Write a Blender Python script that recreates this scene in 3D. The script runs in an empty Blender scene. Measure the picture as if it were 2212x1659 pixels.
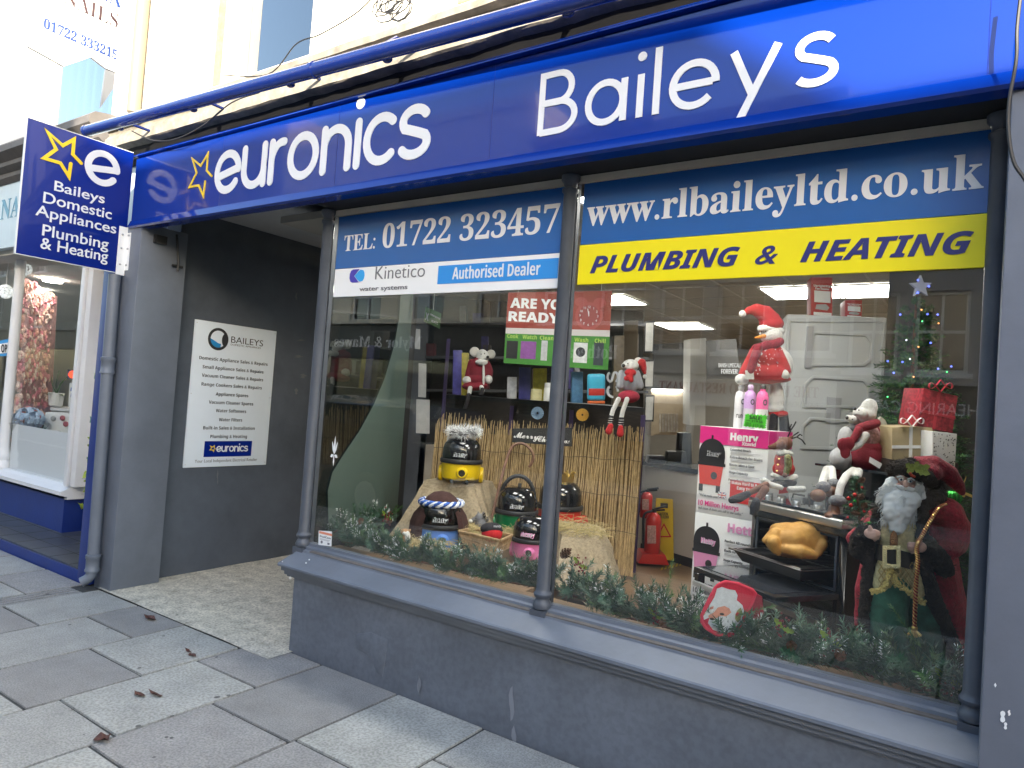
import bpy, bmesh, math, random
from mathutils import Vector, Matrix, noise
random.seed(7)
SC = bpy.context.scene
COL = SC.collection
rad = math.radians
# ---------------------------------------------------------------- camera
YAW, PITCH, ROLL, FPX = -0.59427349, 0.02916938, 0.07049965, 1504.73   # measured on a 2212 px wide view
CAM = Vector((0, -2.9, 1.55))
_f = Vector((math.sin(YAW)*math.cos(PITCH), math.cos(YAW)*math.cos(PITCH), math.sin(PITCH)))
_r0 = Vector((math.cos(YAW), -math.sin(YAW), 0))
_u0 = _r0.cross(_f)
RIGHT = math.cos(ROLL)*_r0 + math.sin(ROLL)*_u0
UP = -math.sin(ROLL)*_r0 + math.cos(ROLL)*_u0
FWD = _f
cd = bpy.data.cameras.new('camera')
cd.sensor_width = 36; cd.lens = FPX/2212*36; cd.clip_start = .05; cd.clip_end = 500
cam = bpy.data.objects.new('camera', cd); COL.objects.link(cam); SC.camera = cam
mw = Matrix((RIGHT, UP, -FWD)).transposed().to_4x4(); mw.translation = CAM; cam.matrix_world = mw
# ---------------------------------------------------------------- light
SUN_EL, SUN_AZ = rad(14), rad(142)          # azimuth clockwise from +y: behind the camera, from the right
w = bpy.data.worlds.new('World'); SC.world = w; w.use_nodes = True
nt = w.node_tree; bg = nt.nodes['Background']
sky = nt.nodes.new('ShaderNodeTexSky'); sky.sky_type = 'NISHITA'; sky.sun_disc = False
sky.sun_elevation = SUN_EL; sky.sun_rotation = SUN_AZ; sky.air_density = 1.0; sky.dust_density = 1.5; sky.ozone_density = .8
nt.links.new(sky.outputs[0], bg.inputs[0]); bg.inputs[1].default_value = .15
ld = bpy.data.lights.new('sun', 'SUN'); ld.energy = 3.2; ld.angle = rad(.53); ld.color = (1, .9, .74)
sun = bpy.data.objects.new('sun', ld); COL.objects.link(sun)
sdir = Vector((math.sin(SUN_AZ)*math.cos(SUN_EL), math.cos(SUN_AZ)*math.cos(SUN_EL), math.sin(SUN_EL)))
sun.rotation_euler = sdir.to_track_quat('Z', 'Y').to_euler(); sun.location = sdir*60
SC.view_settings.view_transform = 'Standard'; SC.view_settings.look = 'None'
SC.view_settings.exposure = 2.45; SC.view_settings.gamma = 1
SC.cycles.use_denoising = True; SC.cycles.max_bounces = 8; SC.cycles.transparent_max_bounces = 16
SC.cycles.diffuse_bounces = 4; SC.cycles.glossy_bounces = 4; SC.cycles.caustics_reflective = False; SC.cycles.caustics_refractive = False
SC.cycles.sample_clamp_indirect = 6
# ---------------------------------------------------------------- measuring helpers: a sight line meets a real plane
def ray(u, v): return RIGHT*((u-1106)/FPX) - UP*((v-829.5)/FPX) + FWD
def PX(u, v, x): d = ray(u, v); return CAM + d*((x-CAM.x)/d.x)
def PY(u, v, y): d = ray(u, v); return CAM + d*((y-CAM.y)/d.y)
def PZ(u, v, z): d = ray(u, v); return CAM + d*((z-CAM.z)/d.z)
def pt(u, v, zc): return CAM + ray(u, v)*zc
def px(n, zc): return n*zc/FPX
def b1(x, y): return (630.9+.372*x, 576+.372*y)
def a1(x, y): return (658.3+.3472*x, 877.8+.3472*y)
def b2(x, y): return (1371.5+.3803*x, 576+.3803*y)
def d2(x, y): return (1426.4+.3552*x, 987.5+.3552*y)
# ---------------------------------------------------------------- materials
MATS = {}
def mat(name, col, rough=.55, metal=0, var=0, vs=6, bump=0, bs=60, coat=0, emit=0, spec=.5, col2=None, stretch=None, sheen=0, var2=0, speck=0, ss=120):
    if name in MATS: return MATS[name]
    m = bpy.data.materials.new(name); m.use_nodes = True; n = m.node_tree; L = n.links
    p = n.nodes['Principled BSDF']; c = (*col, 1)
    p.inputs['Base Color'].default_value = c; p.inputs['Roughness'].default_value = rough; p.inputs['Metallic'].default_value = metal
    p.inputs['Specular IOR Level'].default_value = spec
    p.inputs['Coat Weight'].default_value = coat; p.inputs['Coat Roughness'].default_value = .03
    if sheen: p.inputs['Sheen Weight'].default_value = sheen
    if emit: p.inputs['Emission Color'].default_value = c; p.inputs['Emission Strength'].default_value = emit
    if var or bump or col2:
        tc = n.nodes.new('ShaderNodeTexCoord'); mp = n.nodes.new('ShaderNodeMapping'); L.new(tc.outputs['Object'], mp.inputs[0])
        if stretch: mp.inputs['Scale'].default_value = stretch
    if var or col2:
        nz = n.nodes.new('ShaderNodeTexNoise'); nz.inputs['Scale'].default_value = vs; nz.inputs['Detail'].default_value = 8; nz.inputs['Roughness'].default_value = .65
        L.new(mp.outputs[0], nz.inputs[0])
        cr = n.nodes.new('ShaderNodeValToRGB'); cr.color_ramp.elements[0].position = .32; cr.color_ramp.elements[1].position = .68
        a = [max(0, x*(1-var)) for x in col]; b = list(col2) if col2 else [min(1, x*(1+var)) for x in col]
        cr.color_ramp.elements[0].color = (*a, 1); cr.color_ramp.elements[1].color = (*b, 1)
        L.new(nz.outputs[0], cr.inputs[0]); L.new(cr.outputs[0], p.inputs['Base Color'])
        if speck:                                           # fine grain of the stone or render
            n3 = n.nodes.new('ShaderNodeTexNoise'); n3.inputs['Scale'].default_value = ss; n3.inputs['Detail'].default_value = 4; L.new(mp.outputs[0], n3.inputs[0])
            c3 = n.nodes.new('ShaderNodeValToRGB'); c3.color_ramp.elements[0].position = .36; c3.color_ramp.elements[1].position = .6
            c3.color_ramp.elements[0].color = (1-speck,)*3+(1,); c3.color_ramp.elements[1].color = (1, 1, 1, 1); L.new(n3.outputs[0], c3.inputs[0])
            mu = n.nodes.new('ShaderNodeMix'); mu.data_type = 'RGBA'; mu.blend_type = 'MULTIPLY'; mu.inputs[0].default_value = 1
            L.new(cr.outputs[0], mu.inputs[6]); L.new(c3.outputs[0], mu.inputs[7]); L.new(mu.outputs[2], p.inputs['Base Color'])
        if var2:
            mr = n.nodes.new('ShaderNodeMapRange'); mr.inputs[3].default_value = max(.02, rough-var2); mr.inputs[4].default_value = min(1, rough+var2)
            L.new(nz.outputs[0], mr.inputs[0]); L.new(mr.outputs[0], p.inputs['Roughness'])
    if bump:
        n2 = n.nodes.new('ShaderNodeTexNoise'); n2.inputs['Scale'].default_value = bs; n2.inputs['Detail'].default_value = 6
        L.new(mp.outputs[0], n2.inputs[0])
        bp = n.nodes.new('ShaderNodeBump'); bp.inputs['Strength'].default_value = bump; bp.inputs['Distance'].default_value = .01
        L.new(n2.outputs[0], bp.inputs['Height']); L.new(bp.outputs[0], p.inputs['Normal'])
    MATS[name] = m; return m
def glassmat(name, tint=(1, 1, 1), boost=1.0, ior=1.5):
    if name in MATS: return MATS[name]
    m = bpy.data.materials.new(name); m.use_nodes = True; n = m.node_tree; L = n.links
    n.nodes.remove(n.nodes['Principled BSDF']); out = n.nodes['Material Output']
    t = n.nodes.new('ShaderNodeBsdfTransparent'); t.inputs[0].default_value = (*tint, 1)
    g = n.nodes.new('ShaderNodeBsdfGlossy'); g.inputs['Roughness'].default_value = 0
    fr = n.nodes.new('ShaderNodeFresnel'); ge = n.nodes.new('ShaderNodeNewGeometry'); mr = n.nodes.new('ShaderNodeMapRange'); mr.inputs[3].default_value = ior; mr.inputs[4].default_value = 1/ior
    L.new(ge.outputs['Backfacing'], mr.inputs[0]); L.new(mr.outputs[0], fr.inputs[0])      # both faces of a pane reflect alike
    ml = n.nodes.new('ShaderNodeMath'); ml.operation = 'MULTIPLY'; ml.inputs[1].default_value = boost; ml.use_clamp = True
    mx = n.nodes.new('ShaderNodeMixShader')
    L.new(fr.outputs[0], ml.inputs[0]); L.new(ml.outputs[0], mx.inputs[0]); L.new(t.outputs[0], mx.inputs[1]); L.new(g.outputs[0], mx.inputs[2]); L.new(mx.outputs[0], out.inputs[0])
    MATS[name] = m; return m
# ---------------------------------------------------------------- mesh builder
def frame(o, x, y, z):
    m = Matrix((Vector(x).normalized(), Vector(y).normalized(), Vector(z).normalized())).transposed().to_4x4(); m.translation = Vector(o); return m
STY = {'': None, 'sb': (0x1D400, 0x1D41A, 0x1D7CE), 'bi': (0x1D63C, 0x1D656, 0x1D7EC), 'b': (0x1D5D4, 0x1D5EE, 0x1D7EC), 'scr': (0x1D4D0, 0x1D4EA, None)}
def styl(s, k):
    t = STY[k]
    if not t: return s
    o = ''
    for c in s:
        if 'A' <= c <= 'Z': o += chr(t[0]+ord(c)-65)
        elif 'a' <= c <= 'z': o += chr(t[1]+ord(c)-97)
        elif c.isdigit() and t[2]: o += chr(t[2]+ord(c)-48)
        else: o += c
    return o
TCACHE = {}
def textmesh(body, st='', off=0, ext=.004, res=4):
    key = (body, st, off, ext)
    if key in TCACHE: return TCACHE[key]
    c = bpy.data.curves.new('txt', 'FONT'); c.body = styl(body, st); c.size = 1; c.offset = off; c.extrude = ext; c.resolution_u = res
    o = bpy.data.objects.new('txt', c); me = bpy.data.meshes.new_from_object(o)
    r = ([v.co.copy() for v in me.vertices], [list(p.vertices) for p in me.polygons])
    bpy.data.objects.remove(o); bpy.data.curves.remove(c); bpy.data.meshes.remove(me)
    TCACHE[key] = r; return r
def wmat(o):
    m = o.matrix_basis.copy()
    while o.parent: o = o.parent; m = o.matrix_basis @ m
    return m
class MB:
    def __init__(s): s.v = []; s.f = []; s.m = []; s.mi = 0
    def add(s, vs, fs, M=None):
        b = len(s.v); s.v += [(M @ Vector(x)) if M else Vector(x) for x in vs]
        s.f += [[i+b for i in f] for f in fs]; s.m += [s.mi]*len(fs); return s
    def mm(s, x0, x1, y0, y1, z0, z1, M=None):
        return s.add([(x0,y0,z0),(x1,y0,z0),(x1,y1,z0),(x0,y1,z0),(x0,y0,z1),(x1,y0,z1),(x1,y1,z1),(x0,y1,z1)],
                     [[0,3,2,1],[4,5,6,7],[0,1,5,4],[1,2,6,5],[2,3,7,6],[3,0,4,7]], M)
    def poly(s, pts, M=None): return s.add(pts, [list(range(len(pts)))], M)
    def prism(s, pts, d, M=None):                     # pts in xy (counter clockwise), thickness d along +z
        n = len(pts); vs = [(p[0], p[1], 0) for p in pts]+[(p[0], p[1], d) for p in pts]
        return s.add(vs, [list(range(n))[::-1], list(range(n, 2*n))]+[[i, (i+1) % n, n+(i+1) % n, n+i] for i in range(n)], M)
    def slab(s, pts, d):                              # 3d polygon pushed along vector d
        n = len(pts); vs = [Vector(p) for p in pts]+[Vector(p)+Vector(d) for p in pts]
        return s.add(vs, [list(range(n)), list(range(n, 2*n))[::-1]]+[[i, n+i, n+(i+1) % n, (i+1) % n] for i in range(n)])
    def loft(s, rings, cap=True, closed=True):
        n = len(rings[0]); vs = [p for r in rings for p in r]; fs = []
        for j in range(len(rings)-1):
            for i in range(n if closed else n-1):
                k = (i+1) % n; fs.append([j*n+i, j*n+k, (j+1)*n+k, (j+1)*n+i])
        if cap and closed: fs += [list(range(n))[::-1], [(len(rings)-1)*n+i for i in range(n)]]
        return s.add(vs, fs)
    def lathe(s, prof, M=None, seg=24):               # prof: (r, z)
        R = [[Vector((r*math.cos(2*math.pi*i/seg), r*math.sin(2*math.pi*i/seg), z)) for i in range(seg)] for r, z in prof]
        if M: R = [[M @ p for p in r] for r in R]
        return s.loft(R)
    def tube(s, path, r, seg=8, cap=True):
        P = [Vector(p) for p in path]; n = len(P); R = []; ref = None
        for i in range(n):
            t = (P[min(i+1, n-1)]-P[max(i-1, 0)]).normalized()
            if ref is None: ref = Vector((0, 0, 1)) if abs(t.z) < .9 else Vector((1, 0, 0))
            a = (ref - t*ref.dot(t)).normalized(); b = t.cross(a); ref = a
            rr = r[i] if isinstance(r, (list, tuple)) else r
            R.append([P[i]+a*rr*math.cos(2*math.pi*k/seg)+b*rr*math.sin(2*math.pi*k/seg) for k in range(seg)])
        return s.loft(R, cap)
    def ell(s, c, r, M=None, seg=14, rings=9):
        r = (r, r, r) if not isinstance(r, (list, tuple)) else r; R = []
        for j in range(1, rings):
            th = math.pi*j/rings
            R.append([Vector((r[0]*math.sin(th)*math.cos(2*math.pi*i/seg), r[1]*math.sin(th)*math.sin(2*math.pi*i/seg), -r[2]*math.cos(th))) for i in range(seg)])
        vs = [p for q in R for p in q]+[Vector((0, 0, -r[2])), Vector((0, 0, r[2]))]; fs = []
        for j in range(len(R)-1):
            for i in range(seg): k = (i+1) % seg; fs.append([j*seg+i, j*seg+k, (j+1)*seg+k, (j+1)*seg+i])
        a, b = len(vs)-2, len(vs)-1
        for i in range(seg): k = (i+1) % seg; fs.append([a, k, i]); fs.append([b, (len(R)-1)*seg+i, (len(R)-1)*seg+k])
        T = Matrix.Translation(Vector(c)) @ (M.to_4x4() if M else Matrix())
        return s.add(vs, fs, T)
    def text(s, body, M, rect, st='', off=0, ext=.003, shear=0, keep=None, wrap=None):
        """rect x0,x1,y0,y1 in the plane's metres; the glyphs fill it. keep: 'l','c','r' keeps proportions at the rect's height"""
        vs, fs = textmesh(body, st, off)
        vs = [Vector((p.x+shear*p.y, p.y, p.z)) for p in vs]
        xs = [p.x for p in vs]; ys = [p.y for p in vs]; x0, x1, y0, y1 = rect
        sx = (x1-x0)/(max(xs)-min(xs)); sy = (y1-y0)/(max(ys)-min(ys)); ox = x0
        if keep:
            sx = sy; wd = sx*(max(xs)-min(xs)); ox = {'l': x0, 'c': (x0+x1-wd)/2, 'r': x1-wd}[keep]
        q = [Vector((ox+(p.x-min(xs))*sx, y0+(p.y-min(ys))*sy, ext*(p.z/.004*.5+.5))) for p in vs]
        if wrap: q = [wrap(p) for p in q]
        return s.add(q, fs, M)
    def ribbon(s, pts, wd, M, d=.003, cap=True, closed=False):   # flat stroke of width wd in plane M
        P = [Vector((p[0], p[1])) for p in pts]; n = len(P); L = []; Rr = []
        for i in range(n):
            if closed: a, b = P[i-1], P[(i+1) % n]
            else: a, b = P[max(i-1, 0)], P[min(i+1, n-1)]
            t1 = (P[i]-a); t2 = (b-P[i])
            t1 = t1.normalized() if t1.length > 1e-9 else t2.normalized(); t2 = t2.normalized() if t2.length > 1e-9 else t1
            t = (t1+t2).normalized(); k = 1/max(.35, t.dot(t2)); nn = Vector((-t.y, t.x))*wd/2*k
            L.append(P[i]+nn); Rr.append(P[i]-nn)
        vs = [(p.x, p.y, d) for p in L]+[(p.x, p.y, d) for p in Rr]+[(p.x, p.y, 0) for p in L]+[(p.x, p.y, 0) for p in Rr]; fs = []
        for i in range(n if closed else n-1):
            k = (i+1) % n; fs += [[n+i, n+k, k, i], [2*n+k, 2*n+i, i, k], [3*n+i, 3*n+k, n+k, n+i]]
        s.add(vs, fs, M)
        if cap and not closed:
            for e, o in ((0, 1), (n-1, n-2)):
                t = (P[e]-P[o]).normalized(); a0 = math.atan2(t.y, t.x); c = [(P[e].x+wd/2*math.cos(a0+k*math.pi/8), P[e].y+wd/2*math.sin(a0+k*math.pi/8)) for k in range(-4, 5)]
                s.prism(c, d*.98, M)
        return s
    def build(s, name, m, parent=None, smooth=None, bevel=0, seg=2, jit=0):
        me = bpy.data.meshes.new(name)
        inv = wmat(parent).inverted() if parent else None
        vs = [inv @ v for v in s.v] if inv else s.v
        if jit: vs = [v+Vector(noise.noise_vector(v*14))*jit for v in vs]
        me.from_pydata(vs, [], s.f)
        for k in (m if isinstance(m, (list, tuple)) else [m]): me.materials.append(k)
        if max(s.m, default=0): me.polygons.foreach_set('material_index', s.m)
        if bevel:
            bm = bmesh.new(); bm.from_mesh(me); bmesh.ops.remove_doubles(bm, verts=bm.verts, dist=1e-5)
            bmesh.ops.recalc_face_normals(bm, faces=bm.faces)
            ed = [e for e in bm.edges if len(e.link_faces) == 2 and e.calc_face_angle(0) > .6]
            bmesh.ops.bevel(bm, geom=ed, offset=bevel, segments=seg, profile=.6, affect='EDGES', clamp_overlap=True); bm.to_mesh(me); bm.free()
        if smooth is None: smooth = bool(bevel)
        if smooth:
            me.polygons.foreach_set('use_smooth', [True]*len(me.polygons)); me.set_sharp_from_angle(angle=rad(42))
        me.update()
        o = bpy.data.objects.new(name, me); COL.objects.link(o)
        if parent: o.parent = parent
        return o
def tag(o, label=None, cat=None, group=None, kind=None):
    if label: o['label'] = label
    if cat: o['category'] = cat
    if group: o['group'] = group
    if kind: o['kind'] = kind
    return o
def thing(name, label, cat, loc=(0, 0, 0), group=None):
    o = bpy.data.objects.new(name, None); COL.objects.link(o); o.location = loc; o.empty_display_size = .1
    o.matrix_world = Matrix.Translation(Vector(loc)); return tag(o, label, cat, group)
def struct(o): o['kind'] = 'structure'; return o
def rename(o, n): o.name = n; return o
CAMR = Matrix((RIGHT, FWD, UP)).transposed()          # x right, y away, z up as the visitor sees it
def EP(u, v, zc, ru, rv, rd=None, tilt=0):
    rd = rd if rd is not None else (ru+rv)/2
    return ('e', pt(u, v, zc), (px(ru, zc), px(rd, zc), px(rv, zc)), CAMR @ Matrix.Rotation(tilt, 3, 'Y'))
def CP(zc, pts): return ('c', [(pt(p[0], p[1], zc+(p[3] if len(p) > 3 else 0)), px(p[2], zc)) for p in pts])
def blob(name, m, parent, prims, vox=.005, smooth=4, disp=0, ds=40):
    """overlapping solids fused by a voxel remesh into one continuous skin"""
    b = MB()
    for p in prims:
        if p[0] == 'e': b.ell(p[1], p[2], p[3], 20, 12)
        else:
            ch = p[1]
            for i in range(len(ch)):
                b.ell(ch[i][0], ch[i][1], None, 12, 8)
                if i: b.tube([ch[i-1][0], ch[i][0]], [ch[i-1][1], ch[i][1]], 12)
    o = b.build(name, m, parent)
    md = o.modifiers.new('r', 'REMESH'); md.mode = 'VOXEL'; md.voxel_size = vox; md.use_smooth_shade = True
    if smooth: s2 = o.modifiers.new('s', 'SMOOTH'); s2.iterations = smooth; s2.factor = .5
    BLOBS.append((o, m, disp, ds)); return o
BLOBS = []
def finish_blobs():
    dg = bpy.context.evaluated_depsgraph_get(); dg.update(); res = [bpy.data.meshes.new_from_object(o.evaluated_get(dg)) for o, *_ in BLOBS]
    for (o, m, disp, ds), me in zip(BLOBS, res):
        old = o.data; o.modifiers.clear(); o.data = me; bpy.data.meshes.remove(old); me.name = o.name
        if not me.materials: me.materials.append(m)
        me.polygons.foreach_set('use_smooth', [True]*len(me.polygons))
        if disp:
            for v in me.vertices: v.co += v.normal*disp*noise.noise(v.co*ds)
def fur(name, m, parent, pts, n, ln, wd, down=0, seed=1):
    """tufts: thin blades growing out of sample spots (centre, radius)"""
    rr = random.Random(seed); b = MB()
    for i in range(n):
        c, r = pts[rr.randrange(len(pts))]
        d = Vector((rr.gauss(0, 1), rr.gauss(0, 1), rr.gauss(0, 1))).normalized(); p = Vector(c)+d*r*.92
        e = (d+Vector((rr.gauss(0, .4), rr.gauss(0, .4), rr.gauss(0, .4)-down))).normalized()*ln*rr.uniform(.6, 1.2)
        s = d.cross(e); s = (s.normalized() if s.length > 1e-6 else Vector((1, 0, 0)))*wd
        b.add([p-s, p+s, p+e*.6+s*.7, p+e, p+e*.6-s*.7], [[0, 1, 2, 3, 4]])
    return b.build(name, m, parent)
# ---------------------------------------------------------------- palette
GREY = mat('grey_paint', (.138, .156, .192), .42, var=.13, vs=3, bump=.12, bs=26, var2=.12)
GREYC = mat('column_grey_paint', (.075, .085, .106), .38, var=.15, vs=6, bump=.15, bs=30, var2=.1)
NOTW = mat('notice_white', (.72, .79, .88), .35, var=.03, vs=3)
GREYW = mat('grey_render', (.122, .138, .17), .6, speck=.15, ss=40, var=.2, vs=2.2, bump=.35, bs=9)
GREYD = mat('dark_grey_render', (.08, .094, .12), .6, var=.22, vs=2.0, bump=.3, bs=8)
GREYL = mat('pale_grey_paint', (.145, .16, .2), .5, var=.1, vs=3, bump=.2, bs=14)
BARE = mat('worn_timber', (.13, .115, .105), .7, var=.35, vs=20, stretch=(1, 8, 8))
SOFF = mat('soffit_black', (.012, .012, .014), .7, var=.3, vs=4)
CREAMS = mat('cream_strip', (.62, .58, .5), .5, var=.08)
FASC = mat('fascia_blue', (.0012, .027, .265), .12, spec=.25, coat=.45, var=.04, vs=1.2)
SIGNB = mat('sign_blue', (.001, .016, .21), .35, spec=.25, coat=.15, var=.03)
LETW = mat('letter_white', (.74, .76, .8), .3)
WHITE = mat('white_panel', (.82, .83, .84), .35, var=.03, vs=3)
STARY = mat('star_yellow', (.85, .6, .02), .35)
BLUEB = mat('board_blue', (.006, .1, .37), .3, var=.04, vs=2, coat=.3)
YELB = mat('board_yellow', (.86, .74, .0), .35, var=.02)
NAVY = mat('navy_ink', (.02, .022, .16), .4)
SKYB = mat('dealer_blue', (.03, .27, .72), .4)
INK = mat('dark_ink', (.03, .03, .035), .5)
INKG = mat('grey_ink', (.16, .16, .18), .5)
TUBEB = mat('tube_blue', (.004, .014, .11), .25, var=.12, vs=5, coat=.5)
STEEL = mat('steel', (.5, .5, .5), .3, 1)
CREAM = mat('cream_render', (.78, .74, .64), .7, var=.06, vs=2, bump=.15, bs=20)
CREAMD = mat('weathered_ledge', (.23, .21, .175), .8, var=.35, vs=9, bump=.5, bs=18)
CABLE = mat('cable_black', (.02, .02, .022), .5)
WFRAME = mat('white_frame', (.76, .76, .76), .35, var=.03)
NBLUE = mat('neighbour_blue', (.008, .03, .2), .4, var=.1, vs=4, bump=.1, bs=30)
TILE = mat('dark_tile', (.06, .062, .068), .35, var=.25, vs=5)
FLAGS = [mat('flagstone_%d' % i, c, .75, var=.16, vs=5, bump=.5, bs=90, var2=.15, speck=.34, ss=75+20*i) for i, c in enumerate([(.42, .41, .375), (.33, .312, .295), (.38, .368, .34), (.3, .285, .27), (.35, .33, .315)])]
JOINT = mat('joint_dark', (.05, .048, .045), .9, var=.4, vs=30)
CONC = mat('entrance_concrete', (.64, .585, .48), .85, speck=.4, ss=70, var=.28, vs=9, bump=.6, bs=55)
ASPH = mat('asphalt', (.05, .05, .052), .85, var=.3, vs=40, bump=.4, bs=90)
GLASS = glassmat('window_glass', (.97, .98, .97), 1.35)
GLASSN = glassmat('salon_glass', (.97, .98, .97), .8)
GLASST = glassmat('thin_glass', (.85, .9, .88), 1.6)
FROST = mat('frosted_green_vinyl', (.085, .13, .115), .45, var=.06)
PBLACK = mat('gloss_black_plastic', (.008, .008, .009), .12, coat=.6)
MBLACK = mat('matt_black_plastic', (.02, .02, .022), .5)
BURLAP = mat('burlap', (.33, .26, .17), .9, var=.25, vs=55, bump=.6, bs=260, col2=(.43, .35, .24))
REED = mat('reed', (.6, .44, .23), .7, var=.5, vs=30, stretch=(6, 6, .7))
STRAW = mat('straw', (.42, .34, .16), .8, var=.4, vs=60)
PINE1 = mat('needle_dark', (.025, .085, .042), .6, var=.3, vs=30)
PINE2 = mat('needle_mid', (.06, .15, .04), .6, var=.3, vs=30)
PINE3 = mat('needle_blue', (.075, .15, .1), .6, var=.3, vs=30)
SNOWT = mat('snow_tip', (.78, .82, .82), .7)
CONE = mat('pine_cone', (.13, .06, .03), .7, var=.4, vs=50)
BERRY = mat('berry_red', (.16, .008, .012), .3)
LEAFG = mat('holly_green', (.22, .34, .03), .4, var=.3, vs=20)
FURW = mat('white_plush', (.68, .67, .64), .95, bump=.8, bs=180, sheen=.3)
FURG = mat('grey_fur', (.2, .2, .21), .95, var=.3, vs=40, bump=.8, bs=150)
FURD = mat('dark_fur', (.022, .015, .011), .95, var=.4, vs=30, bump=1, bs=120)
REDF = mat('red_felt', (.42, .014, .018), .9, bump=.5, bs=200, sheen=.1)
REDV = mat('red_velvet', (.2, .006, .018), .8, var=.45, vs=60, bump=.5, bs=120, sheen=.1)
REDP = mat('red_plastic', (.6, .025, .015), .3, coat=.3)
DRED = mat('deep_red_cloth', (.2, .012, .025), .9, bump=.5, bs=150)
BROWN = mat('brown_felt', (.15, .062, .04), .9, bump=.5, bs=180)
BOOT = mat('brown_boot', (.14, .055, .025), .5, var=.3, vs=30)
DCLOTH = mat('dark_cloth', (.022, .02, .024), .9, bump=.4, bs=150)
ORNG = mat('carrot_orange', (.75, .26, .04), .6)
GOLD = mat('gold', (.75, .52, .16), .28, 1)
CHECK = mat('check_cloth', (.5, .3, .31), .9, var=.6, vs=90)
WOOD = mat('display_wood', (.2, .125, .065), .5, var=.2, vs=6, stretch=(1, 9, 1))
CARDW = mat('box_white', (.84, .84, .85), .45)
PINKP = mat('box_pink', (.72, .03, .25), .4)
CEIL = mat('ceiling_tile', (.3, .285, .25), .85, var=.03)
LAMP = mat('lit_panel', (1, .98, .92), .5, emit=4.5)
WALLI = mat('shop_wall', (.27, .25, .215), .8, var=.05)
DARKW = mat('dark_stained_wood', (.03, .022, .018), .5, var=.5, vs=10, stretch=(1, 1, 9))
def PASTEL(n, c, **k): return mat(n, c, k.pop('rough', .45), **k)
# ================================================================ SETTING
# ---- pavement: one bed of joints and individually shaded flagstones on it
PV = MB(); PV.mi = 5; PV.mm(-30, 30, -3.4, .3, -.3, -.008)
rr = random.Random(5)
rows = [-9.7, -9.1, -8.5, -7.9, -7.3, -6.65, -6.04, -5.44, -4.705, -4.14, -3.57, -3.04, -2.46, -1.9, -1.32, -.75, -.15, .45, 1.1, 1.7]
fixed = {-4.705: ([-.62, -1.3], [3, 2, 1]), -4.14: ([-.865, -1.406], [0, 3, 0]), -3.57: ([-.56, -1.26], [1, 0, 2]), -3.04: ([-.81, -1.37], [3, 1, 0]),
         -5.44: ([-.89, -1.2], [2, 3, 0]), -6.04: ([-.68, -1.2], [1, 2, 0]), -2.46: ([-.78, -1.5], [0, 1, 2]), -1.9: ([-.5, -1.2], [2, 0, 1])}
for i in range(len(rows)-1):
    x0, x1 = rows[i], rows[i+1]
    top = -.283 if -5.2 < (x0+x1)/2 < -3.4 else (-.115 if x0 > -3.6 else -.3)
    br, cs = fixed.get(x0, ([], [])); br = list(br)
    if not br: br = [top-rr.uniform(.3, .8)]
    while br[-1] > -3.3: br.append(br[-1]-rr.uniform(.5, .85))
    ys = [top]+[b for b in br if b > -3.36]+[-3.4]
    for k in range(len(ys)-1):
        PV.mi = cs[k] if k < len(cs) else rr.randrange(5)
        j = lambda: rr.uniform(-.004, .004); g = .006; a, b = ys[k]-g, ys[k+1]+g; z = rr.uniform(-.002, .002)
        xa, xb = x0+g, x1-g
        if x0 == -5.44: xa = x0+.2
        q = [(xa+j(), b+j()), (xb+j(), b+j()), (xb+j(), a+j()), (xa+j(), a+j())]
        PV.add([(p[0], p[1], -.02) for p in q]+[(p[0]+(.003 if p[0] < (xa+xb)/2 else -.003), p[1]+(.003 if p[1] < (a+b)/2 else -.003), z) for p in q],
               [[4, 5, 6, 7], [0, 1, 5, 4], [1, 2, 6, 5], [2, 3, 7, 6], [3, 0, 4, 7]])
PV.mi = 3
for k in range(4): PV.mm(-5.43+k*.05, -5.43+k*.05+.034, -3.3, -.4, -.02, -.002)       # ribbed drainage channel
struct(PV.build('pavement', FLAGS+[JOINT]))
struct(MB().mm(-60, 60, -9.2, -3.55, -.4, -.12).build('road', ASPH))
struct(MB().mm(-60, 60, -3.55, -3.4, -.4, 0).build('kerb', mat('kerb_stone', (.3, .3, .29), .8, var=.2, vs=12)))
struct(MB().mm(-60, 60, -11, -9.2, -.4, 0).build('far_pavement', mat('far_flags', (.27, .27, .26), .8, var=.15, vs=3)))
struct(MB().mm(-200, 200, -200, 200, -.8, -.5).build('ground', ASPH))
fl = MB(); n = 26                                                                 # sandy concrete of the entrance, slightly uneven
g = [[(-5.27+1.96*i/n, -.283+2.6*j/n) for i in range(n+1)] for j in range(n+1)]
vs = [(x, y, .004+.008*max(0, y)+.005*noise.noise(Vector((x*3, y*3, 0)))) for r in g for x, y in r]
fl.add(vs, [[j*(n+1)+i, j*(n+1)+i+1, (j+1)*(n+1)+i+1, (j+1)*(n+1)+i] for j in range(n) for i in range(n)])
struct(fl.build('entrance_floor', CONC, smooth=True))
struct(MB().prism([(-3.46, .2), (2.6, .2), (2.6, 9), (-6.4, 9), (-6.4, 3.2), (-4.1, 3.2), (-4.1, 1.6)], .16, Matrix.Translation((0, 0, .09))).build('shop_floor', WOOD))

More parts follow.
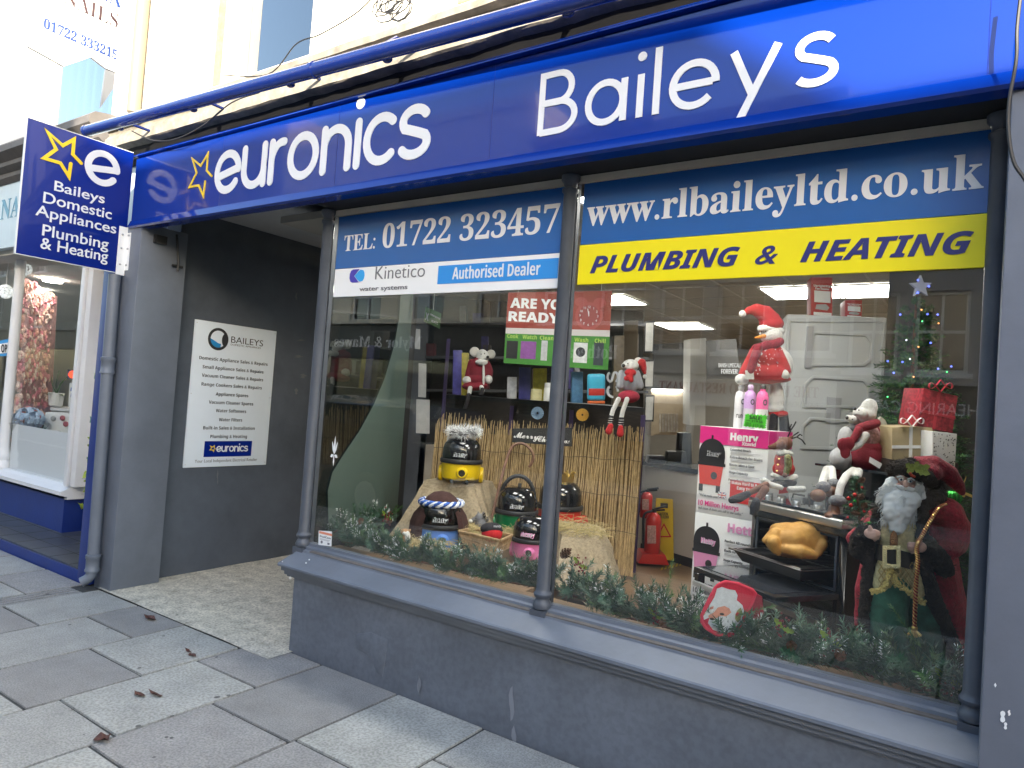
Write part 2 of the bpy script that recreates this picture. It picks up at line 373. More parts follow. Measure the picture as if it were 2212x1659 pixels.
# ---- the shop building
SH = thing('shop_building', 'grey painted shop with tall display windows, recessed entrance and sunlit cream upper floor', 'shop')
bp_ = lambda m, name, mt, **k: m.build(name, mt, SH, **k)
def wall_holes(x0, x1, z0, z1, holes, y0, y1):
    """wall in x,z with rectangular openings"""
    m = MB(); xs = sorted({x0, x1}|{h[0] for h in holes}|{h[1] for h in holes})
    for a, b in zip(xs, xs[1:]):
        hs = sorted([(h[2], h[3]) for h in holes if h[0] <= a and h[1] >= b]); z = z0
        for p, q in hs+[(z1, z1)]:
            if p > z: m.mm(a, b, y0, y1, z, p)
            z = q
    return m
bp_(wall_holes(-5.93, 2.6, 3.34, 9, [(-4.72, -3.74, 3.74, 5.35), (-2.4, -1.4, 3.74, 5.35), (.3, 1.3, 3.74, 5.35)], .0, .3), 'upper_wall', CREAM)
for x0 in (-4.72, -2.4, .3):                                              # sash windows of the upper floor
    f = MB(); x1 = x0+.98 if x0 < -4 else x0+1
    for a, b, c, d in ((x0, x0+.06, 3.74, 5.35), (x1-.06, x1, 3.74, 5.35), (x0+.06, x1-.06, 3.74, 3.8), (x0+.06, x1-.06, 5.29, 5.35), (x0+.06, x1-.06, 4.5, 4.55)): f.mm(a, b, .12, .18, c, d)
    fo = f.build('window', WFRAME, SH, bevel=.004)
    MB().mm(x0+.06, x1-.06, .145, .15, 3.8, 5.29).build('pane', glassmat('upper_glass', (.25, .3, .36), 4, 1.6), fo)
    MB().mm(x0+.02, x1-.02, .26, .28, 3.74, 5.35).build('curtain', mat('pale_curtain', (.35, .38, .45), .9, var=.3, vs=4, stretch=(8, 1, .3)), fo)  # pale blue tone stands in for the sky reflected in the pane
    # peeled brick reveal at the left jamb
    MB().mm(x0-.1, x0-.004, -.004, .12, 3.74, 5.3).build('reveal', mat('peeled_reveal', (.27, .23, .15), .9, var=.25, vs=14, bump=.8, bs=30), fo)
cn = MB()                                                                  # weathered cornice ledge above the sign
prof = [(0, 3.32), (-.2, 3.355), (-.215, 3.36), (-.215, 3.43), (-.19, 3.47), (-.2, 3.5), (-.25, 3.505), (-.25, 3.545), (-.2, 3.575), (0, 3.6)]
def extr(prof, x0, x1, n=1, jit=0):
    R = []
    for k in range(n+1):
        x = x0+(x1-x0)*k/n; R.append([Vector((x, y+jit*noise.noise(Vector((x*7, y*30, z*30))), z+jit*noise.noise(Vector((x*6, y*30+5, z*30))))) for y, z in prof])
    return MB().loft(R)
bp_(extr(prof, -5.9, 2.6, 90, .006), 'cornice', CREAMD)
bp_(extr([(0, 3.25), (-.07, 3.25), (-.09, 3.3), (-.16, 3.355), (0, 3.355)], -5.9, 2.6, 60, .003), 'cornice_underside', SOFF)  # black colour stands in for the shade under the ledge
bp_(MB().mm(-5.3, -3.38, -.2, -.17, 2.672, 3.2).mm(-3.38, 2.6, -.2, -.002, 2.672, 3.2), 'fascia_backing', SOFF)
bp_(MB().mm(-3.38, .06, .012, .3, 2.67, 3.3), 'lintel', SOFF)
bp_(MB().mm(-3.38, -1.715, -.004, .012, 2.632, 2.668).mm(-1.66, -.0, -.004, .012, 2.634, 2.668), 'head_strip', CREAMS)
# stall riser, sill
pl = MB(); n, k = 60, 8
P = [[Vector((-3.345+3.4*i/n, -.112, -.02+.455*j/k)) for i in range(n+1)] for j in range(k+1)]
for r in P:
    for v in r: v.y += .006*noise.noise(Vector((v.x*3, v.z*4, 1)))+.003*noise.noise(Vector((v.x*11, v.z*11, 3)))
pl.add([v for r in P for v in r], [[j*(n+1)+i, j*(n+1)+i+1, (j+1)*(n+1)+i+1, (j+1)*(n+1)+i] for j in range(k) for i in range(n)])
pl.add([(-3.345, -.112, -.02), (-3.345, .6, -.02), (-3.345, .6, .435), (-3.345, -.112, .435)], [[0, 1, 2, 3][::-1]])
bp_(pl, 'stall_riser', GREYW, smooth=True)
sp = [(.03, .622), (-.012, .622), (-.014, .607), (-.032, .6), (-.034, .586), (-.052, .582), (-.056, .57), (-.186, .522), (-.193, .516), (-.192, .502), (-.166, .494), (-.166, .474), (-.14, .468), (-.14, .446), (-.118, .44), (-.118, .43), (.03, .43)]
bp_(extr(sp[::-1], -3.408, .075, 80, .0012), 'sill', GREY)
bp_(extr([(-.0525, .5745), (-.0545, .5845), (-.0345, .5885), (-.033, .58)], -3.3, .0, 90, .0016), 'worn_edge', BARE)
for x in (-3.402, -1.686, .018):                                           # thin turned columns
    c = MB(); T = Matrix.Translation((x, -.02, 0)); c.mm(x-.042, x+.042, -.062, .022, .553, .594)
    c.lathe([(.03, .594), (.043, .6), (.046, .615), (.04, .63), (.034, .638), (.034, .648), (.042, .655), (.044, .668), (.037, .678), (.033, .69), (.032, 1.6), (.031, 2.58), (.04, 2.59), (.04, 2.603), (.03, 2.608), (.034, 2.63), (.046, 2.645), (.046, 2.668)], T, 20)
    bp_(c, 'column', GREYC, smooth=True)
    c2 = MB().mm(x-.03, x+.03, .004, .034, .6, 2.668); bp_(c2, 'mullion', GREYC)
# end piers
xr = PY(2150, 930, -.25).x
bp_(MB().mm(xr, xr+1.2, -.25, .3, -.02, 2.69), 'pier', GREYL, bevel=.008, jit=.003)
bp_(MB().mm(-5.375, -5.14, -.265, .1, -.02, 2.69), 'pier', GREY, bevel=.012, jit=.004)
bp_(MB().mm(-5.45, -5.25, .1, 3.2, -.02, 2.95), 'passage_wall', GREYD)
bp_(MB().mm(-5.25, -3.38, -.17, 3.2, 2.9, 3.0), 'passage_ceiling', mat('passage_ceiling_paint', (.4, .41, .42), .8, var=.08))
# shop interior shell
bp_(MB().mm(-4.3, 2.6, .3, 9, 2.75, 2.8).mm(-6.4, -4.3, 3.2, 9, 2.75, 2.8), 'ceiling', CEIL)
cg = MB()
for i in range(14): cg.mm(-5.6+i*.6, -5.58+i*.6, .3 if -5.6+i*.6 > -4.3 else 3.2, 9, 2.746, 2.752)
for j in range(14): cg.mm(-4.3, 2.6, .9+j*.6, .92+j*.6, 2.745, 2.751)
bp_(cg, 'ceiling_grid', mat('ceiling_grid', (.38, .36, .32), .7))
bp_(MB().mm(-6.4, 2.6, 8.8, 9, .3, 2.8).mm(-6.5, -6.4, 3, 9, .3, 2.8).mm(.35, .5, .3, 9, .3, 2.8), 'interior_wall', WALLI)
bp_(MB().mm(-.62, .35, 3.0, 3.1, .3, 2.75), 'inner_partition', mat('partition_dark', (.1, .097, .092), .8))
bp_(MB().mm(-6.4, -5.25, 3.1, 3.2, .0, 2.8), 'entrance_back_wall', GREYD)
# window panes and the frosted return beside the entrance
bp_(MB().mm(-3.37, -1.716, 0, .006, .622, 2.632), 'pane', GLASS)
bp_(MB().mm(-1.656, -.012, 0, .006, .622, 2.634), 'pane', GLASS)
RA, RB = Vector((-3.42, .06, 0)), Vector((-4.06, 1.5, 0)); rd_ = (RB-RA).normalized(); RN = Vector((-rd_.y, rd_.x, 0))
def onret(u, v):
    d = ray(u, v); t = (RA-CAM).dot(RN)/d.dot(RN); return CAM+d*t
def retslab(pts, d): return MB().slab(pts, RN*d)
bp_(retslab([RA+Vector((0, 0, .45)), RB+Vector((0, 0, .45)), RB+Vector((0, 0, 2.9)), RA+Vector((0, 0, 2.9))], .006), 'return_pane', glassmat('return_glass', (.5, .55, .52), 1.2))
cv = [onret(*p) for p in ((708, 1165), (706, 1060), (716, 1020), (738, 985), (775, 930), (805, 875), (830, 815), (850, 745), (860, 690), (866, 600))]
cv += [RB+Vector((0, 0, 2.7)), RB+Vector((0, 0, .5))]
bp_(retslab([p+RN*-.006 for p in cv], -.002), 'frosted_panel', FROST)
bp_(MB().slab([RB+Vector((.0, .0, .3)), RB+Vector((-.06, .02, .3)), RB+Vector((-.06, .08, .3)), RB+Vector((0, .06, .3))], (0, 0, 2.6)), 'door_frame', MBLACK)
bp_(MB().mm(-4.16, -4.1, 1.56, 1.62, .3, 2.9).mm(-4.78, -4.7, 2.2, 2.26, .05, 2.9).mm(-5.25, -4.7, 2.2, 2.24, 2.2, 2.9), 'entrance_frame', MBLACK)
dr = bp_(MB().mm(-5.2, -4.78, 2.21, 2.24, .06, 2.2), 'entrance_door', glassmat('door_glass', (.3, .32, .32), 1.5))
MB().tube([(-4.86, 2.19, .9), (-4.86, 2.15, .93), (-4.86, 2.15, 1.5), (-4.86, 2.19, 1.53)], .012, 8).build('handle', STEEL, dr)
# display bed: ledge along the glass, stage under the nativity, worn board
bp_(MB().mm(-3.36, .0, .02, .24, .25, .578), 'display_ledge', WOOD, bevel=.004)
bp_(MB().mm(-3.35, -2.12, .24, 1.75, .25, .49), 'display_stage', WOOD)
# old plaster patch, scuffs and paint splashes with shapes of their own
pp_ = [(770, 1370), (800, 1366), (838, 1382), (832, 1420), (826, 1462), (812, 1452), (806, 1430), (790, 1412), (768, 1400)]
bp_(MB().slab([PY(u, v, -.1155) for u, v in pp_], (0, .006, 0)), 'plaster_patch', GREYW, bevel=.003)
for k, (u, v, l, h) in enumerate(((1105, 1520, 5, 38), (1110, 1590, 4, 26), (905, 1480, 3, 22))):
    a = [PY(u+l*math.cos(t)+2*math.sin(3*t+k), v+h*math.sin(t), -.1188) for t in [2*math.pi*i/12 for i in range(12)]]; bp_(MB().poly(a), 'scuff_mark', mat('scuff_grey', (.2, .215, .25), .7))
for k, (u, v, l, h) in enumerate(((650, 735, 11, 2), (645, 770, 12, 3), (655, 812, 9, 5), (640, 845, 5, 7), (470, 1030, 2, 16), (640, 640, 3, 8))):
    a = [PX(u+l*math.cos(t)*(.6+.4*math.sin(5*t+k)), v+h*math.sin(t), -5.2485) for t in [2*math.pi*i/16 for i in range(16)]]; bp_(MB().poly(a), 'scuff_mark', mat('scuff_pale', (.14, .145, .155), .7))
for u, v, r in ((2166, 1548, 8), (2180, 1540, 4), (2172, 1568, 5), (2150, 1480, 3)):
    bp_(MB().poly([PY(u+r*math.cos(t)*(.7+.3*math.sin(4*t+u)), v+1.6*r*math.sin(t), -.2545) for t in [2*math.pi*i/14 for i in range(14)]]), 'paint_splash', WHITE)
# fixings and chips that catch the light

for u, v, r in ((627, 1248, 6), (610, 1213, 2.5), (661, 1216, 3), (668, 1209, 3)): bp_(MB().ell(PY(u, v, -.19 if v < 1240 else -.118), px(r*.55, 3.9), None, 8, 6), 'paint_chip', WHITE)
# ================================================================ SIGNS AND LETTERING
def arc(cx, cy, rx, ry, a0, a1, n=18): return [(cx+rx*math.cos(rad(a0+(a1-a0)*i/n)), cy+ry*math.sin(rad(a0+(a1-a0)*i/n))) for i in range(n+1)]
GLY = {   # centre lines in x-height units: (strokes, width)
 'e': ([arc(.5, .5, .46, .46, 4, 322, 26)], .96),
 'E': ([[(.1, .5), (.9, .5)], arc(.5, .5, .46, .46, -4, 318, 28)], 1.0),
 'u': ([[(.06, .97), (.06, .42)]+arc(.46, .44, .4, .4, 180, 360)[1:]+[(.86, .97)], [(.86, .6), (.86, .04)]], .92),
 'r': ([[(.06, .97), (.06, .04)], [(.06, .5)]+arc(.44, .5, .38, .44, 180, 80)[1:]], .55),
 'o': ([arc(.5, .5, .45, .46, 0, 360, 32)], 1.0),
 'n': ([[(.06, .97), (.06, .04)], [(.06, .5)]+arc(.46, .54, .4, .4, 180, 0)[1:]+[(.86, .04)]], .92),
 'i': ([[(.06, .97), (.06, .04)]], .12),
 'c': ([arc(.5, .5, .45, .46, 48, 312, 24)], .86),
 's': ([arc(.4, .73, .33, .235, 28, 215, 14)+[(.25, .56), (.55, .46)]+arc(.4, .27, .36, .235, 35, -150, 14)], .78),
 'S': ([arc(.4, .74, .3, .22, 25, 225, 14)+[(.3, .545), (.52, .46)]+arc(.4, .26, .33, .22, 40, -150, 14)], .78),
 'B': ([[(.07, .0), (.07, 1.46), (.5, 1.46)]+arc(.52, 1.11, .34, .35, 90, -90, 14)[1:]+[(.07, .77)], [(.07, .77), (.58, .77)]+arc(.58, .41, .4, .355, 90, -90, 14)[1:]+[(.07, .055)]], 1.02),
 'a': ([arc(.48, .5, .43, .46, 0, 360, 30), [(.93, .98), (.93, .0)]], 1.0),
 'I': ([[(.06, .98), (.06, .0)]], .12), 'l': ([[(.06, 1.5), (.06, .0)]], .12),
 'y': ([[(.04, 1.0), (.46, .03)], [(.9, 1.0), (.22, -.46)]], .94)}
def word(mb, keys, gap, x0, x1, z0, xh, wd, M, cap, dot=None, d=.0035):
    tot = sum(GLY[k][1] for k in keys)+gap*(len(keys)-1); s = (x1-x0)/tot; x = 0
    for k in keys:
        for st in GLY[k][0]:
            cl = st[0] == st[-1] or (k in 'oa' and len(st) > 20)
            p = st[:-1] if cl else st
            if k == 'e': mb.ribbon([(x0+(x+a)*s, z0+b*xh) for a, b in ((.1, .4), (.95, .545))], wd, M, d*1.3, False)
            nst = getattr(mb, 'nst', 0); mb.nst = nst+1; mb.ribbon([(x0+(x+a)*s, z0+b*xh) for a, b in p], wd, M, d*(1+.12*(nst % 4)), cap, cl)
        if k in 'iI':
            r = wd*(.62 if cap else .66); mb.prism([(x0+(x+.06)*s+r*math.cos(a*math.pi/10), z0+xh*1.38+r*math.sin(a*math.pi/10)) for a in range(20)], d, M)
        x += GLY[k][1]+gap
    return mb
STAR = [[(.44, .02), (.62, .34), (.68, -.0)]]
def star(mb, x0, x1, z0, z1, wd, M, d=.005):      # open five-pointed star with a broken lower right side
    A = [(.98, .45), (.74, .6), (.735, .98), (.46, .74), (.05, .95), (.3, .6), (.02, .3), (.44, .3), (.69, .03), (.71, .36)]
    return mb.ribbon([(x0+(x1-x0)*a, z0+(z1-z0)*b) for a, b in A], wd, M, d, True)
CAPH = {}
def text2(mb, body, M, x0, x1, zb, cap, st='', off=0, ext=.003, shear=0, keep=None):
    """baseline zb, capital height cap, squeezed between x0 and x1 (keep='l','c','r': natural width)"""
    vs, fs = textmesh(body, st, off); hv = textmesh('H', st, off)[0]; h = max(p.y for p in hv)-min(p.y for p in hv)
    sy = cap/h; vs = [Vector((p.x+shear*p.y, p.y, p.z)) for p in vs]; xs = [p.x for p in vs]; w0 = max(xs)-min(xs)
    sx = (x1-x0)/w0; ox = x0
    if keep: sx = sy; ox = {'l': x0, 'c': (x0+x1-sx*w0)/2, 'r': x1-sx*w0}[keep]
    mx_ = min(xs); return mb.add([Vector((ox+(p.x-mx_)*sx, zb+p.y*sy, ext*(p.z/.004*.5+.5))) for p in vs], fs, M)
def facade(y): return frame((0, y, 0), (1, 0, 0), (0, 0, 1), (0, -1, 0))
# ---- long fascia sign
FS = thing('fascia_sign', 'long glossy blue shop sign with white lettering and a yellow star above the windows', 'shop sign', (-2.6, -.26, 2.66))
def fx(u, v): return PY(u, v, -.262)
fp = [(-.2, 2.652), (-.272, 2.652), (-.286, 2.662), (-.266, 2.71), (-.2601, 2.712), (-.26, 3.176), (-.25, 3.178), (-.25, 3.186), (-.284, 3.189), (-.283, 3.196), (-.232, 3.236), (-.2, 3.236)]
extr(fp[::-1], -5.3, 1.6, 1).build('sign_panel', FASC, FS)
for x in (-4.2, -3.095, -2.009, -.03): MB().mm(x-.0012, x+.0012, -.2612, -.2599, 2.714, 3.174).build('panel_seam', SIGNB, FS)
F = facade(-.2605)
e0, e1 = fx(463, 380).x, fx(930, 300).x
zb = fx(647, 388).z; xh = fx(657, 287).z-zb
lt = MB(); word(lt, 'euronics', .17, e0+.02, e1-.02, zb+.012, xh-.02, .052, F, True)
lt.build('lettering', LETW, FS)
lb = MB(); zb2 = fx(1163, 294).z; capz = fx(1172, 163).z
word(lb, ['B', 'a', 'I', 'l', 'E', 'y', 'S'], .26, fx(1165, 230).x+.0, fx(1823, 110).x-.02, zb2, (capz-zb2)/1.5, .03, F, False)
lb.build('lettering', LETW, FS)
st = MB(); q0, q1 = fx(407, 420), fx(459, 375); star(st, q0.x, q1.x, fx(440, 425).z-.005, fx(442, 332).z, .014, F); st.build('star', STARY, FS)
# ---- projecting sign
XS = -5.325
PS = thing('projecting_sign', 'square blue sign with yellow star and white lettering projecting over the pavement', 'sign', (XS, -.6, 2.3))
MB().mm(XS-.018, XS, -.972, -.272, 2.316, 3.222).build('panel', SIGNB, PS, bevel=.002)
ed = MB()
for a in ((-.975, -.97, 2.313, 3.225), (-.97, -.274, 3.2225, 3.2265), (-.97, -.274, 2.3115, 2.3155)): ed.mm(XS-.02, XS+.002, a[0], a[1], a[2], a[3])
ed.build('edge_trim', WHITE, PS)
br = MB().mm(XS+.004, XS+.05, -.268, -.262, 2.34, 2.62).mm(XS+.002, XS+.006, -.33, -.268, 2.3, 2.66); br.build('bracket', WHITE, PS)
for z in (2.38, 2.5, 2.6):
    for c_ in ((XS+.03, -.272, z), (XS+.008, -.305, z)): MB().ell(c_, .008, None, 8, 6).build('bolt', STEEL, PS)
SP = frame((XS+.0005, 0, 0), (0, 1, 0), (0, 0, 1), (1, 0, 0))
def sx(u, v): return PX(u, v, XS)
for s_, l, r, base, top in (('Baileys', (117, 405), (226, 430), (117, 411), (119, 389)), ('Domestic', (93, 430), (242, 455), (93, 437), (95, 413)), ('Appliances', (76, 460), (252, 485), (76, 464), (78, 440)),
                            ('Plumbing', (91, 500), (234, 530), (91, 508), (93, 483)), ('& Heating', (87, 530), (233, 555), (87, 536), (89, 511))):
    zb_, zt = sx(*base).z, sx(*top).z; tx = MB(); text2(tx, s_, SP, sx(*l).y, sx(*r).y, zb_, (zt-zb_)*.97, off=.008); tx.build('text_line', LETW, PS)
ee = MB(); c1 = lambda x, y: sx(x*.2728, y*.2728); l, r = c1(668, 1300), c1(943, 1350)
word(ee, 'e', 0, l.y+.015, r.y-.015, c1(800, 1478).z+.02, c1(800, 1180).z-c1(800, 1478).z-.04, .046, SP, True); ee.build('letter', LETW, PS)
st = MB(); star(st, c1(345, 1200).y, c1(648, 1280).y, c1(555, 1412).z, c1(555, 1088).z, .022, SP); st.build('star', STARY, PS)
# ---- window boards
def board(name, label, cat, u0, v0, u1, v1, m, y=-.012):
    a, b = PY(u0, v0, y), PY(u1, v1, y); o = thing(name, label, cat, ((a.x+b.x)/2, y, b.z))
    MB().mm(a.x, b.x, y, -.003, b.z, a.z).build('panel', m, o, bevel=.0008, seg=1); return o, a, b
FB = facade(-.0122); wy = lambda u, v: PY(u, v, -.012)
o, a, b = board('telephone_board', 'blue board with a white telephone number across the top of the left window', 'sign', 733, 469, 1218, 545, BLUEB)
TB_bottom = wy(1218, 546).z
t = MB(); q = wy(744, 543); text2(t, 'TEL:', FB, wy(744, 530).x, wy(811, 520).x, q.z, wy(745, 510).z-q.z, 'sb', off=-.004); t.build('lettering', LETW, o); t = MB()
q = wy(828, 536); text2(t, '01722 323457', FB, wy(827, 520).x, wy(1208, 480).x, q.z, wy(828, 487).z-q.z, 'sb'); t.build('lettering', LETW, o)
o, a2, b2_ = board('dealer_board', 'white water systems board with blue dealer strip under the telephone number', 'sign', 724, 575, 1218, 627, WHITE)
for c in list(o.children): bpy.data.objects.remove(c)
zt, zl = b.z-.002, wy(720, 642).z
MB().mm(a.x, b.x, -.012, -.003, zl, zt).build('panel', WHITE, o, bevel=.0008, seg=1)
p0, p1 = wy(945, 614), wy(1207, 563); zc0, zc1 = wy(945, 614).z, wy(945, 575).z
MB().mm(p0.x, p1.x, -.0145, -.0118, zc0, zc1).build('strip', SKYB, o)
t = MB(); F2 = facade(-.0147); text2(t, 'Authorised Dealer', F2, wy(978, 600).x, wy(1167, 590).x, wy(978, 604).z, wy(978, 579).z-wy(978, 604).z, 'b', off=-.006); t.build('lettering', LETW, o)
t = MB(); text2(t, 'Kinetico', FB, wy(811, 600).x, wy(918, 590).x, wy(811, 604).z, wy(811, 577).z-wy(811, 604).z, off=-.012); t.build('lettering', INKG, o); t = MB()
text2(t, 'water systems', FB, wy(777, 625).x, wy(880, 625).x, wy(777, 629).z, .026, off=.006, keep=None); t.build('lettering', INKG, o)
kx, kz = wy(771, 596).x, wy(771, 596).z                                                    # drop emblem
dp = lambda pts, k: [(kx+p[0]*k, kz+p[1]*k) for p in pts]
t = MB(); t.prism(dp([(-.9, .2), (-.75, .5), (-.5, .6), (.3, .6), (-.35, 0), (.3, -.6), (-.5, -.6), (-.75, -.5), (-.9, -.2)][::-1], .066), .003, FB); t.build('emblem', mat('emblem_indigo', (.07, .05, .4), .4), o)
t = MB(); t.prism(dp([(-.25, 0), (.15, .36), (.45, .55)]+[(.6+.38*math.cos(rad(x)), .55*math.sin(rad(x))) for x in (60, 30, 0, -30, -60)]+[(.45, -.55), (.15, -.36)], .066)[::-1], .003, FB); t.build('emblem', mat('emblem_blue', (.04, .36, .78), .4), o)
o, a, b = board('website_board', 'blue board with a white web address across the top of the right window', 'sign', 1263, 397, 2139, 459, BLUEB)
t = MB(); q = wy(1270, 483); xa = wy(1268, 470).x; text2(t, 'www.rlbaileyltd.co.uk', FB, xa, wy(2126, 380).x, wy(1445, 471).z, wy(1479, 405).z-wy(1479, 467).z, 'sb', off=.004); t.build('lettering', LETW, o)
zt = b.z
o, a, b = board('plumbing_board', 'yellow board with navy italic lettering beneath the blue web address board', 'sign', 1252, 536, 2135, 577, YELB)
for c in list(o.children): bpy.data.objects.remove(c)
MB().mm(a.x, b.x, -.012, -.003, b.z, zt-.002).build('panel', YELB, o, bevel=.0008, seg=1)
z0, z1 = wy(1275, 590).z, wy(1290, 553).z
for s_, l, r in (('PLUMBING', 1276, 1600), ('&', 1631, 1682), ('HEATING', 1728, 2103)):
    t = MB(); text2(t, s_, FB, wy(l, 570).x, wy(r, 530).x, z0, z1-z0, 'bi', off=.012, shear=.1 if s_ != '&' else .3); t.build('lettering', NAVY, o)
# ---- notice board in the passage
XN = -5.238
NB = thing('notice_board', 'white board of services with circular logo on the dark entrance wall', 'sign', (XN, .74, .84))
Q = lambda u, v: PX(u, v, XN)
c = [Q(423, 690), Q(595, 715), Q(577, 1008), Q(395, 1006)]
y0, y1, z0, z1 = (c[0].y+c[3].y)/2, (c[1].y+c[2].y)/2, (c[2].z+c[3].z)/2, (c[0].z+c[1].z)/2
MB().mm(-5.25, XN, y0, y1, z0, z1).build('panel', NOTW, NB, bevel=.0015)
SN = frame((XN, 0, 0), (0, 1, 0), (0, 0, 1), (1, 0, 0)); W_, H_ = y1-y0, z1-z0; cy_ = (y0+y1)/2
g2 = lambda x, y: Q(329.2+.2811*x, 630.9+.2811*y)
for s_, l, r, bl in (('Domestic Appliance Sales & Repairs', (360, 505), (885, 560), 515), ('Small Appliance Sales & Repairs', (386, 575), (853, 620), 585), ('Vacuum Cleaner Sales & Repairs', (380, 640), (850, 685), 650), ('Range Cookers Sales & Repairs', (377, 708), (840, 745), 718),
                     ('Appliance Spares', (487, 785), (736, 800), 795), ('Vacuum Cleaner Spares', (434, 845), (774, 865), 857), ('Water Softeners', (487, 912), (720, 922), 922), ('Water Filters', (511, 980), (689, 990), 992), ('Built-in Sales & Installation', (390, 1045), (785, 1055), 1055), ('Plumbing & Heating', (445, 1112), (726, 1118), 1122)):
    t = MB(); text2(t, s_, SN, g2(*l).y, g2(*r).y, g2(l[0], bl).z, .026, 'b', off=-.004, ext=.0015); t.build('text_line', INK, NB)
t = MB(); text2(t, 'BAILEYS', SN, g2(605, 370).y, g2(850, 395).y, g2(605, 388).z, .052, ext=.0015, off=-.004)
t.build('lettering', INK, NB)
t = MB(); text2(t, 'DOMESTIC APPLIANCES', SN, g2(602, 405).y, g2(832, 430).y, g2(602, 410).z, .016, ext=.0015, off=-.004); t.build('small_print', INKG, NB)
t = MB(); text2(t, 'Your Local Independent Electrical Retailer', SN, g2(325, 1303).y, g2(803, 1300).y, g2(325, 1312).z, .025, off=-.004, ext=.0015); t.build('small_print', INKG, NB)
ly, lz = g2(506, 362).y, g2(506, 362).z; lr = g2(583, 370).y-ly
t = MB(); t.ribbon(arc(ly, lz, lr*.88, lr*.88, 0, 359, 40)[:-1], lr*.24, SN, .002, False, True); t.prism(arc(ly+lr*.75, lz, lr*.38, lr*.62, 90, 270, 14), .0022, SN); t.build('emblem', INK, NB)
t = MB(); t.prism([(ly-lr*.76, lz+.0)]+arc(ly, lz, lr*.77, lr*.77, 185, 292, 14)+[(ly+lr*.3, lz-lr*.4), (ly, lz-lr*.35), (ly-lr*.4, lz-lr*.15)], .0018, SN); t.build('emblem', mat('emblem_cyan', (.02, .26, .6), .4), NB)
e0_, e1_ = g2(397, 1210), g2(760, 1210); zz0, zz1 = g2(395, 1268).z, g2(395, 1146).z
MB().mm(XN, XN+.002, e0_.y, e1_.y, zz0, zz1).build('brand_strip', SIGNB, NB)
t = MB(); S2 = frame((XN+.0022, 0, 0), (0, 1, 0), (0, 0, 1), (1, 0, 0)); hh = zz1-zz0; ww = e1_.y-e0_.y
word(t, 'euronics', .17, e0_.y+ww*.25, e0_.y+ww*.91, zz0+hh*.33, hh*.34, hh*.075, S2, True, d=.0015); t.build('lettering', LETW, NB)
t = MB(); star(t, e0_.y+ww*.11, e0_.y+ww*.23, zz0+hh*.33, zz0+hh*.72, hh*.045, S2, .0015); t.build('star', STARY, NB)
for a_ in (.02, .98):
    for b_ in (.02, .5, .98): MB().ell((XN+.001, y0+W_*a_, z0+H_*b_), .004, None, 8, 5).build('screw', STEEL, NB)
wb = thing('wall_bracket', 'small dark metal bracket bolted at the head of the grey pier', 'bracket', (-5.12, -.1, 2.5)); MB().mm(-5.139, -5.11, -.17, -.08, 2.56, 2.62).build('plate', CABLE, wb); MB().tube([(-5.13, .0, 2.66), (-5.11, .02, 2.45), (-5.11, .02, 2.38)], .008, 6).tube([(-5.12, -.02, 2.42), (-5.12, .06, 2.42)], .01, 6).build('rod', CABLE, wb)
# ---- pipes, trough light tube, cables
ta, tb = PY(188, 283, -.46), PY(1250, -2, -.46); tdv = (tb-ta); te = ta+tdv*1.75
TU = thing('sign_light_tube', 'long blue tube with brackets running under the cornice above the fascia sign', 'light tube', ta)
MB().tube([ta, ta+tdv*.5, te], .041, 16).tube([ta-tdv*.002, ta+tdv*.003], .044, 16).build('tube', TUBEB, TU, smooth=True)
mid = ta+tdv*.61; MB().tube([mid-tdv*.003, mid+tdv*.003], .046, 16).build('collar', TUBEB, TU, smooth=True)
for k in (.1, .32, .55, .73, .98, 1.3):
    p = ta+tdv*k; q = Vector((p.x+.0, -.2, 3.4))
    MB().tube([p+Vector((0, 0, .03)), Vector((p.x, -.36, 3.4)), q], .011, 6).ell(p+Vector((.02, .03, -.03)), (.03, .02, .016)).build('bracket', TUBEB, TU)
def pipe(name, label, a, b, r, m, cols=(), shoe=False):
    o = thing(name, label, 'drainpipe', b); mb = MB()
    mb.tube([a, b], r, 16); mb.build('pipe', m, o, smooth=True)
    for k in cols:
        p = Vector(a).lerp(Vector(b), k); MB().lathe([(r, -.06), (r*1.22, -.058), (r*1.22, -.045), (r*1.12, -.04), (r*1.12, .03), (r*1.25, .036), (r*1.25, .06), (r, .064)], Matrix.Translation(p), 18).build('socket', m, o, smooth=True)
    return o
D0, D1 = PY(251, 560, -.32), PY(200, 1225, -.32); D0.z = 2.3
dpo = pipe('drainpipe', 'grey painted drainpipe beside the blue board, its open shoe above the pavement', D0, Vector((D1.x, -.32, .12)), .041, GREY, (.31, .97))
MB().tube([(D1.x, -.32, .15), (D1.x, -.325, .1), (D1.x-.012, -.345, .07), (D1.x-.03, -.375, .05)], [.036, .038, .036, .036], 14, False).build('shoe', GREY, dpo, smooth=True)
pipe('drainpipe', 'cream drainpipe on the sunlit upper wall between the two buildings', Vector((-5.82, -.06, 9)), Vector((-5.82, -.06, 3.7)), .05, mat('cream_pipe', (.24, .2, .14), .5), ())
def cable(name, label, pts, r=.006): return tag(MB().tube(pts, r, 7).build(name, CABLE, smooth=True), label, 'cable')
def spl(P, n=8):
    P = [Vector(p) for p in P]; o = []
    for i in range(len(P)-1):
        a, b, c, d = P[max(i-1, 0)], P[i], P[i+1], P[min(i+2, len(P)-1)]
        for k in range(n): t = k/n; o.append(.5*((2*b)+(c-a)*t+(2*a-5*b+4*c-d)*t*t+(3*b-a-3*c+d)*t**3))
    return o+[P[-1]]
cable('hanging_cable', 'dark cable hanging down the right end of the blue sign to a plug', spl([PY(2212+u_, v_, -.34) for u_, v_ in ((-6, -20), (-15, 60), (-17, 130), (-32, 220), (-33, 290), (-22, 350), (0, 385), (25, 430))]), .0055)
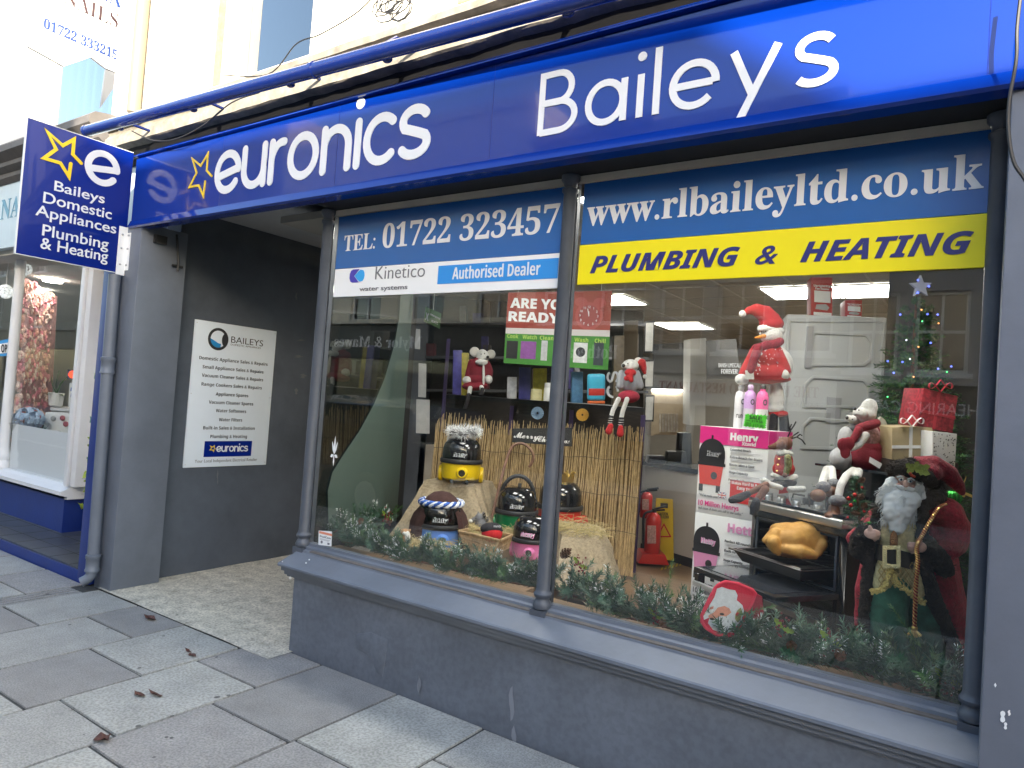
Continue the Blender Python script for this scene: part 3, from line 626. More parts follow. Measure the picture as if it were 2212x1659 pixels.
cable('sagging_cable', 'thin dark cable sagging from the blue tube across the fascia sign top', spl([PY(*p, -.35) for p in ((285, 283), (330, 303), (380, 300), (440, 270), (500, 222), (560, 200))]), .004)
cable('wall_cable', 'thin cable running along the cornice and up the white wall', spl([PY(*p, -.25) for p in ((480, 162), (580, 160), (640, 95), (690, 75), (760, 35), (800, 0), (830, -40))]), .004)
rr = random.Random(4); bun = []
for k in range(9):
    c = PY(850+rr.uniform(-22, 22), 15+rr.uniform(-14, 12), -.16)
    bun.append([c+Vector((math.cos(t*.7+k)*.07*(1+.2*k % .5), 0, math.sin(t*.7+k)*.06)) for t in range(9)])
m = MB()
for s_ in bun: m.tube(s_, .004, 5)
tag(m.build('cable_bundle', CABLE), 'tangled bundle of loose cable and twigs on the cornice', 'cable')
# ================================================================ NEIGHBOURING SALON (left)
NS = thing('salon_building', 'white framed salon with dark blue stall riser beside the grey shop', 'salon', (-8, 0, 0))
nb = lambda m, n, mt, **k: m.build(n, mt, NS, **k)
CREAM2 = mat('white_render', (.8, .79, .76), .75, var=.04, vs=3, bump=.12, bs=22)
wl = PY(100, 250, 0).x; wr = PY(215, 200, 0).x
nb(wall_holes(-20, -5.93, 3.6, 9, [(wl-.3, wr+.25, 3.76, 5.0)], 0, .3), 'upper_wall', CREAM2)
f = MB(); X0, X1 = wl-.3, wr+.25
for a, b, c, d in ((X0, X0+.07, 3.76, 5), (X1-.07, X1, 3.76, 5), (X0, X1, 3.7, 3.76), (X0+.07, X1-.07, 4.93, 5)): f.mm(a, b, .08, .16, c, d)
fo = nb(f, 'window', WFRAME, bevel=.004)
MB().mm(X0+.07, X1-.07, .11, .116, 3.76, 4.93).build('pane', glassmat('upper_glass2', (.5, .56, .62), 4, 1.6), fo)
cu = MB()
for i in range(9): cu.mm(X0+.1+i*.17, X0+.22+i*.17, .2, .204, 3.76, 4.9)
cu.build('blind', mat('pale_blind', (.5, .55, .6), .9), fo)
nb(extr([(0, 3.4), (-.06, 3.4), (-.1, 3.44), (-.1, 3.48), (-.16, 3.52), (-.16, 3.56), (-.24, 3.62), (-.24, 3.68), (-.2, 3.72), (0, 3.75)], -20, -6.15, 40, .003), 'cornice', mat('dark_moulding', (.12, .11, .105), .6, var=.2, vs=8))
nb(MB().mm(-20, -5.5, -.05, .3, 2.75, 3.4), 'fascia', mat('pale_fascia', (.55, .65, .7), .4, var=.05))
t = MB(); q = PY(2, 475, -.056); text2(t, 'NA', facade(-.052), PY(3, 450, -.052).x, PY(44, 440, -.052).x, PY(5, 474, -.052).z, .2, 'sb'); nb(t, 'lettering', mat('teal_letter', (.12, .3, .42), .4))
nb(MB().mm(-24, -5.5, .02, 4.5, 2.7, 2.75), 'shop_ceiling', mat('salon_ceiling', (.6, .58, .54), .8))
nb(MB().mm(-20, -6.9, .16, .6, .06, .455), 'stall_riser', NBLUE)
nb(extr([(.4, .52), (.2, .52), (.17, .5), (.1, .475), (.1, .44), (.16, .425), (.16, .4), (.4, .4)][::-1], -20, -6.85, 1), 'sill', WFRAME)
cx = PY(22, 900, .25).x
for x in (cx, cx-1.65, cx-3.3):
    nb(MB().lathe([(.075, .52), (.075, .58), (.06, .6), (.07, .63), (.07, .66), (.055, .7), (.05, .75), (.046, 2.72)], Matrix.Translation((x, .22, 0)), 16), 'column', WFRAME, smooth=True)
nb(MB().mm(-6.98, -6.76, .17, .42, .52, 2.72).mm(-6.9, -6.84, .14, .17, .52, 2.72), 'jamb', WFRAME, bevel=.01)
nb(MB().mm(-20, -6.98, .25, .256, .52, 2.72), 'pane', GLASSN)
nb(MB().mm(cx+.05, -6.98, .262, .27, .52, .98), 'lower_panel', mat('frosted_white', (.85, .86, .9), .4))
dd = nb(MB().mm(-6.76, -6.7, .35, .5, .16, 2.72).mm(-5.75, -5.6, .35, .5, .16, 2.72).mm(-6.7, -5.75, .35, .5, 2.0, 2.06).mm(-6.7, -6.6, .38, .44, .18, 2.0).mm(-5.85, -5.75, .38, .44, .18, 2.0).mm(-6.6, -5.85, .4, .43, .18, 2.0), 'door', WFRAME, bevel=.005)
MB().mm(-6.68, -5.77, .4, .406, 2.06, 2.72).build('fanlight', GLASST, dd)
nb(MB().mm(-5.56, -5.4, -.3, .3, -.0, 2.4), 'end_board', NBLUE, bevel=.006)
nb(MB().mm(-20, -5.45, -.3, .02, -.02, .078), 'step_face', NBLUE, jit=.003)
nb(MB().mm(-20, -5.5, -.285, .6, .078, .092), 'step_tiles', TILE)
g_ = MB()
for i in range(20): g_.mm(-12+i*.33, -11.995+i*.33, -.284, .6, .0921, .0935)
for y in (-.1, .12): g_.mm(-12, -5.5, y, y+.005, .0921, .0932)
nb(g_, 'tile_joints', JOINT)
nb(MB().mm(-24, -5.6, 4.4, 4.5, 0, 2.72).mm(-24, -23.9, .3, 4.4, 0, 2.72).mm(-5.62, -5.6, .5, 4.4, 0, 2.72), 'interior_wall', mat('salon_wall', (.66, .62, .56), .8))
nb(MB().mm(-24, -5.62, .5, 4.4, 0, .1), 'interior_floor', mat('salon_floor', (.3, .27, .25), .6))
# hanging sign above
XH = -6.5
HS = thing('hanging_sign', 'white sign with blue and dark red serif lettering projecting from the upper wall', 'sign', (XH, -.5, 3.8))
hx = lambda u, v: PX(u, v, XH)
MB().slab([hx(*p) for p in ((40, -60), (292, -60), (292, 90), (268, 163), (228, 147), (197, 123), (138, 143), (60, 100))], (-.03, 0, 0)).build('panel', WHITE, HS)
t = MB(); SHM = frame((XH+.001, 0, 0), (0, 1, 0), (0, 0, 1), (1, 0, 0)); cr = lambda x, y: hx(x*.2728, y*.2728)
text2(t, '01722 333215', SHM, hx(94, 50).y, hx(254, 115).y, cr(345, 212).z-.01, cr(345, 130).z-cr(345, 212).z, 'sb', off=.012)
t.build('lettering', mat('sign_royal_blue', (.012, .045, .2), .4), HS); t = MB(); text2(t, 'CHELSEA', SHM, hx(40, -50).y, hx(263, 10).y, cr(900, 40).z, .1, 'sb', off=-.006); t.build('lettering', mat('sign_royal_blue', (.012, .045, .2), .4), HS)
t = MB(); text2(t, 'NAILS', SHM, cr(500, 20).y, cr(935, 150).y, cr(650, 85).z-.01, .125, 'sb', off=-.012); t.build('lettering', mat('sign_maroon', (.045, .02, .025), .4), HS)
tag(MB().slab([hx(228, 150), hx(264, 163), hx(217, 233)], (-.02, 0, 0)).build('corner_plate', mat('grey_plate', (.16, .17, .19), .3)), 'dark triangular plate beneath the white hanging sign', 'plate')  # shade under the sign, put in as a dark triangle
# inside the salon
ADDLAMP = mat('lit_downlight', (1, .95, .86), .5, emit=13)
zc = 8.6
fw = MB(); rr = random.Random(8)
c4 = [pt(52, 600, 8.4), pt(118, 640, 8.9), pt(100, 985, 8.9), pt(38, 985, 8.4)]
fwt = thing('flower_wall', 'panel of pink and peach artificial roses inside the salon window', 'flower wall', c4[3])
MB().slab(c4, (-.02, .04, 0)).build('backing', mat('flower_back', (.4, .2, .19), .9, var=.3, vs=20), fwt)
for k, (cn_, cc) in enumerate((('pink', (.62, .2, .24)), ('peach', (.66, .36, .28)), ('pale', (.7, .52, .45)))):
    m = MB()
    for i in range(170):
        a, b_ = rr.random(), rr.random(); p = (c4[0]*(1-a)+c4[1]*a)*(1-b_)+(c4[3]*(1-a)+c4[2]*a)*b_
        n_ = Vector((.35, -.9, rr.uniform(-.2, .2))); T = n_.to_track_quat('Z', 'X').to_matrix().to_4x4(); T.translation = p+Vector((0, -.03, 0)); r_ = rr.uniform(.03, .06)
        m.lathe([(.1*r_, .35*r_), (.45*r_, .5*r_), (.6*r_, .15*r_), (.8*r_, .45*r_), (1.0*r_, .1*r_), (.6*r_, -.2*r_)], T @ Matrix.Rotation(rr.uniform(-.5, .5), 4, 'X'), 7)
    m.build('roses', mat('rose_'+cn_, cc, .7, var=.25, vs=30), fwt)
for k, (u_, v_, r_, lab) in enumerate(((50, 580, 17, 'crystal globe pendant lamp hanging nearest the white column'), (12, 630, 15, 'crystal globe pendant lamp at the left edge of the photo'))):
    p = pt(u_, v_, 7.6); o = thing('pendant_lamp', lab, 'lamp', p, 'globe pendant lamps in the salon')
    m = MB(); m.tube([p, Vector((p.x, p.y, 2.7))], .004, 5); m.build('cord', WFRAME, o)
    m = MB(); rr = random.Random(k)
    for i in range(70):
        d = Vector((rr.gauss(0, 1), rr.gauss(0, 1), rr.gauss(0, 1))).normalized(); m.ell(p+d*px(r_*.85, 7.6), px(3, 7.6), None, 6, 4)
    m.build('globe', mat('crystal', (.7, .72, .72), .1, emit=.12), o)
o = thing('ceiling_lamp', 'round flush ceiling lamp shining inside the salon', 'lamp', pt(58, 566, 8.2)); MB().lathe([(0, -.02), (.1, -.02), (.11, 0), (0, 0)], Matrix.Translation(pt(58, 566, 8.2)), 20).build('diffuser', LAMP, o)
for x_, y_ in ((-8.2, 1.2), (-9.6, 1.0), (-11, 1.4)):  # extra lamps, added to brighten the salon interior
    o = thing('ceiling_lamp', 'round flush ceiling lamp inside the salon, hidden by the blue projecting sign', 'lamp', (x_, y_, 2.68), 'round salon lamps'); MB().lathe([(0, -.02), (.1, -.02), (.11, 0), (0, 0)], Matrix.Translation((x_, y_, 2.68)), 20).build('diffuser', ADDLAMP, o)
p = pt(62, 905, 7.45); o = thing('hydrangea_bouquet', 'pale blue hydrangea bunch in clear wrap behind the salon window', 'bouquet', pt(62, 1000, 7.45))
m = MB(); rr = random.Random(6)
for i in range(150):
    d = Vector((rr.gauss(0, 1), rr.gauss(0, 1), rr.gauss(0, .9))).normalized(); c = p+Vector((d.x*.16, d.y*.14, d.z*.12)); s = d.orthogonal().normalized()*.028; s2 = d.cross(s)
    m.add([c+s, c+s2, c-s, c-s2, c+d*.01], [[0, 1, 4], [1, 2, 4], [2, 3, 4], [3, 0, 4]])
m.build('petals', mat('hydrangea', (.42, .55, .74), .7, var=.2, vs=40), o)
m = MB()
for i in range(46):
    a = rr.uniform(0, 6.28); q = p+Vector((math.cos(a)*.03, math.sin(a)*.03, -.45)); e = p+Vector((math.cos(a)*rr.uniform(.05, .2), math.sin(a)*.15, rr.uniform(-.2, -.05))); m.tube([q, q.lerp(e, .5)+Vector((0, 0, .03)), e], .006, 4)
m.build('stems', mat('stem_green', (.03, .07, .03), .6), o)
q = p-Vector((0, 0, .46)); MB().lathe([(.09, 0), (.1, .02), (.1, .2), (.17, .36), (.2, .42)], Matrix.Translation(q), 14).build('wrap', glassmat('clear_wrap', (.85, .85, .85), 3), o)
def chair_():
    p = pt(122, 975, 7.6); o = thing('salon_chair', 'white salon chair with teal seat and three round cut-outs in its back', 'chair', pt(125, 1060, 7.6))
    c = [pt(*a_, 7.6) for a_ in ((98, 890), (160, 893), (164, 960), (150, 985), (95, 975), (90, 930))]
    MB().slab(c, FWD*.05).build('backrest', WFRAME, o, bevel=.01)
    for u_, v_, mt_ in ((115, 904, 'grey_disc'), (135, 903, 'red_disc'), (142, 916, 'red_disc')): MB().ell(pt(u_, v_, 7.59), (.03, .012, .03), CAMR).build('cut_out', mat(mt_, (.4, .4, .4) if mt_[0] == 'g' else (.4, .1, .12), .5), o)
    MB().slab([pt(*a_, 7.55) for a_ in ((98, 935), (162, 937), (168, 990), (96, 985))], FWD*.3).build('seat', mat('teal_seat', (.2, .4, .36), .5), o, bevel=.02)
    MB().tube([pt(126, 930, 7.4), pt(124, 960, 7.4), pt(126, 1080, 7.5)], .03, 8).build('arm', WFRAME, o)
chair_()
sh = [pt(*a_, 8.6) for a_ in ((108, 880), (166, 884), (166, 890), (108, 886))]
tag(MB().slab(sh, FWD*.3).build('shelf', WFRAME), 'thin white shelf with a plant pot and screen inside the salon', 'shelf')
b0 = pt(120, 878, 8.65); o = thing('orchid_plant', 'white pot of bare orchid stems on the salon shelf', 'plant', b0)
MB().lathe([(.06, 0), (.075, .02), (.09, .17), (.08, .17), (.06, .15)], Matrix.Translation(b0), 14).build('pot', WHITE, o)
m = MB()
for e in ((128, 800), (150, 808), (145, 815), (112, 815)): m.tube(spl([b0+Vector((0, 0, .15)), pt((120+e[0])/2-3, 830, 8.65), pt(*e, 8.65)], 4), .006, 5)
for a in range(5): d = Vector((math.cos(a*1.3), math.sin(a*1.3), .25)); m.loft([[b0+Vector((0, 0, .15))+d*t_*.2+Vector((0, 0, -.35*t_*t_*.2))+d.cross(Vector((0, 0, 1)))*s_*.025*math.sin(math.pi*min(.98, t_+.1)) for s_ in (-1, 0, 1)] for t_ in (0, .3, .6, .9)], closed=False)
m.build('stems', mat('orchid_green', (.05, .1, .03), .5), o)
o = thing('card_stand', 'narrow white stand with payment cards and a small dark blue screen on top', 'stand', pt(157, 880, 8.0))
MB().slab([pt(*a_, 8.0) for a_ in ((150, 827), (166, 828), (163, 880), (147, 879))], FWD*.03).build('stand', WHITE, o)
MB().slab([pt(*a_, 7.98) for a_ in ((146, 798), (170, 799), (169, 820), (145, 819))], FWD*.03).build('screen', mat('screen_navy', (.01, .02, .12), .2), o)
MB().ell(pt(157, 809, 7.975), (.05, .008, .045), CAMR).build('screen_glow', mat('screen_red', (.7, .05, .02), .4, emit=.5), o)
m = MB()
for v_ in (842, 855): m.slab([pt(*a_, 7.99) for a_ in ((153, v_-5), (163, v_-5), (162, v_+3), (152, v_+3))], FWD*.006)
m.build('cards', mat('card_blue', (.05, .15, .5), .4), o)
op = [pt(*a_, 7.35) for a_ in ((-6, 737), (29, 730), (27, 768), (-6, 770))]
o = thing('open_sign', 'white sign with blue edges reading OPEN in the salon window', 'sign', op[3])
MB().slab(op, FWD*.006).build('panel', mat('open_blue', (.06, .3, .62), .4), o)
e_ = FWD*-.003; MB().slab([pt(*a_, 7.345) for a_ in ((-6, 744), (29, 738), (28, 762), (-6, 764))], FWD*.003).build('strip', WHITE, o)
t = MB(); p = pt(3, 761, 7.34); T = frame(p, RIGHT, UP, -FWD); text2(t, 'OPEN', T, 0, px(25, 7.34), 0, px(17, 7.34), 'b'); t.build('lettering', INK, o)
# ivy garland along the salon door
iv = thing('ivy_garland', 'artificial ivy garland hanging beside the salon door', 'garland', (-6.2, .3, .5)); rr = random.Random(2)
Pv = [(215, 800), (208, 835), (212, 870), (205, 910), (198, 950), (203, 985), (196, 1010), (190, 1040), (188, 1075), (184, 1105)]
MB().tube(spl([PY(*p, .3) for p in Pv]), .004, 5).build('stem', mat('stem_green', (.03, .07, .03)), iv)
for mt_, sd, nn in ((mat('ivy_lime', (.32, .42, .04), .5), 1, 22), (mat('ivy_teal', (.12, .3, .24), .5), 2, 14)):
    rr = random.Random(sd); m = MB()
    for i in range(nn):
        k = rr.uniform(0, len(Pv)-1.01); a = Pv[int(k)]; b = Pv[int(k)+1]; f_ = k % 1; p = PY(a[0]+(b[0]-a[0])*f_+rr.uniform(-9, 9), a[1]+(b[1]-a[1])*f_, .26); s = rr.uniform(.028, .05)
        T = CAMR @ Matrix.Rotation(rr.uniform(-.8, .8), 3, 'Y') @ Matrix.Rotation(rr.uniform(-.7, .7), 3, 'X')
        m.add([p+T @ Vector((x*s, y*s*.3, z*s)) for x, y, z in ((0, 0, -1.1), (.55, .2, -.2), (1, 0, .3), (.4, .1, .4), (0, .3, .9), (-.4, .1, .4), (-1, 0, .3), (-.55, .2, -.2), (0, -.15, 0))], [[i_, (i_+1) % 8, 8] for i_ in range(8)])
    m.build('leaves', mt_, iv)
for u_, v_ in ((165, 760), (168, 815)): pass
# ================================================================ NATIVITY DISPLAY, LEFT WINDOW
def vacuum(label, u, v, zc, wpx, col, txt, txtcol=None, yaw=0, handle=False, knob=True, dome=True, edge=None, zbase=None, extra=None):
    """drum vacuum cleaner: coloured drum, black rim, domed lid with its name, hose socket, wheels. u,v = middle of the rim"""
    rim = pt(u, v, zc); k = px(wpx, zc)/.345; z0 = rim.z-.175*k
    o = thing('vacuum_cleaner', label, 'vacuum cleaner', (rim.x, rim.y, z0), 'drum vacuum cleaners in the window')
    face = math.atan2(RIGHT.y, RIGHT.x)+yaw
    T = Matrix.Translation((rim.x, rim.y, z0)) @ Matrix.Rotation(face, 4, 'Z') @ Matrix.Scale(k, 4)
    cm = mat('vac_%d_%d_%d' % tuple(int(c*99) for c in col), col, .3, coat=.3)
    MB().lathe([(.0, .025), (.13, .025), (.15, .04), (.155, .07), (.158, .165), (.0, .165)], T, 40).build('drum', cm, o, smooth=True)
    MB().lathe([(.15, .158), (.17, .16), (.173, .166), (.173, .186), (.168, .192), (.15, .194)], T, 40).build('rim', MBLACK, o, smooth=True)
    MB().lathe([(.155, .19), (.158, .225), (.155, .27), (.143, .312), (.116, .345), (.075, .362), (.0, .367)], T, 40).build('lid', PBLACK, o, smooth=True)
    hs = MB(); H = T @ Matrix.Translation((0.02, -.148, .09)) @ Matrix.Rotation(rad(90), 4, 'X')
    hs.lathe([(.05, -.02), (.046, .012), (.038, .026), (.034, .03), (.028, .03), (.027, .012)], H, 22).build('hose_socket', cm, o, smooth=True)
    MB().lathe([(0, .013), (.0275, .0131)], H, 22).build('socket_hole', MBLACK, o)
    for s in (-1, 1):
        MB().lathe([(0, -.015), (.06, -.015), (.065, 0), (.06, .015), (.02, .02), (0, .02)], T @ Matrix.Translation((s*.165, .06, .065)) @ Matrix.Rotation(rad(90), 4, 'Y'), 20).build('wheel', cm, o, smooth=True)
    for s in (-1, 1): MB().lathe([(0, -.012), (.022, -.012), (.022, .012), (0, .012)], T @ Matrix.Translation((s*.06, -.11, .022)) @ Matrix.Rotation(rad(90), 4, 'Y'), 12).build('castor', MBLACK, o)
    if knob: MB().lathe([(.014, .36), (.014, .39), (.01, .395), (0, .395)], T @ Matrix.Translation((.01, 0, 0)), 12).build('knob', MBLACK, o)
    if handle:
        a = [T @ Vector((.135*math.cos(t), .02, .26+.19*math.sin(t))) for t in [math.pi*i/16 for i in range(17)]]
        MB().tube(a, .016*k, 8).build('handle', MBLACK, o, smooth=True)
    def wrap(p):
        r = .1585+p.z; a = p.x/.158; return Vector((r*math.sin(a), -r*math.cos(a), p.y)) if p.y < .245 else Vector(((r-(p.y-.222)*.25)*math.sin(a), -(r-(p.y-.222)*.25)*math.cos(a), p.y))
    tw = .108; tx0 = -.054+.0
    for off, ext, m_ in ((.12, .0018, LETW), (.0, .0036, txtcol or INK)):
        b = MB(); b.text(txt, T, (tx0-.006, tx0+tw+.006, .205, .257), 'b', off=off, ext=ext, wrap=wrap); b.build('lettering', m_, o)
    return o, T, k
YEL, BLU, GRN, RED, PNK = (.85, .6, .01), (.1, .26, .75), (.0, .19, .06), (.62, .03, .015), (.8, .22, .5)
vy, Ty, ky = vacuum('yellow drum vacuum cleaner with black lid on the hessian covered block, white tinsel halo above', *a1(975, 338), 5.2, 92, YEL, 'Henry')
vb, Tb, kb = vacuum('blue drum vacuum cleaner with brown headscarf at the front of the nativity', *a1(840, 735), 4.73, 104, BLU, 'Henry', yaw=.12)
vg, Tg, kg = vacuum('green drum vacuum cleaner with tall curved black handle behind the wicker basket', *a1(1318, 652), 5.12, 95, GRN, 'Henry', handle=True)
vr, Tr, kr = vacuum('red drum vacuum cleaner wearing a gold crown, partly behind the middle column', *a1(1588, 622), 5.4, 101, RED, 'Henry', yaw=-.55, knob=False)
vp, Tp, kp = vacuum('pink drum vacuum cleaner at the front beside the wicker basket', *a1(1410, 825), 4.72, 90, PNK, 'Hetty', mat('name_pink', (.8, .35, .6), .4), yaw=-.25, edge=INK)
# tinsel halo, headscarf, crown
c = pt(*a1(990, 158), 5.2); o = thing('tinsel_halo', 'fluffy white tinsel halo over the yellow vacuum cleaner', 'halo', c)
ring = [(c+RIGHT*.095*math.cos(t)+FWD*.1*math.sin(t)+UP*.012*math.sin(t*5), .03) for t in [2*math.pi*i/22 for i in range(22)]]
b = MB(); b.tube([p for p, r in ring]+[ring[0][0]], .018, 8); b.build('ring', FURG, o)
fur('tinsel', mat('tinsel_white', (.8, .82, .84), .5), o, ring, 1300, .04, .002, seed=3)
MB().tube([c-UP*.005+FWD*.09, c-UP*.09+FWD*.06], .003, 5).build('wire', STEEL, o)
o = thing('headscarf', 'brown cloth headscarf with blue and white twisted band on the blue vacuum cleaner', 'headscarf', pt(*a1(850, 600), 4.73))
pr = lambda x, y, dz=0: pt(*a1(x, y), 4.73+dz)
rings = []
for z_, rx, ry, oy in ((.415, .01, .01, .0), (.405, .06, .06, 0), (.375, .1, .1, 0), (.335, .135, .13, 0), (.3, .15, .15, .01), (.25, .185, .18, .02), (.19, .205, .2, .03), (.12, .21, .2, .04), (.03, .215, .2, .05)):
    R = []
    for i in range(25):
        a = rad(-52+284*i/24) if z_ < .32 else rad(-90+360*i/24); w_ = 1+.05*math.sin(i*2.3)*(1 if z_ < .3 else .2)
        R.append(Tb @ Vector((rx*w_*math.cos(a)/1.0, oy+ry*w_*math.sin(a), z_)))
    rings.append(R)
b = MB(); b.loft(rings, cap=False, closed=False); b.loft([[p+Vector((0, 0, -.004)) for p in r] for r in rings], cap=False, closed=False); b.build('cloth', mat('brown_cloth', (.06, .027, .024), .95, var=.25, vs=25, bump=.5, bs=120), o, smooth=True)
bd = [Tb @ Vector((.145*math.cos(t), .145*math.sin(t), .335)) for t in [2*math.pi*i/48 for i in range(49)]]
for j, mt_ in enumerate((mat('band_white', (.75, .77, .8), .6), mat('band_blue', (.03, .12, .5), .6))):
    m = MB()
    for s in range(4):
        m.tube([p+Vector((0, 0, 1))*.012*math.sin(i*1.05+j*math.pi/4+s*math.pi/2)+(p-bd[0].lerp(bd[24], .5)).normalized()*.012*math.cos(i*1.05+j*math.pi/4+s*math.pi/2) for i, p in enumerate(bd)], .0125, 6) if s % 2 == j else None
    m.build('band', mt_, o, smooth=True)
c = Tr @ Vector((0.03, 0, .36)); o = thing('gold_crown', 'small gold toy crown on the red vacuum cleaner', 'crown', c)
m = MB(); n = 40; R0 = []; R1 = []
for i in range(n):
    a = 2*math.pi*i/n; h = .035+.035*abs(math.sin(a*4)); R0.append(c+Vector((.062*math.cos(a), .062*math.sin(a), 0))); R1.append(c+Vector((.07*math.cos(a), .07*math.sin(a), h)))
m.loft([R0, R1], cap=False); m.loft([[p+(c-p)*.05 for p in R0], [p+(c-p)*.04 for p in R1]], cap=False)
for i in range(8): a = math.pi*(i+.5)/4; m.ell(c+Vector((.07*math.cos(a), .07*math.sin(a), .076)), .008, None, 8, 6)
m.build('band', GOLD, o)
# hessian covered block
def drape(name, label, top, bot, ztop, folds=9, amp=.02, m=BURLAP, seed=1, crown=0):
    """cloth over a block: top outline to a flared, folded hem"""
    rr = random.Random(seed); R = []; cen = sum((Vector(p) for p in top), Vector())/len(top)
    def dens(P, k=26): 
        o = []
        for i in range(len(P)):
            a, b_ = Vector(P[i]), Vector(P[(i+1) % len(P)])
            for j in range(k): o.append(a.lerp(b_, j/k))
        return o
    A, B = dens(top), dens(bot)
    R.append([cen.lerp(p, .35)+Vector((0, 0, .006+crown*.9)) for p in A]); R.append([cen.lerp(p, .7)+Vector((0, 0, .005+crown*.5)) for p in A]); R.append([cen.lerp(p, .94)+Vector((0, 0, .002)) for p in A]); R.append([p-Vector((0, 0, .004+crown*.4)) for p in A])
    for t in (.06, .14, .24, .36, .48, .6, .72, .84, .93, 1):
        q = []
        for i, (a, b_) in enumerate(zip(A, B)):
            tt = t**(1+.5*(crown > 0)); p = Vector((*a.lerp(b_, t).xy, a.z+(b_.z-a.z)*tt)); d = (p-cen); d.z = 0; d.normalize(); w_ = math.sin(i*folds*2*math.pi/len(A)+2*noise.noise(p*3))
            q.append(p+d*(amp*(.25+t)*w_+.016*noise.noise(p*11)+.006*noise.noise(p*37))+Vector((0, 0, .014*t*noise.noise(p*9))))
        R.append(q)
    m_ = MB(); m_.loft(R, cap=False); m_.poly(R[0])
    return tag(m_.build(name, m, smooth=True), label, 'cloth')
ZT = vy.location.z-.002; tp = [pt(*a1(*p), 5.2) for p in ((745, 452), (1045, 482), (1190, 478), (880, 440))]; ZT0 = ZT
def atz(p, z): return PZ(*p, z)
top = [atz(a1(745, 455), ZT), atz(a1(1050, 490), ZT), atz(a1(1192, 462), ZT), atz(a1(900, 430), ZT)]
cen = sum(top, Vector())/4
top = [Vector((p.x, min(max(p.y, vy.location.y-.3), vy.location.y+.35), ZT)) for p in top]
bot = [pt(*a1(470, 905), 4.75), pt(*a1(1190, 800), 4.85), pt(*a1(1330, 760), 5.6), pt(*a1(760, 780), 5.7)]
for p in bot: p.z = .5
drape('hessian_cloth', 'hessian cloth draped over the block under the yellow vacuum cleaner', top, bot, ZT, 11, .025)
tp_ = [Vector((vg.location.x-.25, vg.location.y-.24, .6)), Vector((vr.location.x+.22, vr.location.y-.24, .6)), Vector((vr.location.x+.2, vr.location.y+.2, .6)), Vector((vg.location.x-.25, vg.location.y+.2, .6))]
zs_ = min(vg.location.z, vr.location.z)-.004
for p in tp_: p.z = zs_
bt_ = [p+(p-sum(tp_, Vector())/4)*.12 for p in tp_]
for p in bt_: p.z = .49
drape('hessian_cloth', 'hessian covered step under the green and red vacuum cleaners', tp_, bt_, zs_, 7, .012, seed=6)
# straw and hessian mound on the right
top = [pt(*a1(1600, 775), 4.55), pt(*a1(1840, 800), 4.5), pt(*a1(1850, 770), 5.0), pt(*a1(1560, 740), 5.1)]
zt = sum(p.z for p in top)/4
for p in top: p.z = zt
bot = [pt(*a1(1560, 1080), 4.2), pt(*a1(1990, 1100), 4.25), pt(*a1(1980, 980), 4.9), pt(*a1(1500, 900), 5.2)]
for p in bot: p.z = .47
bot[1].z = bot[2].z = .26
drape('hessian_cloth', 'hessian cloth over a low mound right of the middle column, straw on top', top, bot, zt, 8, .03, seed=4, crown=.03)
def strawpile(name, label, spots, n, seed):
    rr = random.Random(seed); m = MB()
    for i in range(n):
        c, r, h = spots[rr.randrange(len(spots))]; p = Vector(c)+Vector((rr.gauss(0, .5)*r, rr.gauss(0, .5)*r, abs(rr.gauss(0, .4))*h)); d = Vector((rr.gauss(0, 1), rr.gauss(0, 1), rr.gauss(0, .35))).normalized()*rr.uniform(.02, .06)
        m.tube([p-d, p+Vector((0, 0, rr.uniform(0, .012))), p+d], .0014, 3, False)
    return tag(m.build(name, STRAW), label, 'straw', kind='stuff')
strawpile('straw', 'loose straw heaped over the hessian mound and the stage floor', [(pt(*a1(x, y), z), r, h) for x, y, z, r, h in ((1680, 775, 4.72, .2, .09), (1730, 790, 4.6, .2, .08), (1780, 800, 4.7, .12, .05), (1620, 770, 4.75, .1, .05), (1020, 775, 4.75, .11, .05), (1070, 800, 4.7, .1, .04), (700, 850, 4.55, .16, .03), (820, 870, 4.45, .2, .02), (1250, 800, 4.8, .14, .05))], 1500, 9)
# reed screen
rs = thing('reed_screen', 'upright reed screen leaning as a backdrop behind the nativity', 'screen', pt(*b1(1400, 1300), 5.6))
rr = random.Random(12); m = MB(); tl, tr, bl_, br_ = pt(*b1(840, 905), 6.0), pt(*b1(2045, 960), 5.45), pt(*b1(790, 1250), 6.0), pt(*b1(1985, 1735), 5.45)
bl_.z = .27; br_.z = .27
NR = 280
for i in range(NR):
    t = (i+rr.uniform(-.4, .4))/NR; a = tl.lerp(tr, t); b = bl_.lerp(br_, t); up_ = rr.uniform(-.05, .05)+(.05 if .02 < t < .25 else 0); a = a+(a-b).normalized()*up_; s_ = rr.uniform(-.02, .02)
    w_ = rr.uniform(.0025, .0048); q = FWD*rr.uniform(0, .02)
    m.tube([b+q, b.lerp(a, .5)+q+RIGHT*rr.uniform(-.01, .01), a+q+RIGHT*s_], [w_*1.1, w_, w_*.7], 5, False)
m.build('reeds', [REED], rs)
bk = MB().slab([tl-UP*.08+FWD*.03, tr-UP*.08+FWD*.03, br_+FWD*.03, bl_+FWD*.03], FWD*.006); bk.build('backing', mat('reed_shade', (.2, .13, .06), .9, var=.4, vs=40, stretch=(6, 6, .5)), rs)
m = MB()
for f_ in (.2, .45, .7): m.tube([tl.lerp(bl_, f_)-FWD*.006+UP*.006*math.sin(i*.9)+(tr.lerp(br_, f_)-tl.lerp(bl_, f_))*i/40 for i in range(41)], .0022, 4)
m.build('binding', mat('binding_wire', (.12, .09, .06), .7), rs)
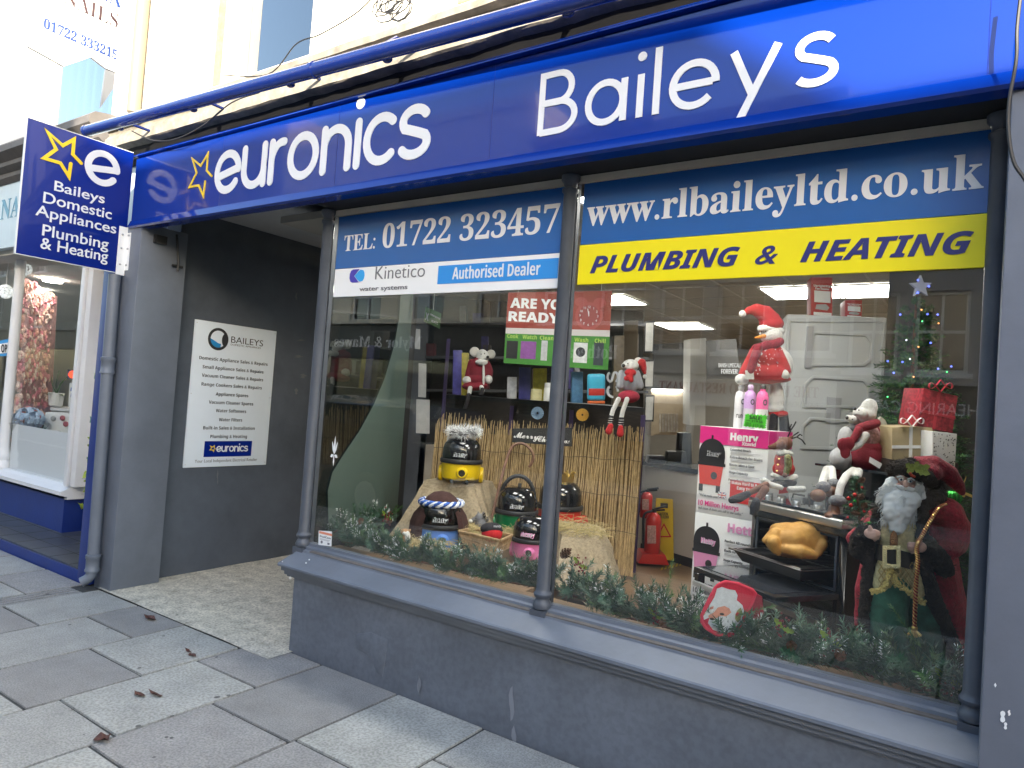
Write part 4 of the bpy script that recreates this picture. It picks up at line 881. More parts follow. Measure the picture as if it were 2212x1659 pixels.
# merry christmas board
c = [pt(*b1(*p), 5.25) for p in ((1283, 940), (1627, 935), (1625, 1045), (1277, 1020))]
o = thing('greeting_board', 'small black board with white script lettering hung on the reed screen', 'sign', c[3]); MB().slab(c, FWD*.012).build('panel', mat('board_black', (.025, .027, .03), .6, var=.3, vs=30), o)
T = frame(c[3], c[2]-c[3], UP, -FWD); wd_, ht_ = (c[2]-c[3]).length, (c[0]-c[3]).length
t = MB(); text2(t, 'Merry', T, wd_*.03, wd_*.45, ht_*.36, ht_*.42, 'scr', off=.012, ext=.002); t.build('lettering', WHITE, o); t = MB(); text2(t, 'Christmas', T, wd_*.42, wd_*.97, ht_*.2, ht_*.42, 'scr', off=.012, ext=.002); t.build('lettering', WHITE, o)
# crook
P = [pt(*a1(*p), z) for *p, z in ((1165, 690, 5.05), (1222, 450, 5.12), (1270, 290, 5.2), (1305, 240, 5.22), (1355, 232, 5.22), (1400, 262, 5.2), (1422, 310, 5.2), (1412, 350, 5.2), (1395, 378, 5.2))]
tag(MB().tube(spl(P, 6), .0105, 8).build('crook', mat('crook_wood', (.2, .105, .07), .45, var=.3, vs=20), smooth=True), "brown wooden shepherd's crook leaning beside the green vacuum cleaner", 'crook')
# donkey, lamb toy
zc = 4.95; A = lambda x, y: a1(x, y)
o = thing('toy_donkey', 'grey plush donkey with pale muzzle behind the wicker basket', 'toy donkey', pt(*A(1090, 760), zc))
blob('body', mat('donkey_plush', (.2, .2, .21), .95, bump=.7, bs=160), o, [EP(*A(1095, 735), zc, 14, 15), EP(*A(1085, 700), zc, 10, 12), CP(zc, [(*A(1085, 695), 8), (*A(1055, 705), 6), (*A(1035, 715), 4.5)]), CP(zc, [(*A(1085, 680), 3), (*A(1078, 655), 1.6)]), CP(zc, [(*A(1102, 680), 3), (*A(1115, 657), 1.6)])], .004)
MB().ell(pt(*A(1032, 714), zc-.01), (.016, .016, .013), CAMR).build('muzzle', FURW, o, smooth=True)
MB().ell(pt(*A(1065, 698), zc-.035), .004).build('eye', PBLACK, o)
fur('mane', mat('mane_black', (.02, .02, .022), .9), o, [(pt(*A(1105, 680), zc), .012), (pt(*A(1122, 700), zc), .016), (pt(*A(1130, 725), zc), .016)], 120, .03, .002)
zc = 4.45
o = thing('toy_lamb', 'small tan and cream plush animal beside the blue vacuum cleaner', 'toy', pt(*A(640, 850), zc))
blob('body', mat('tan_plush', (.45, .26, .13), .95, bump=.7, bs=160), o, [EP(*A(632, 815), zc, 10, 16), EP(*A(622, 785), zc, 9, 9), CP(zc, [(*A(612, 778), 3.5), (*A(600, 770), 2.5)]), CP(zc, [(*A(645, 778), 3.5), (*A(655, 768), 2.5)]), CP(zc, [(*A(622, 840), 4), (*A(612, 858), 4)])], .004)
blob('chest', FURW, o, [EP(*A(640, 810), zc-.03, 6, 12), EP(*A(618, 790), zc-.035, 4, 4)], .004)
# basket and baby
zc = 4.35
cb = [A(958, 775), A(1215, 835), A(1290, 800), A(1030, 760)]; cw = [A(985, 850), A(1165, 935), A(1270, 880), A(1060, 830)]
o = thing('wicker_basket', 'wicker basket of straw in front of the green vacuum cleaner', 'basket', pt(*cw[1], zc))
TPc = [pt(*p, z) for p, z in zip(cb, (4.5, 4.2, 4.45, 4.75))]; BTc = [pt(*p, z) for p, z in zip(cw, (4.5, 4.2, 4.45, 4.75))]
m = MB(); 
for k in range(4):
    a0, a1_, b0, b1_ = TPc[k], TPc[(k+1) % 4], BTc[k], BTc[(k+1) % 4]; n = 26
    for i in range(n): t = i/n; m.tube([a0.lerp(a1_, t)+UP*.004, a0.lerp(a1_, t).lerp(b0.lerp(b1_, t), .5)+(FWD*-.004 if i % 2 else FWD*.004), b0.lerp(b1_, t)], .0042, 5)
    for f_ in (0, .04, .5, .96): m.tube([a0.lerp(b0, f_), a1_.lerp(b1_, f_)], .008 if f_ < .1 else .005, 6)
m.poly(BTc)
m.build('weave', mat('wicker', (.4, .27, .14), .65, var=.4, vs=30), o)
o = thing('plush_baby_vacuum', 'small red plush toy with a black cap lying in the wicker basket', 'toy', pt(*A(1165, 800), 4.42)); zc = 4.42
blob('body', mat('red_plush', (.55, .015, .02), .9, bump=.4, bs=160), o, [EP(*A(1165, 790), zc, 23, 20)], .004)
blob('cap', DCLOTH, o, [EP(*A(1160, 760), zc, 24, 13), EP(*A(1165, 772), zc, 25, 5)], .004)
t = MB(); T = frame(pt(*A(1176, 752), zc-px(24, zc)), RIGHT, UP, -FWD); text2(t, 'Henry', T, 0, px(15, zc), 0, px(4.5, zc), 'b'); t.build('lettering', LETW, o)
# ---- shelf partition behind the reeds with toys and goods
zc = 5.95
pa, pb = pt(962, 852, 6.25), pt(1392, 872, 5.75); dv = pb-pa
PT = thing('partition', 'dark stained shelf partition behind the reed screen', 'partition', (pa.x, pa.y, .25))
m = MB().slab([Vector((p.x, p.y, z)) for p, z in ((pa, .25), (pb, .25), (pb, pa.z-.035), (pa, pa.z-.035))], FWD*.04); m.build('panel', DARKW, PT)
MB().slab([Vector((p.x, p.y, z)) for p, z in ((pa, pa.z-.035), (pb, pa.z-.035), (pb, pa.z), (pa, pa.z))], FWD*.3).build('shelf', mat('shelf_black', (.02, .02, .022), .35), PT)
m = MB()
for f_ in (.0, .36, .66, 1): p = pa+dv*f_; m.slab([Vector((p.x-.02, p.y-.01, .25)), Vector((p.x+.02, p.y-.01, .25)), Vector((p.x+.02, p.y-.01, pa.z+(.5 if f_ == 0 else -.06))), Vector((p.x-.02, p.y-.01, pa.z+(.5 if f_ == 0 else -.06)))], FWD*-.015)
m.build('post', mat('purple_post', (.09, .06, .16), .4), PT)
ZS = pa.z
def goods(name, lab, x0, y0, x1, y1, zc, col, dep=.1, cat='box'):
    c = [pt(*b1(*p), zc) for p in ((x0, y0), (x1, y0), (x1, y1), (x0, y1))]; zb = ZS+.001
    c[2].z = c[3].z = zb
    o = tag(MB().slab(c, FWD*dep).build(name, mat('goods_%s' % name+str(int(x0)), col, .45, var=.25, vs=25), bevel=.004), lab, cat); return o
goods('cleaner_pouch', 'purple and white cleaning pouch at the left end of the shelf', 935, 485, 985, 700, 6.0, (.08, .07, .3), cat='pouch')
goods('cleaner_pouch', 'yellow cleaning pouch beside the seated mouse on the shelf', 980, 500, 1025, 690, 6.02, (.55, .45, .06), cat='pouch')
goods('filter_carton', 'pale grey carton under the green poster on the shelf', 1250, 640, 1305, 735, 5.8, (.4, .4, .42))
goods('dust_bag_pack', 'dark blue pack standing under the poster on the shelf', 1318, 585, 1385, 740, 5.85, (.05, .05, .2), cat='pack')
goods('dust_bag_pack', 'yellow pack standing under the poster on the shelf', 1400, 590, 1480, 735, 5.85, (.5, .42, .05), cat='pack')
goods('dust_bag_pack', 'blue pack left of the smiling blue bottle on the shelf', 1625, 610, 1690, 760, 5.6, (.08, .2, .36), cat='pack')
goods('goods_carton', 'dull beige carton behind the right end of the shelf', 1870, 400, 1930, 700, 5.6, (.2, .15, .1))
def jar(lab, x, y0, y1, r, col):
    p = pt(*b1(x, (y0+y1)/2), 5.65); h = px((y1-y0)*.372, 5.65); rr_ = px(r*.372, 5.65); o = thing('cleaning_jar', lab, 'jar', (p.x, p.y, ZS), 'jars on the shelf'); T = Matrix.Translation((p.x, p.y, ZS))
    MB().lathe([(rr_, 0), (rr_, h*.7), (rr_*.9, h*.74)], T, 18).build('jar', mat('jar_%d' % x, col, .4), o, smooth=True); MB().lathe([(rr_*.96, h*.74), (rr_*.96, h), (0, h)], T, 18).build('lid', mat('jar_lid_%d' % x, tuple(c*.9 for c in col), .4), o, smooth=True)
jar('cream jar with yellow lid on the shelf left of the middle column', 1420, 680, 745, 33, (.6, .55, .3))
jar('white tub on the shelf touching the middle column', 1500, 640, 745, 36, (.68, .68, .66))
p = pt(*b1(1766, 690), 5.4); o = thing('blue_bottle_toy', 'rounded bright blue bottle on an orange base beside the right mouse', 'bottle', (p.x, p.y, ZS)); T = Matrix.Translation((p.x, p.y, ZS)); k_ = px(19, 5.4)
m = MB(); c = Vector((p.x, p.y, ZS+.02+k_*1.6)); m.mm(-k_, k_, -k_*.6, k_*.6, -k_*1.5, k_*1.55, Matrix.Translation(c) @ CAMR.to_4x4()); m.build('bottle', mat('bottle_blue', (.06, .42, .62), .3, coat=.2), o, bevel=k_*.4, seg=4)
MB().mm(-k_*.95, k_*.95, -k_*.6, k_*.6, -k_*1.8, -k_*1.52, Matrix.Translation(c) @ CAMR.to_4x4()).build('base', mat('base_orange', (.7, .15, .04), .4), o, bevel=.004)
MB().mm(-k_*.9, k_*.9, -k_*.64, k_*.5, -k_*.9, -k_*.1, Matrix.Translation(c) @ CAMR.to_4x4()).build('label_band', mat('label_red', (.5, .04, .03), .4), o, bevel=.004)
for u_, v_, lab, mc in ((1425, 850, 'pale blue paper fan on the dark partition', (.2, .3, .42)), (1685, 860, 'orange paper fan on the dark partition', (.7, .4, .06))):
    p = pt(*b1(u_, v_), 5.55); m = MB()
    T = Matrix.Translation(p) @ CAMR.to_4x4()
    R = [[T @ Vector((r_*math.cos(a), -.01-.006*(i % 2), r_*math.sin(a))) for i, a in enumerate([2*math.pi*j/36 for j in range(36)])] for r_ in (.008, .05)]
    m.loft(R, cap=False); tag(m.build('paper_fan', mat('fan_%d' % u_, mc, .6)), lab, 'paper fan')
# poster
zc = 5.5
c = [pt(*b1(*p), zc+dz) for *p, dz in ((1255, 150, .12), (1858, 140, -.1), (1835, 600, -.1), (1228, 560, .12))]
o = thing('hanging_poster', 'red and green poster with alarm clock and appliance pictures hanging inside the left window', 'poster', c[3])
nrm = (c[1]-c[0]).cross(c[3]-c[0]).normalized(); nrm = nrm if nrm.y < 0 else -nrm
def pp(x, y): # poster fraction
    return c[0].lerp(c[1], x).lerp(c[3].lerp(c[2], x), y)
def patch(nm, x0, y0, x1, y1, m, l=1): return MB().slab([pp(*q)+nrm*.0008*l for q in ((x0, y0), (x1, y0), (x1, y1), (x0, y1))], nrm*-.0012).build(nm, m, o)
patch('panel', 0, 0, 1, .56, mat('poster_red', (.3, .035, .02), .6, var=.2, vs=5), 0); patch('snow_band', 0, .5, 1, .58, mat('poster_snow', (.62, .58, .58), .6), 1); patch('panel', 0, .56, 1, 1, mat('poster_green', (.055, .24, .03), .6, var=.2, vs=5), 0)
T = frame(c[3], c[2]-c[3], c[0]-c[3], nrm); Wp, Hp = (c[2]-c[3]).length, (c[0]-c[3]).length; T.translation = c[3]+nrm*.002
Hf = Hp
t = MB(); text2(t, 'ARE YOU', T, Wp*.03, Wp*.62, Hf*.79, Hf*.14, 'b', off=.02, ext=.001); text2(t, 'READY?', T, Wp*.02, Wp*.56, Hf*.6, Hf*.14, 'b', off=.02, ext=.001); t.build('lettering', WHITE, o)
t = MB()
for s_, f0, f1 in (('Cook', .02, .13), ('Watch', .17, .31), ('Clean', .34, .47), ('Listen', .51, .63), ('Wash', .67, .8), ('Chill', .86, .96)): text2(t, s_, T, Wp*f0, Wp*f1, Hf*.36, Hf*.055, 'b', ext=.001)
t.build('small_lettering', mat('poster_lime', (.4, .6, .1), .5), o)
for nm, x0, y0, x1, y1, cc in (('oven_picture', .02, .68, .13, .93, (.02, .02, .022)), ('screen_picture', .16, .68, .31, .92, (.25, .08, .3)), ('cleaner_picture', .36, .66, .42, .93, (.5, .5, .52)), ('kettle_picture', .5, .68, .62, .92, (.05, .2, .16)), ('washer_picture', .67, .67, .8, .93, (.7, .7, .7)), ('fridge_picture', .86, .65, .95, .95, (.04, .05, .06))):
    patch(nm, x0, y0, x1, y1, mat('pic_'+nm, cc, .4, var=.2, vs=30), 2)
t = MB(); t.prism(arc(Wp*.735, Hf*.22, Wp*.045, Wp*.045, 0, 350, 20), .003, T); t.build('washer_door', INK, o)
cxp, czp, crp = Wp*.79, Hf*.72, Wp*.115
t = MB(); t.ribbon(arc(cxp, czp, crp, crp, 0, 350, 36), crp*.22, T, .003, False, True); t.prism(arc(cxp-crp*.7, czp+crp*1.1, crp*.5, crp*.4, 0, 350, 20), .002, T); t.prism(arc(cxp+crp*.8, czp+crp*1.1, crp*.5, crp*.4, 0, 350, 20), .002, T); t.build('clock_case', mat('clock_red', (.4, .06, .05), .3), o)
t = MB(); t.prism(arc(cxp, czp, crp*.92, crp*.92, 0, 350, 36), .0016, T); t.build('clock_face', mat('clock_face_red', (.3, .04, .04), .5), o)
t = MB()
for k in range(12):
    a = rad(90-30*(k+1)); text2(t, str(k+1), T, cxp+crp*.72*math.cos(a)-crp*.1, cxp+crp*.72*math.cos(a)+crp*.1, czp+crp*.72*math.sin(a)-crp*.08, crp*.18, ext=.003, keep='c')
t.ribbon([(cxp, czp), (cxp-crp*.12, czp+crp*.55)], crp*.06, T, .003); t.ribbon([(cxp, czp), (cxp-crp*.02, czp+crp*.35)], crp*.07, T, .003); t.build('clock_numbers', WHITE, o)
m = MB()
for f_ in (.1, .9): p = pp(f_, 0); m.tube([p, Vector((p.x, p.y, 2.75))], .0025, 4)
m.build('cord', WHITE, o)
# mice on the shelf
EYE = PBLACK
def mouse(label, zc, head, snout, ears, parts):
    o = thing('toy_mouse', label, 'toy mouse', pt(*parts['seat'], zc), 'plush mice')
    blob('head', FURW, o, [EP(*head[:2], zc, *head[2:]), CP(zc-.03, [(*head[:2], head[2]*.75), (*snout[:2], snout[2])])], .004, 3)
    for e in ears: blob('ear', mat('mouse_ear', (.6, .57, .52), .9), o, [EP(e[0], e[1], zc+.02, e[2], e[2], e[2]*.35)], .0035, 2)
    MB().ell(pt(snout[0]+snout[3], snout[1], zc-.06), px(snout[2]*.55, zc)).build('nose', EYE, o, smooth=True)
    for ex, ey in parts['eyes']: MB().ell(pt(ex, ey, zc-px(head[2], zc)*.95-.012), px(1.2, zc)).build('eye', EYE, o)
    for nm, m_, prims, vx in parts['blobs']: blob(nm, m_, o, prims(zc), vx, 3)
    return o
B = b1; C_ = lambda z, *p: CP(z, [(*b1(x, y), r) for x, y, r in p]); E_ = lambda z, x, y, a, b, d=None, t=0: EP(*b1(x, y), z, a, b, d, t)
mouse('white plush mouse in a dark red coat with black boots sitting on the shelf', 5.85, (*B(1105, 525), 14, 17), (*B(1128, 525), 6, 3), [(*B(1060, 495), 11), (*B(1155, 508), 10)],
      {'seat': B(1080, 700), 'eyes': [B(1118, 505), B(1098, 508)], 'blobs': [
       ('coat', DRED, lambda z: [E_(z, 1090, 600, 24, 30, 20), E_(z, 1085, 655, 27, 14, 22), C_(z, (1045, 560, 9), (1030, 620, 9), (1022, 650, 8)), C_(z, (1130, 570, 9), (1145, 610, 9), (1143, 635, 8))], .006),
       ('fur_trim', FURW, lambda z: [E_(z-.08, 1100, 555, 14, 7, 10), E_(z-.05, 1015, 660, 10, 9), E_(z-.05, 1140, 655, 9, 10), E_(z-.1, 1112, 630, 3, 26, 4)], .005),
       ('skirt', DRED, lambda z: [E_(z-.05, 1050, 695, 24, 10, 22), E_(z-.05, 1090, 690, 18, 10, 18)], .006),
       ('legs', FURW, lambda z: [C_(z-.18, (1035, 705, 5), (1028, 735, 5)), C_(z-.18, (1100, 700, 5), (1105, 720, 5))], .005),
       ('boots', DCLOTH, lambda z: [C_(z-.2, (1026, 745, 5), (1015, 790, 4.5), (1005, 818, 4)), C_(z-.2, (1105, 712, 4.5), (1100, 738, 5))], .005)]})
mouse('white plush mouse in heart jumper and red hat dangling striped legs', 5.05, (*B(1965, 575), 18, 14), (*B(1930, 575), 7, -2), [(*B(2010, 550), 9)],
      {'seat': B(1950, 760), 'eyes': [B(1950, 562)], 'blobs': [
       ('jumper', mat('grey_knit', (.36, .37, .4), .95, bump=.8, bs=160), lambda z: [E_(z, 1965, 660, 20, 28, 17), C_(z, (1915, 620, 8), (1905, 690, 9)), C_(z, (2000, 620, 8), (2020, 690, 9))], .005),
       ('scarf', REDF, lambda z: [E_(z-.07, 1965, 615, 13, 8, 9), C_(z-.09, (1968, 625, 5), (1970, 660, 5)), E_(z-.085, 1943, 648, 6, 6, 4)], .004),
       ('hat', REDF, lambda z: [C_(z+.02, (2030, 560, 10), (2042, 590, 7), (2048, 615, 4))], .005), ('pompom', FURW, lambda z: [E_(z, 2048, 638, 4.5, 4.5)], .004),
       ('skirt', mat('dotted_red', (.28, .02, .04), .9, var=.6, vs=120), lambda z: [E_(z-.03, 1955, 755, 24, 14, 20)], .006),
       ('legs', FURW, lambda z: [C_(z-.12, (1895, 770, 5.5), (1865, 830, 5), (1853, 870, 5)), C_(z-.12, (1945, 770, 5.5), (1920, 840, 5), (1912, 880, 5))], .004),
       ('stocking', mat('striped_sock', (.03, .03, .035), .9), lambda z: [C_(z-.12, (1853, 870, 5.6), (1848, 912, 5.6)), C_(z-.12, (1913, 880, 5.6), (1908, 925, 5.6))], .004),
       ('stripe', FURW, lambda z: [E_(z-.12, x, y, 6, 1.5, 6) for x, y in ((1852, 880), (1850, 893), (1848, 906), (1912, 890), (1910, 904), (1908, 918))], .0025),
       ('shoes', REDF, lambda z: [C_(z-.14, (1850, 925, 6), (1840, 955, 8)), C_(z-.14, (1908, 935, 6), (1905, 970, 8))], .004)]})
# ================================================================ RIGHT WINDOW
B, D = b2, d2
CC = lambda z, *p: CP(z, [(*b2(x, y), r) for x, y, r in p]); EE = lambda z, x, y, a, b, d=None, t=0: EP(*b2(x, y), z, a, b, d, t)
DC = lambda z, *p: CP(z, [(*d2(q[0], q[1]), *q[2:]) for q in p]); DE = lambda z, x, y, a, b, d=None, t=0: EP(*d2(x, y), z, a, b, d, t)
# ---- vacuum cleaner cartons, a stack of three and one behind
BL, BR = pt(1514, 918, 4.13), pt(1662, 932, 3.85); BL.z = BR.z = (BL.z+BR.z)/2
ex = (BR-BL); bw = ex.length; ex.normalize(); ey = Vector((-ex.y, ex.x, 0))
def carton(label, o_, z1, h, style, w=None, dep=.34):
    w = w or bw; o = thing('vacuum_carton', label, 'box', o_+Vector((0, 0, z1-h-o_.z)), 'vacuum cleaner cartons')
    base = Vector((o_.x, o_.y, z1-h)); T = frame(base, ex, ey, (0, 0, 1)); MB().mm(0, w, 0, dep, 0, h, T).build('carton', CARDW, o, bevel=.002)
    P = frame(base-ey*.0015, ex, (0, 0, 1), -ey)
    if style in 'HB':
        MB().mm(.0005, w-.0005, h*.8, h-.001, 0, .0012, P).mm(w+.0002, w+.0014, h*.8, h-.001, -dep, -.002, P).build('pink_band', PINKP, o)
        t = MB(); text2(t, 'Henry', P, w*.46, w*.86, h*.865, h*.085, 'b', off=.03, ext=.0026); text2(t, 'Xtend', P, w*.63, w*.83, h*.815, h*.04, 'b', off=.01, ext=.0026); t.build('lettering', WHITE, o)
        Q_ = frame(base+ex*(w+.0014), ey, (0, 0, 1), ex); t = MB(); text2(t, 'Henry', Q_, dep*.4, dep*.94, h*.865, h*.08, 'b', off=.03, ext=.001); text2(t, 'Xtend', Q_, dep*.6, dep*.92, h*.82, h*.035, 'b', ext=.001); t.build('lettering', WHITE, o)
        MB().mm(w+.0002, w+.0012, h*.3, h*.66, -dep*.95, -dep*.55, P).build('red_panel', mat('print_red', (.6, .02, .02), .4), o)
    nm, body, lc = ('Henry', (.62, .03, .015), LETW) if style == 'H' else ('Hetty', (.75, .3, .52), mat('name_pink', (.8, .35, .6)))
    if style in 'HP':
        x0, x1 = w*.0, w*.4
        m = MB(); m.prism([(x0+.012, h*.56)]+[(x0+.012+(x1-x0-.02)*(.5-.5*math.cos(math.pi*i/14))*1, h*.64+h*.21*math.sin(math.pi*i/14)**.7) for i in range(15)][::1]+[(x1-.008, h*.56)], .0016, P) if False else m.prism(([(x1-.004, h*.56)]+[(x0+(x1-x0)*(.5+.5*math.cos(math.pi*i/14)), h*.66+h*.2*math.sin(math.pi*i/14)**.8) for i in range(15)]+[(x0+.004, h*.56)]), .0016, P)
        m.prism([(w*.18, h*.85), (w*.21, h*.85), (w*.21, h*.9), (w*.18, h*.9)], .0016, P); m.build('printed_lid', mat('print_black', (.03, .03, .034), .35), o)
        MB().mm(-.003, x1+.004, h*.55, h*.585, 0, .0022, P).build('printed_rim', INK, o)
        m = MB(); m.prism([(x0+.016, h*.33), (x1-.022, h*.33), (x1-.008, h*.55), (x0+.004, h*.55)], .0016, P); m.build('printed_drum', mat('print_'+nm, body, .4), o)
        m = MB(); m.prism(arc(w*.25, h*.44, .02, .022, 0, 350, 20), .003, P); m.prism([(w*.03, h*.25), (w*.09, h*.25), (w*.09, h*.33), (w*.03, h*.33)], .0016, P); m.prism([(w*.29, h*.25), (w*.35, h*.25), (w*.35, h*.33), (w*.29, h*.33)], .0016, P); m.build('printed_wheels', INK, o)
        for off, e_, mm_ in ((.09, .003, LETW), (0, .0042, INK if style == 'H' else lc)):
            t = MB(); text2(t, nm, P, w*.12, w*.34, h*.665, h*.06, 'b', off=off, ext=e_); t.build('printed_name', mm_, o)
    if style == 'P': t = MB(); text2(t, 'Hetty', P, w*.5, w*.95, h*.84, h*.1, 'b', off=.02, ext=.002); t.build('lettering', mat('name_pink', (.8, .35, .6)), o)
    L = ['Extended Reach', 'Extra Reach for Stairs', 'Never Miss a Spot', 'Huge Capacity', 'Powerful Cleaning'] if style == 'H' else ['Perfect All-rounder', 'Built to Last', 'Huge Capacity', 'Powerful Cleaning', 'Great Features']
    t = MB(); g = MB()
    if style in 'HP':
        for i, s in enumerate(L):
            y = h*(.745-.085*i) if style == 'H' else h*(.72-.105*i); text2(t, s, P, w*.47, w*(.47+.021*len(s)), y, h*.028, 'b', ext=.0016)
            for k in range(2): g.mm(w*.47, w*(.9-.1*k), y-h*(.02+.013*k), y-h*(.015+.013*k), 0, .0012, P)
        text2(t, '"We\'ve made over', P, w*.04, w*.33, h*.19, h*.03, ext=.0016)
        text2(t, 'and most of them are still in use today."', P, w*.04, w*.7, h*.04, h*.03, ext=.0016)
        t.build('small_print', INK if style == 'P' else INKG, o); g.build('print_lines', mat('print_grey', (.5, .5, .52), .5), o)
        t = MB(); text2(t, '10 Million '+nm+('s' if style == 'H' else 's'), P, w*.04, w*.64, h*.085, h*.06, ext=.0018, off=.008); t.build('slogan', PINKP if style == 'H' else INK, o)
        if style == 'H':
            MB().mm(w*.5, w*.995, h*.17, h*.42, 0, .0013, P).build('red_panel', mat('print_red', (.6, .02, .02), .4), o)
            t = MB(); text2(t, 'Makes Hard to Reach', P, w*.52, w*.98, h*.375, h*.032, 'b', ext=.003); text2(t, 'Easy to Reach', P, w*.6, w*.96, h*.32, h*.038, 'b', ext=.003); t.build('panel_lettering', WHITE, o)
            fl_ = MB().mm(w*.33, w*.45, h*.2, h*.265, 0, .0015, P); fl_.build('flag_ground', mat('flag_blue', (.02, .04, .25), .4), o)
            f2 = MB(); f2.ribbon([(w*.33, h*.2), (w*.45, h*.265)], .006, P, .002, False).ribbon([(w*.33, h*.265), (w*.45, h*.2)], .006, P, .0021, False).mm(w*.378, w*.402, h*.2, h*.265, 0, .0024, P).mm(w*.33, w*.45, h*.22, h*.245, 0, .0023, P); f2.build('flag_cross', WHITE, o)
            f3 = MB().mm(w*.385, w*.395, h*.2, h*.265, 0, .003, P).mm(w*.33, w*.45, h*.2275, h*.2375, 0, .0029, P); f3.build('flag_cross', mat('print_red', (.6, .02, .02)), o)
    else:
        m = MB(); m.mm(0.01, w*.5, h*.86, h*.875, 0, .0014, P).mm(w*.2, w*.25, h*.875, h*.95, 0, .0014, P); m.build('printed_lid', INK, o)
    return o
zt_ = BL.z; hb = .508
carton('white carton with pink band and red drum vacuum picture, topmost of the carton stack', BL, zt_, hb, 'H')
carton('white carton with pink drum vacuum picture, in the middle of the stack', BL, zt_-hb-.002, hb, 'P')
carton('white carton mostly hidden by the oven glove, lowest of the stack', BL, zt_-2*hb-.004, min(hb, zt_-2*hb-.004-.25), 'X')
# ---- spray bottles and sale star
def spray(label, x, zc, col, top, cap, low=None):
    p = pt(*B(x, 905), zc); p.z = zt_+.001; o = thing('spray_bottle', label, 'bottle', p, 'spray bottles on the carton'); T = Matrix.Translation(p); r = .034; h = .235
    MB().lathe([(r*.95, 0), (r, .006), (r, h*.5), (0, h*.5)], T, 20).build('bottle', mat('spray_low%d' % x, low or col, .35), o, smooth=True)
    MB().lathe([(r, h*.5), (r, h*.78), (r*.8, h*.9), (r*.45, h*.95), (r*.45, h), (0, h)], T, 20).build('shoulder', mat('spray_up%d' % x, col, .35), o, smooth=True)
    MB().lathe([(r*.5, h), (r*.5, h*1.06), (r*.35, h*1.1), (0, h*1.1)], T, 14).build('cap', cap, o, smooth=True)
    def wr(q): a = q.x/r; return Vector(((r+q.z)*math.sin(a), -(r+q.z)*math.cos(a), q.y))
    t = MB(); F_ = T @ Matrix.Rotation(math.atan2(RIGHT.y, RIGHT.x)+.12, 4, 'Z'); t.text('runbo', F_, (-.036, .032, .06, .093), '', off=.012, ext=.0012, wrap=wr); t.text('o', F_, (-.012, .012, .14, .175), '', off=.012, ext=.0012, wrap=wr); t.build('lettering', INK if low else LETW, o)
spray('white spray bottle, leftmost of the three on the carton', 592, 4.16, (.7, .68, .7), 0, WHITE, (.7, .68, .7))
spray('lilac spray bottle between the white and pink ones', 645, 4.08, (.52, .3, .6), 0, PASTEL('cap_lilac', (.6, .45, .65)), (.6, .55, .64))
spray('pink and white spray bottle behind the green sale star', 716, 4.02, (.8, .1, .32), 0, PASTEL('cap_dark', (.03, .03, .03)), (.74, .74, .74))
c = [pt(*B(*p), 3.86) for p in ((625, 832), (755, 842), (745, 926), (612, 910))]
o = thing('sale_card', 'bright green star card with sale prices taped to the carton top', 'price card', (c[3]+c[2])/2)
ol = []
for k in range(4):
    a, b_ = c[k], c[(k+1) % 4]
    for i in range(7): ol += [a.lerp(b_, i/7), a.lerp(b_, (i+.5)/7)+((c[0]+c[2])/2-a.lerp(b_, .5)).normalized()*.008]
m = MB(); cm_ = (c[0]+c[2])/2; n = len(ol); m.add(ol+[cm_]+[p+FWD*.002 for p in ol]+[cm_+FWD*.002], [[i, (i+1) % n, n] for i in range(n)]+[[n+1+(i+1) % n, n+1+i, 2*n+1] for i in range(n)]+[[i, n+1+i, n+1+(i+1) % n, (i+1) % n] for i in range(n)]); m.build('card', mat('sale_green', (.1, .75, .05), .5), o)
T = frame(c[3]-FWD*.003, c[2]-c[3], UP, -FWD); w_ = (c[2]-c[3]).length; h_ = (c[0]-c[3]).length
t = MB(); text2(t, 'SALE!', T, w_*.28, w_*.8, h_*.64, h_*.25, 'bi', ext=.001)
for s, x0, x1, y, hh in (('WAS', .15, .32, .46, .1), ('£19.50', .38, .85, .42, .17), ('SALE', .12, .36, .27, .1), ('PRICE', .12, .36, .12, .1), ('£12.30', .42, .88, .1, .2)): text2(t, s, T, w_*x0, w_*x1, h_*y, h_*hh, ext=.001)
t.build('lettering', INK, o)
# ---- snowman
zc = 4.22
o = thing('plush_snowman', 'tall plush snowman in a red spotted coat and long red hat standing on the cartons', 'snowman', pt(*B(800, 930), zc))
blob('body', FURW, o, [EE(zc, 775, 385, 25, 22, 23), EE(zc+.02, 790, 560, 40, 42, 34), EE(zc, 800, 740, 18, 32, 17), EE(zc, 800, 800, 16, 16, 16)], .006, disp=.002, ds=90)
blob('coat', REDF, o, [EE(zc-.02, 745, 520, 30, 34, 34), EE(zc-.02, 750, 605, 46, 24, 38), CC(zc-.05, (690, 470, 12), (650, 560, 14), (625, 610, 14)), CC(zc-.05, (800, 480, 14), (835, 560, 15), (850, 590, 14)), EE(zc-.01, 755, 640, 50, 9, 38)], .007)
blob('hat', REDF, o, [EE(zc, 775, 325, 26, 18, 24), CC(zc, (770, 310, 22), (740, 270, 19), (690, 245, 14), (650, 248, 9), (625, 262, 6))], .006)
blob('hat_trim', FURW, o, [CC(zc-.03, (715, 352, 8), (770, 350, 10), (830, 368, 8))], .006, disp=.004, ds=120)
blob('pompom', FURW, o, [EE(zc, 612, 268, 8, 8)], .005)
MB().tube([pt(*B(735, 395), zc-.1), pt(*B(705, 400), zc-.15), pt(*B(680, 404), zc-.18)], [.013, .009, .003], 10).build('nose', ORNG, o, smooth=True)
for x, y in ((720, 370), (742, 367)): MB().ell(pt(*B(x, y), zc-.105), .006).build('eye', PBLACK, o)
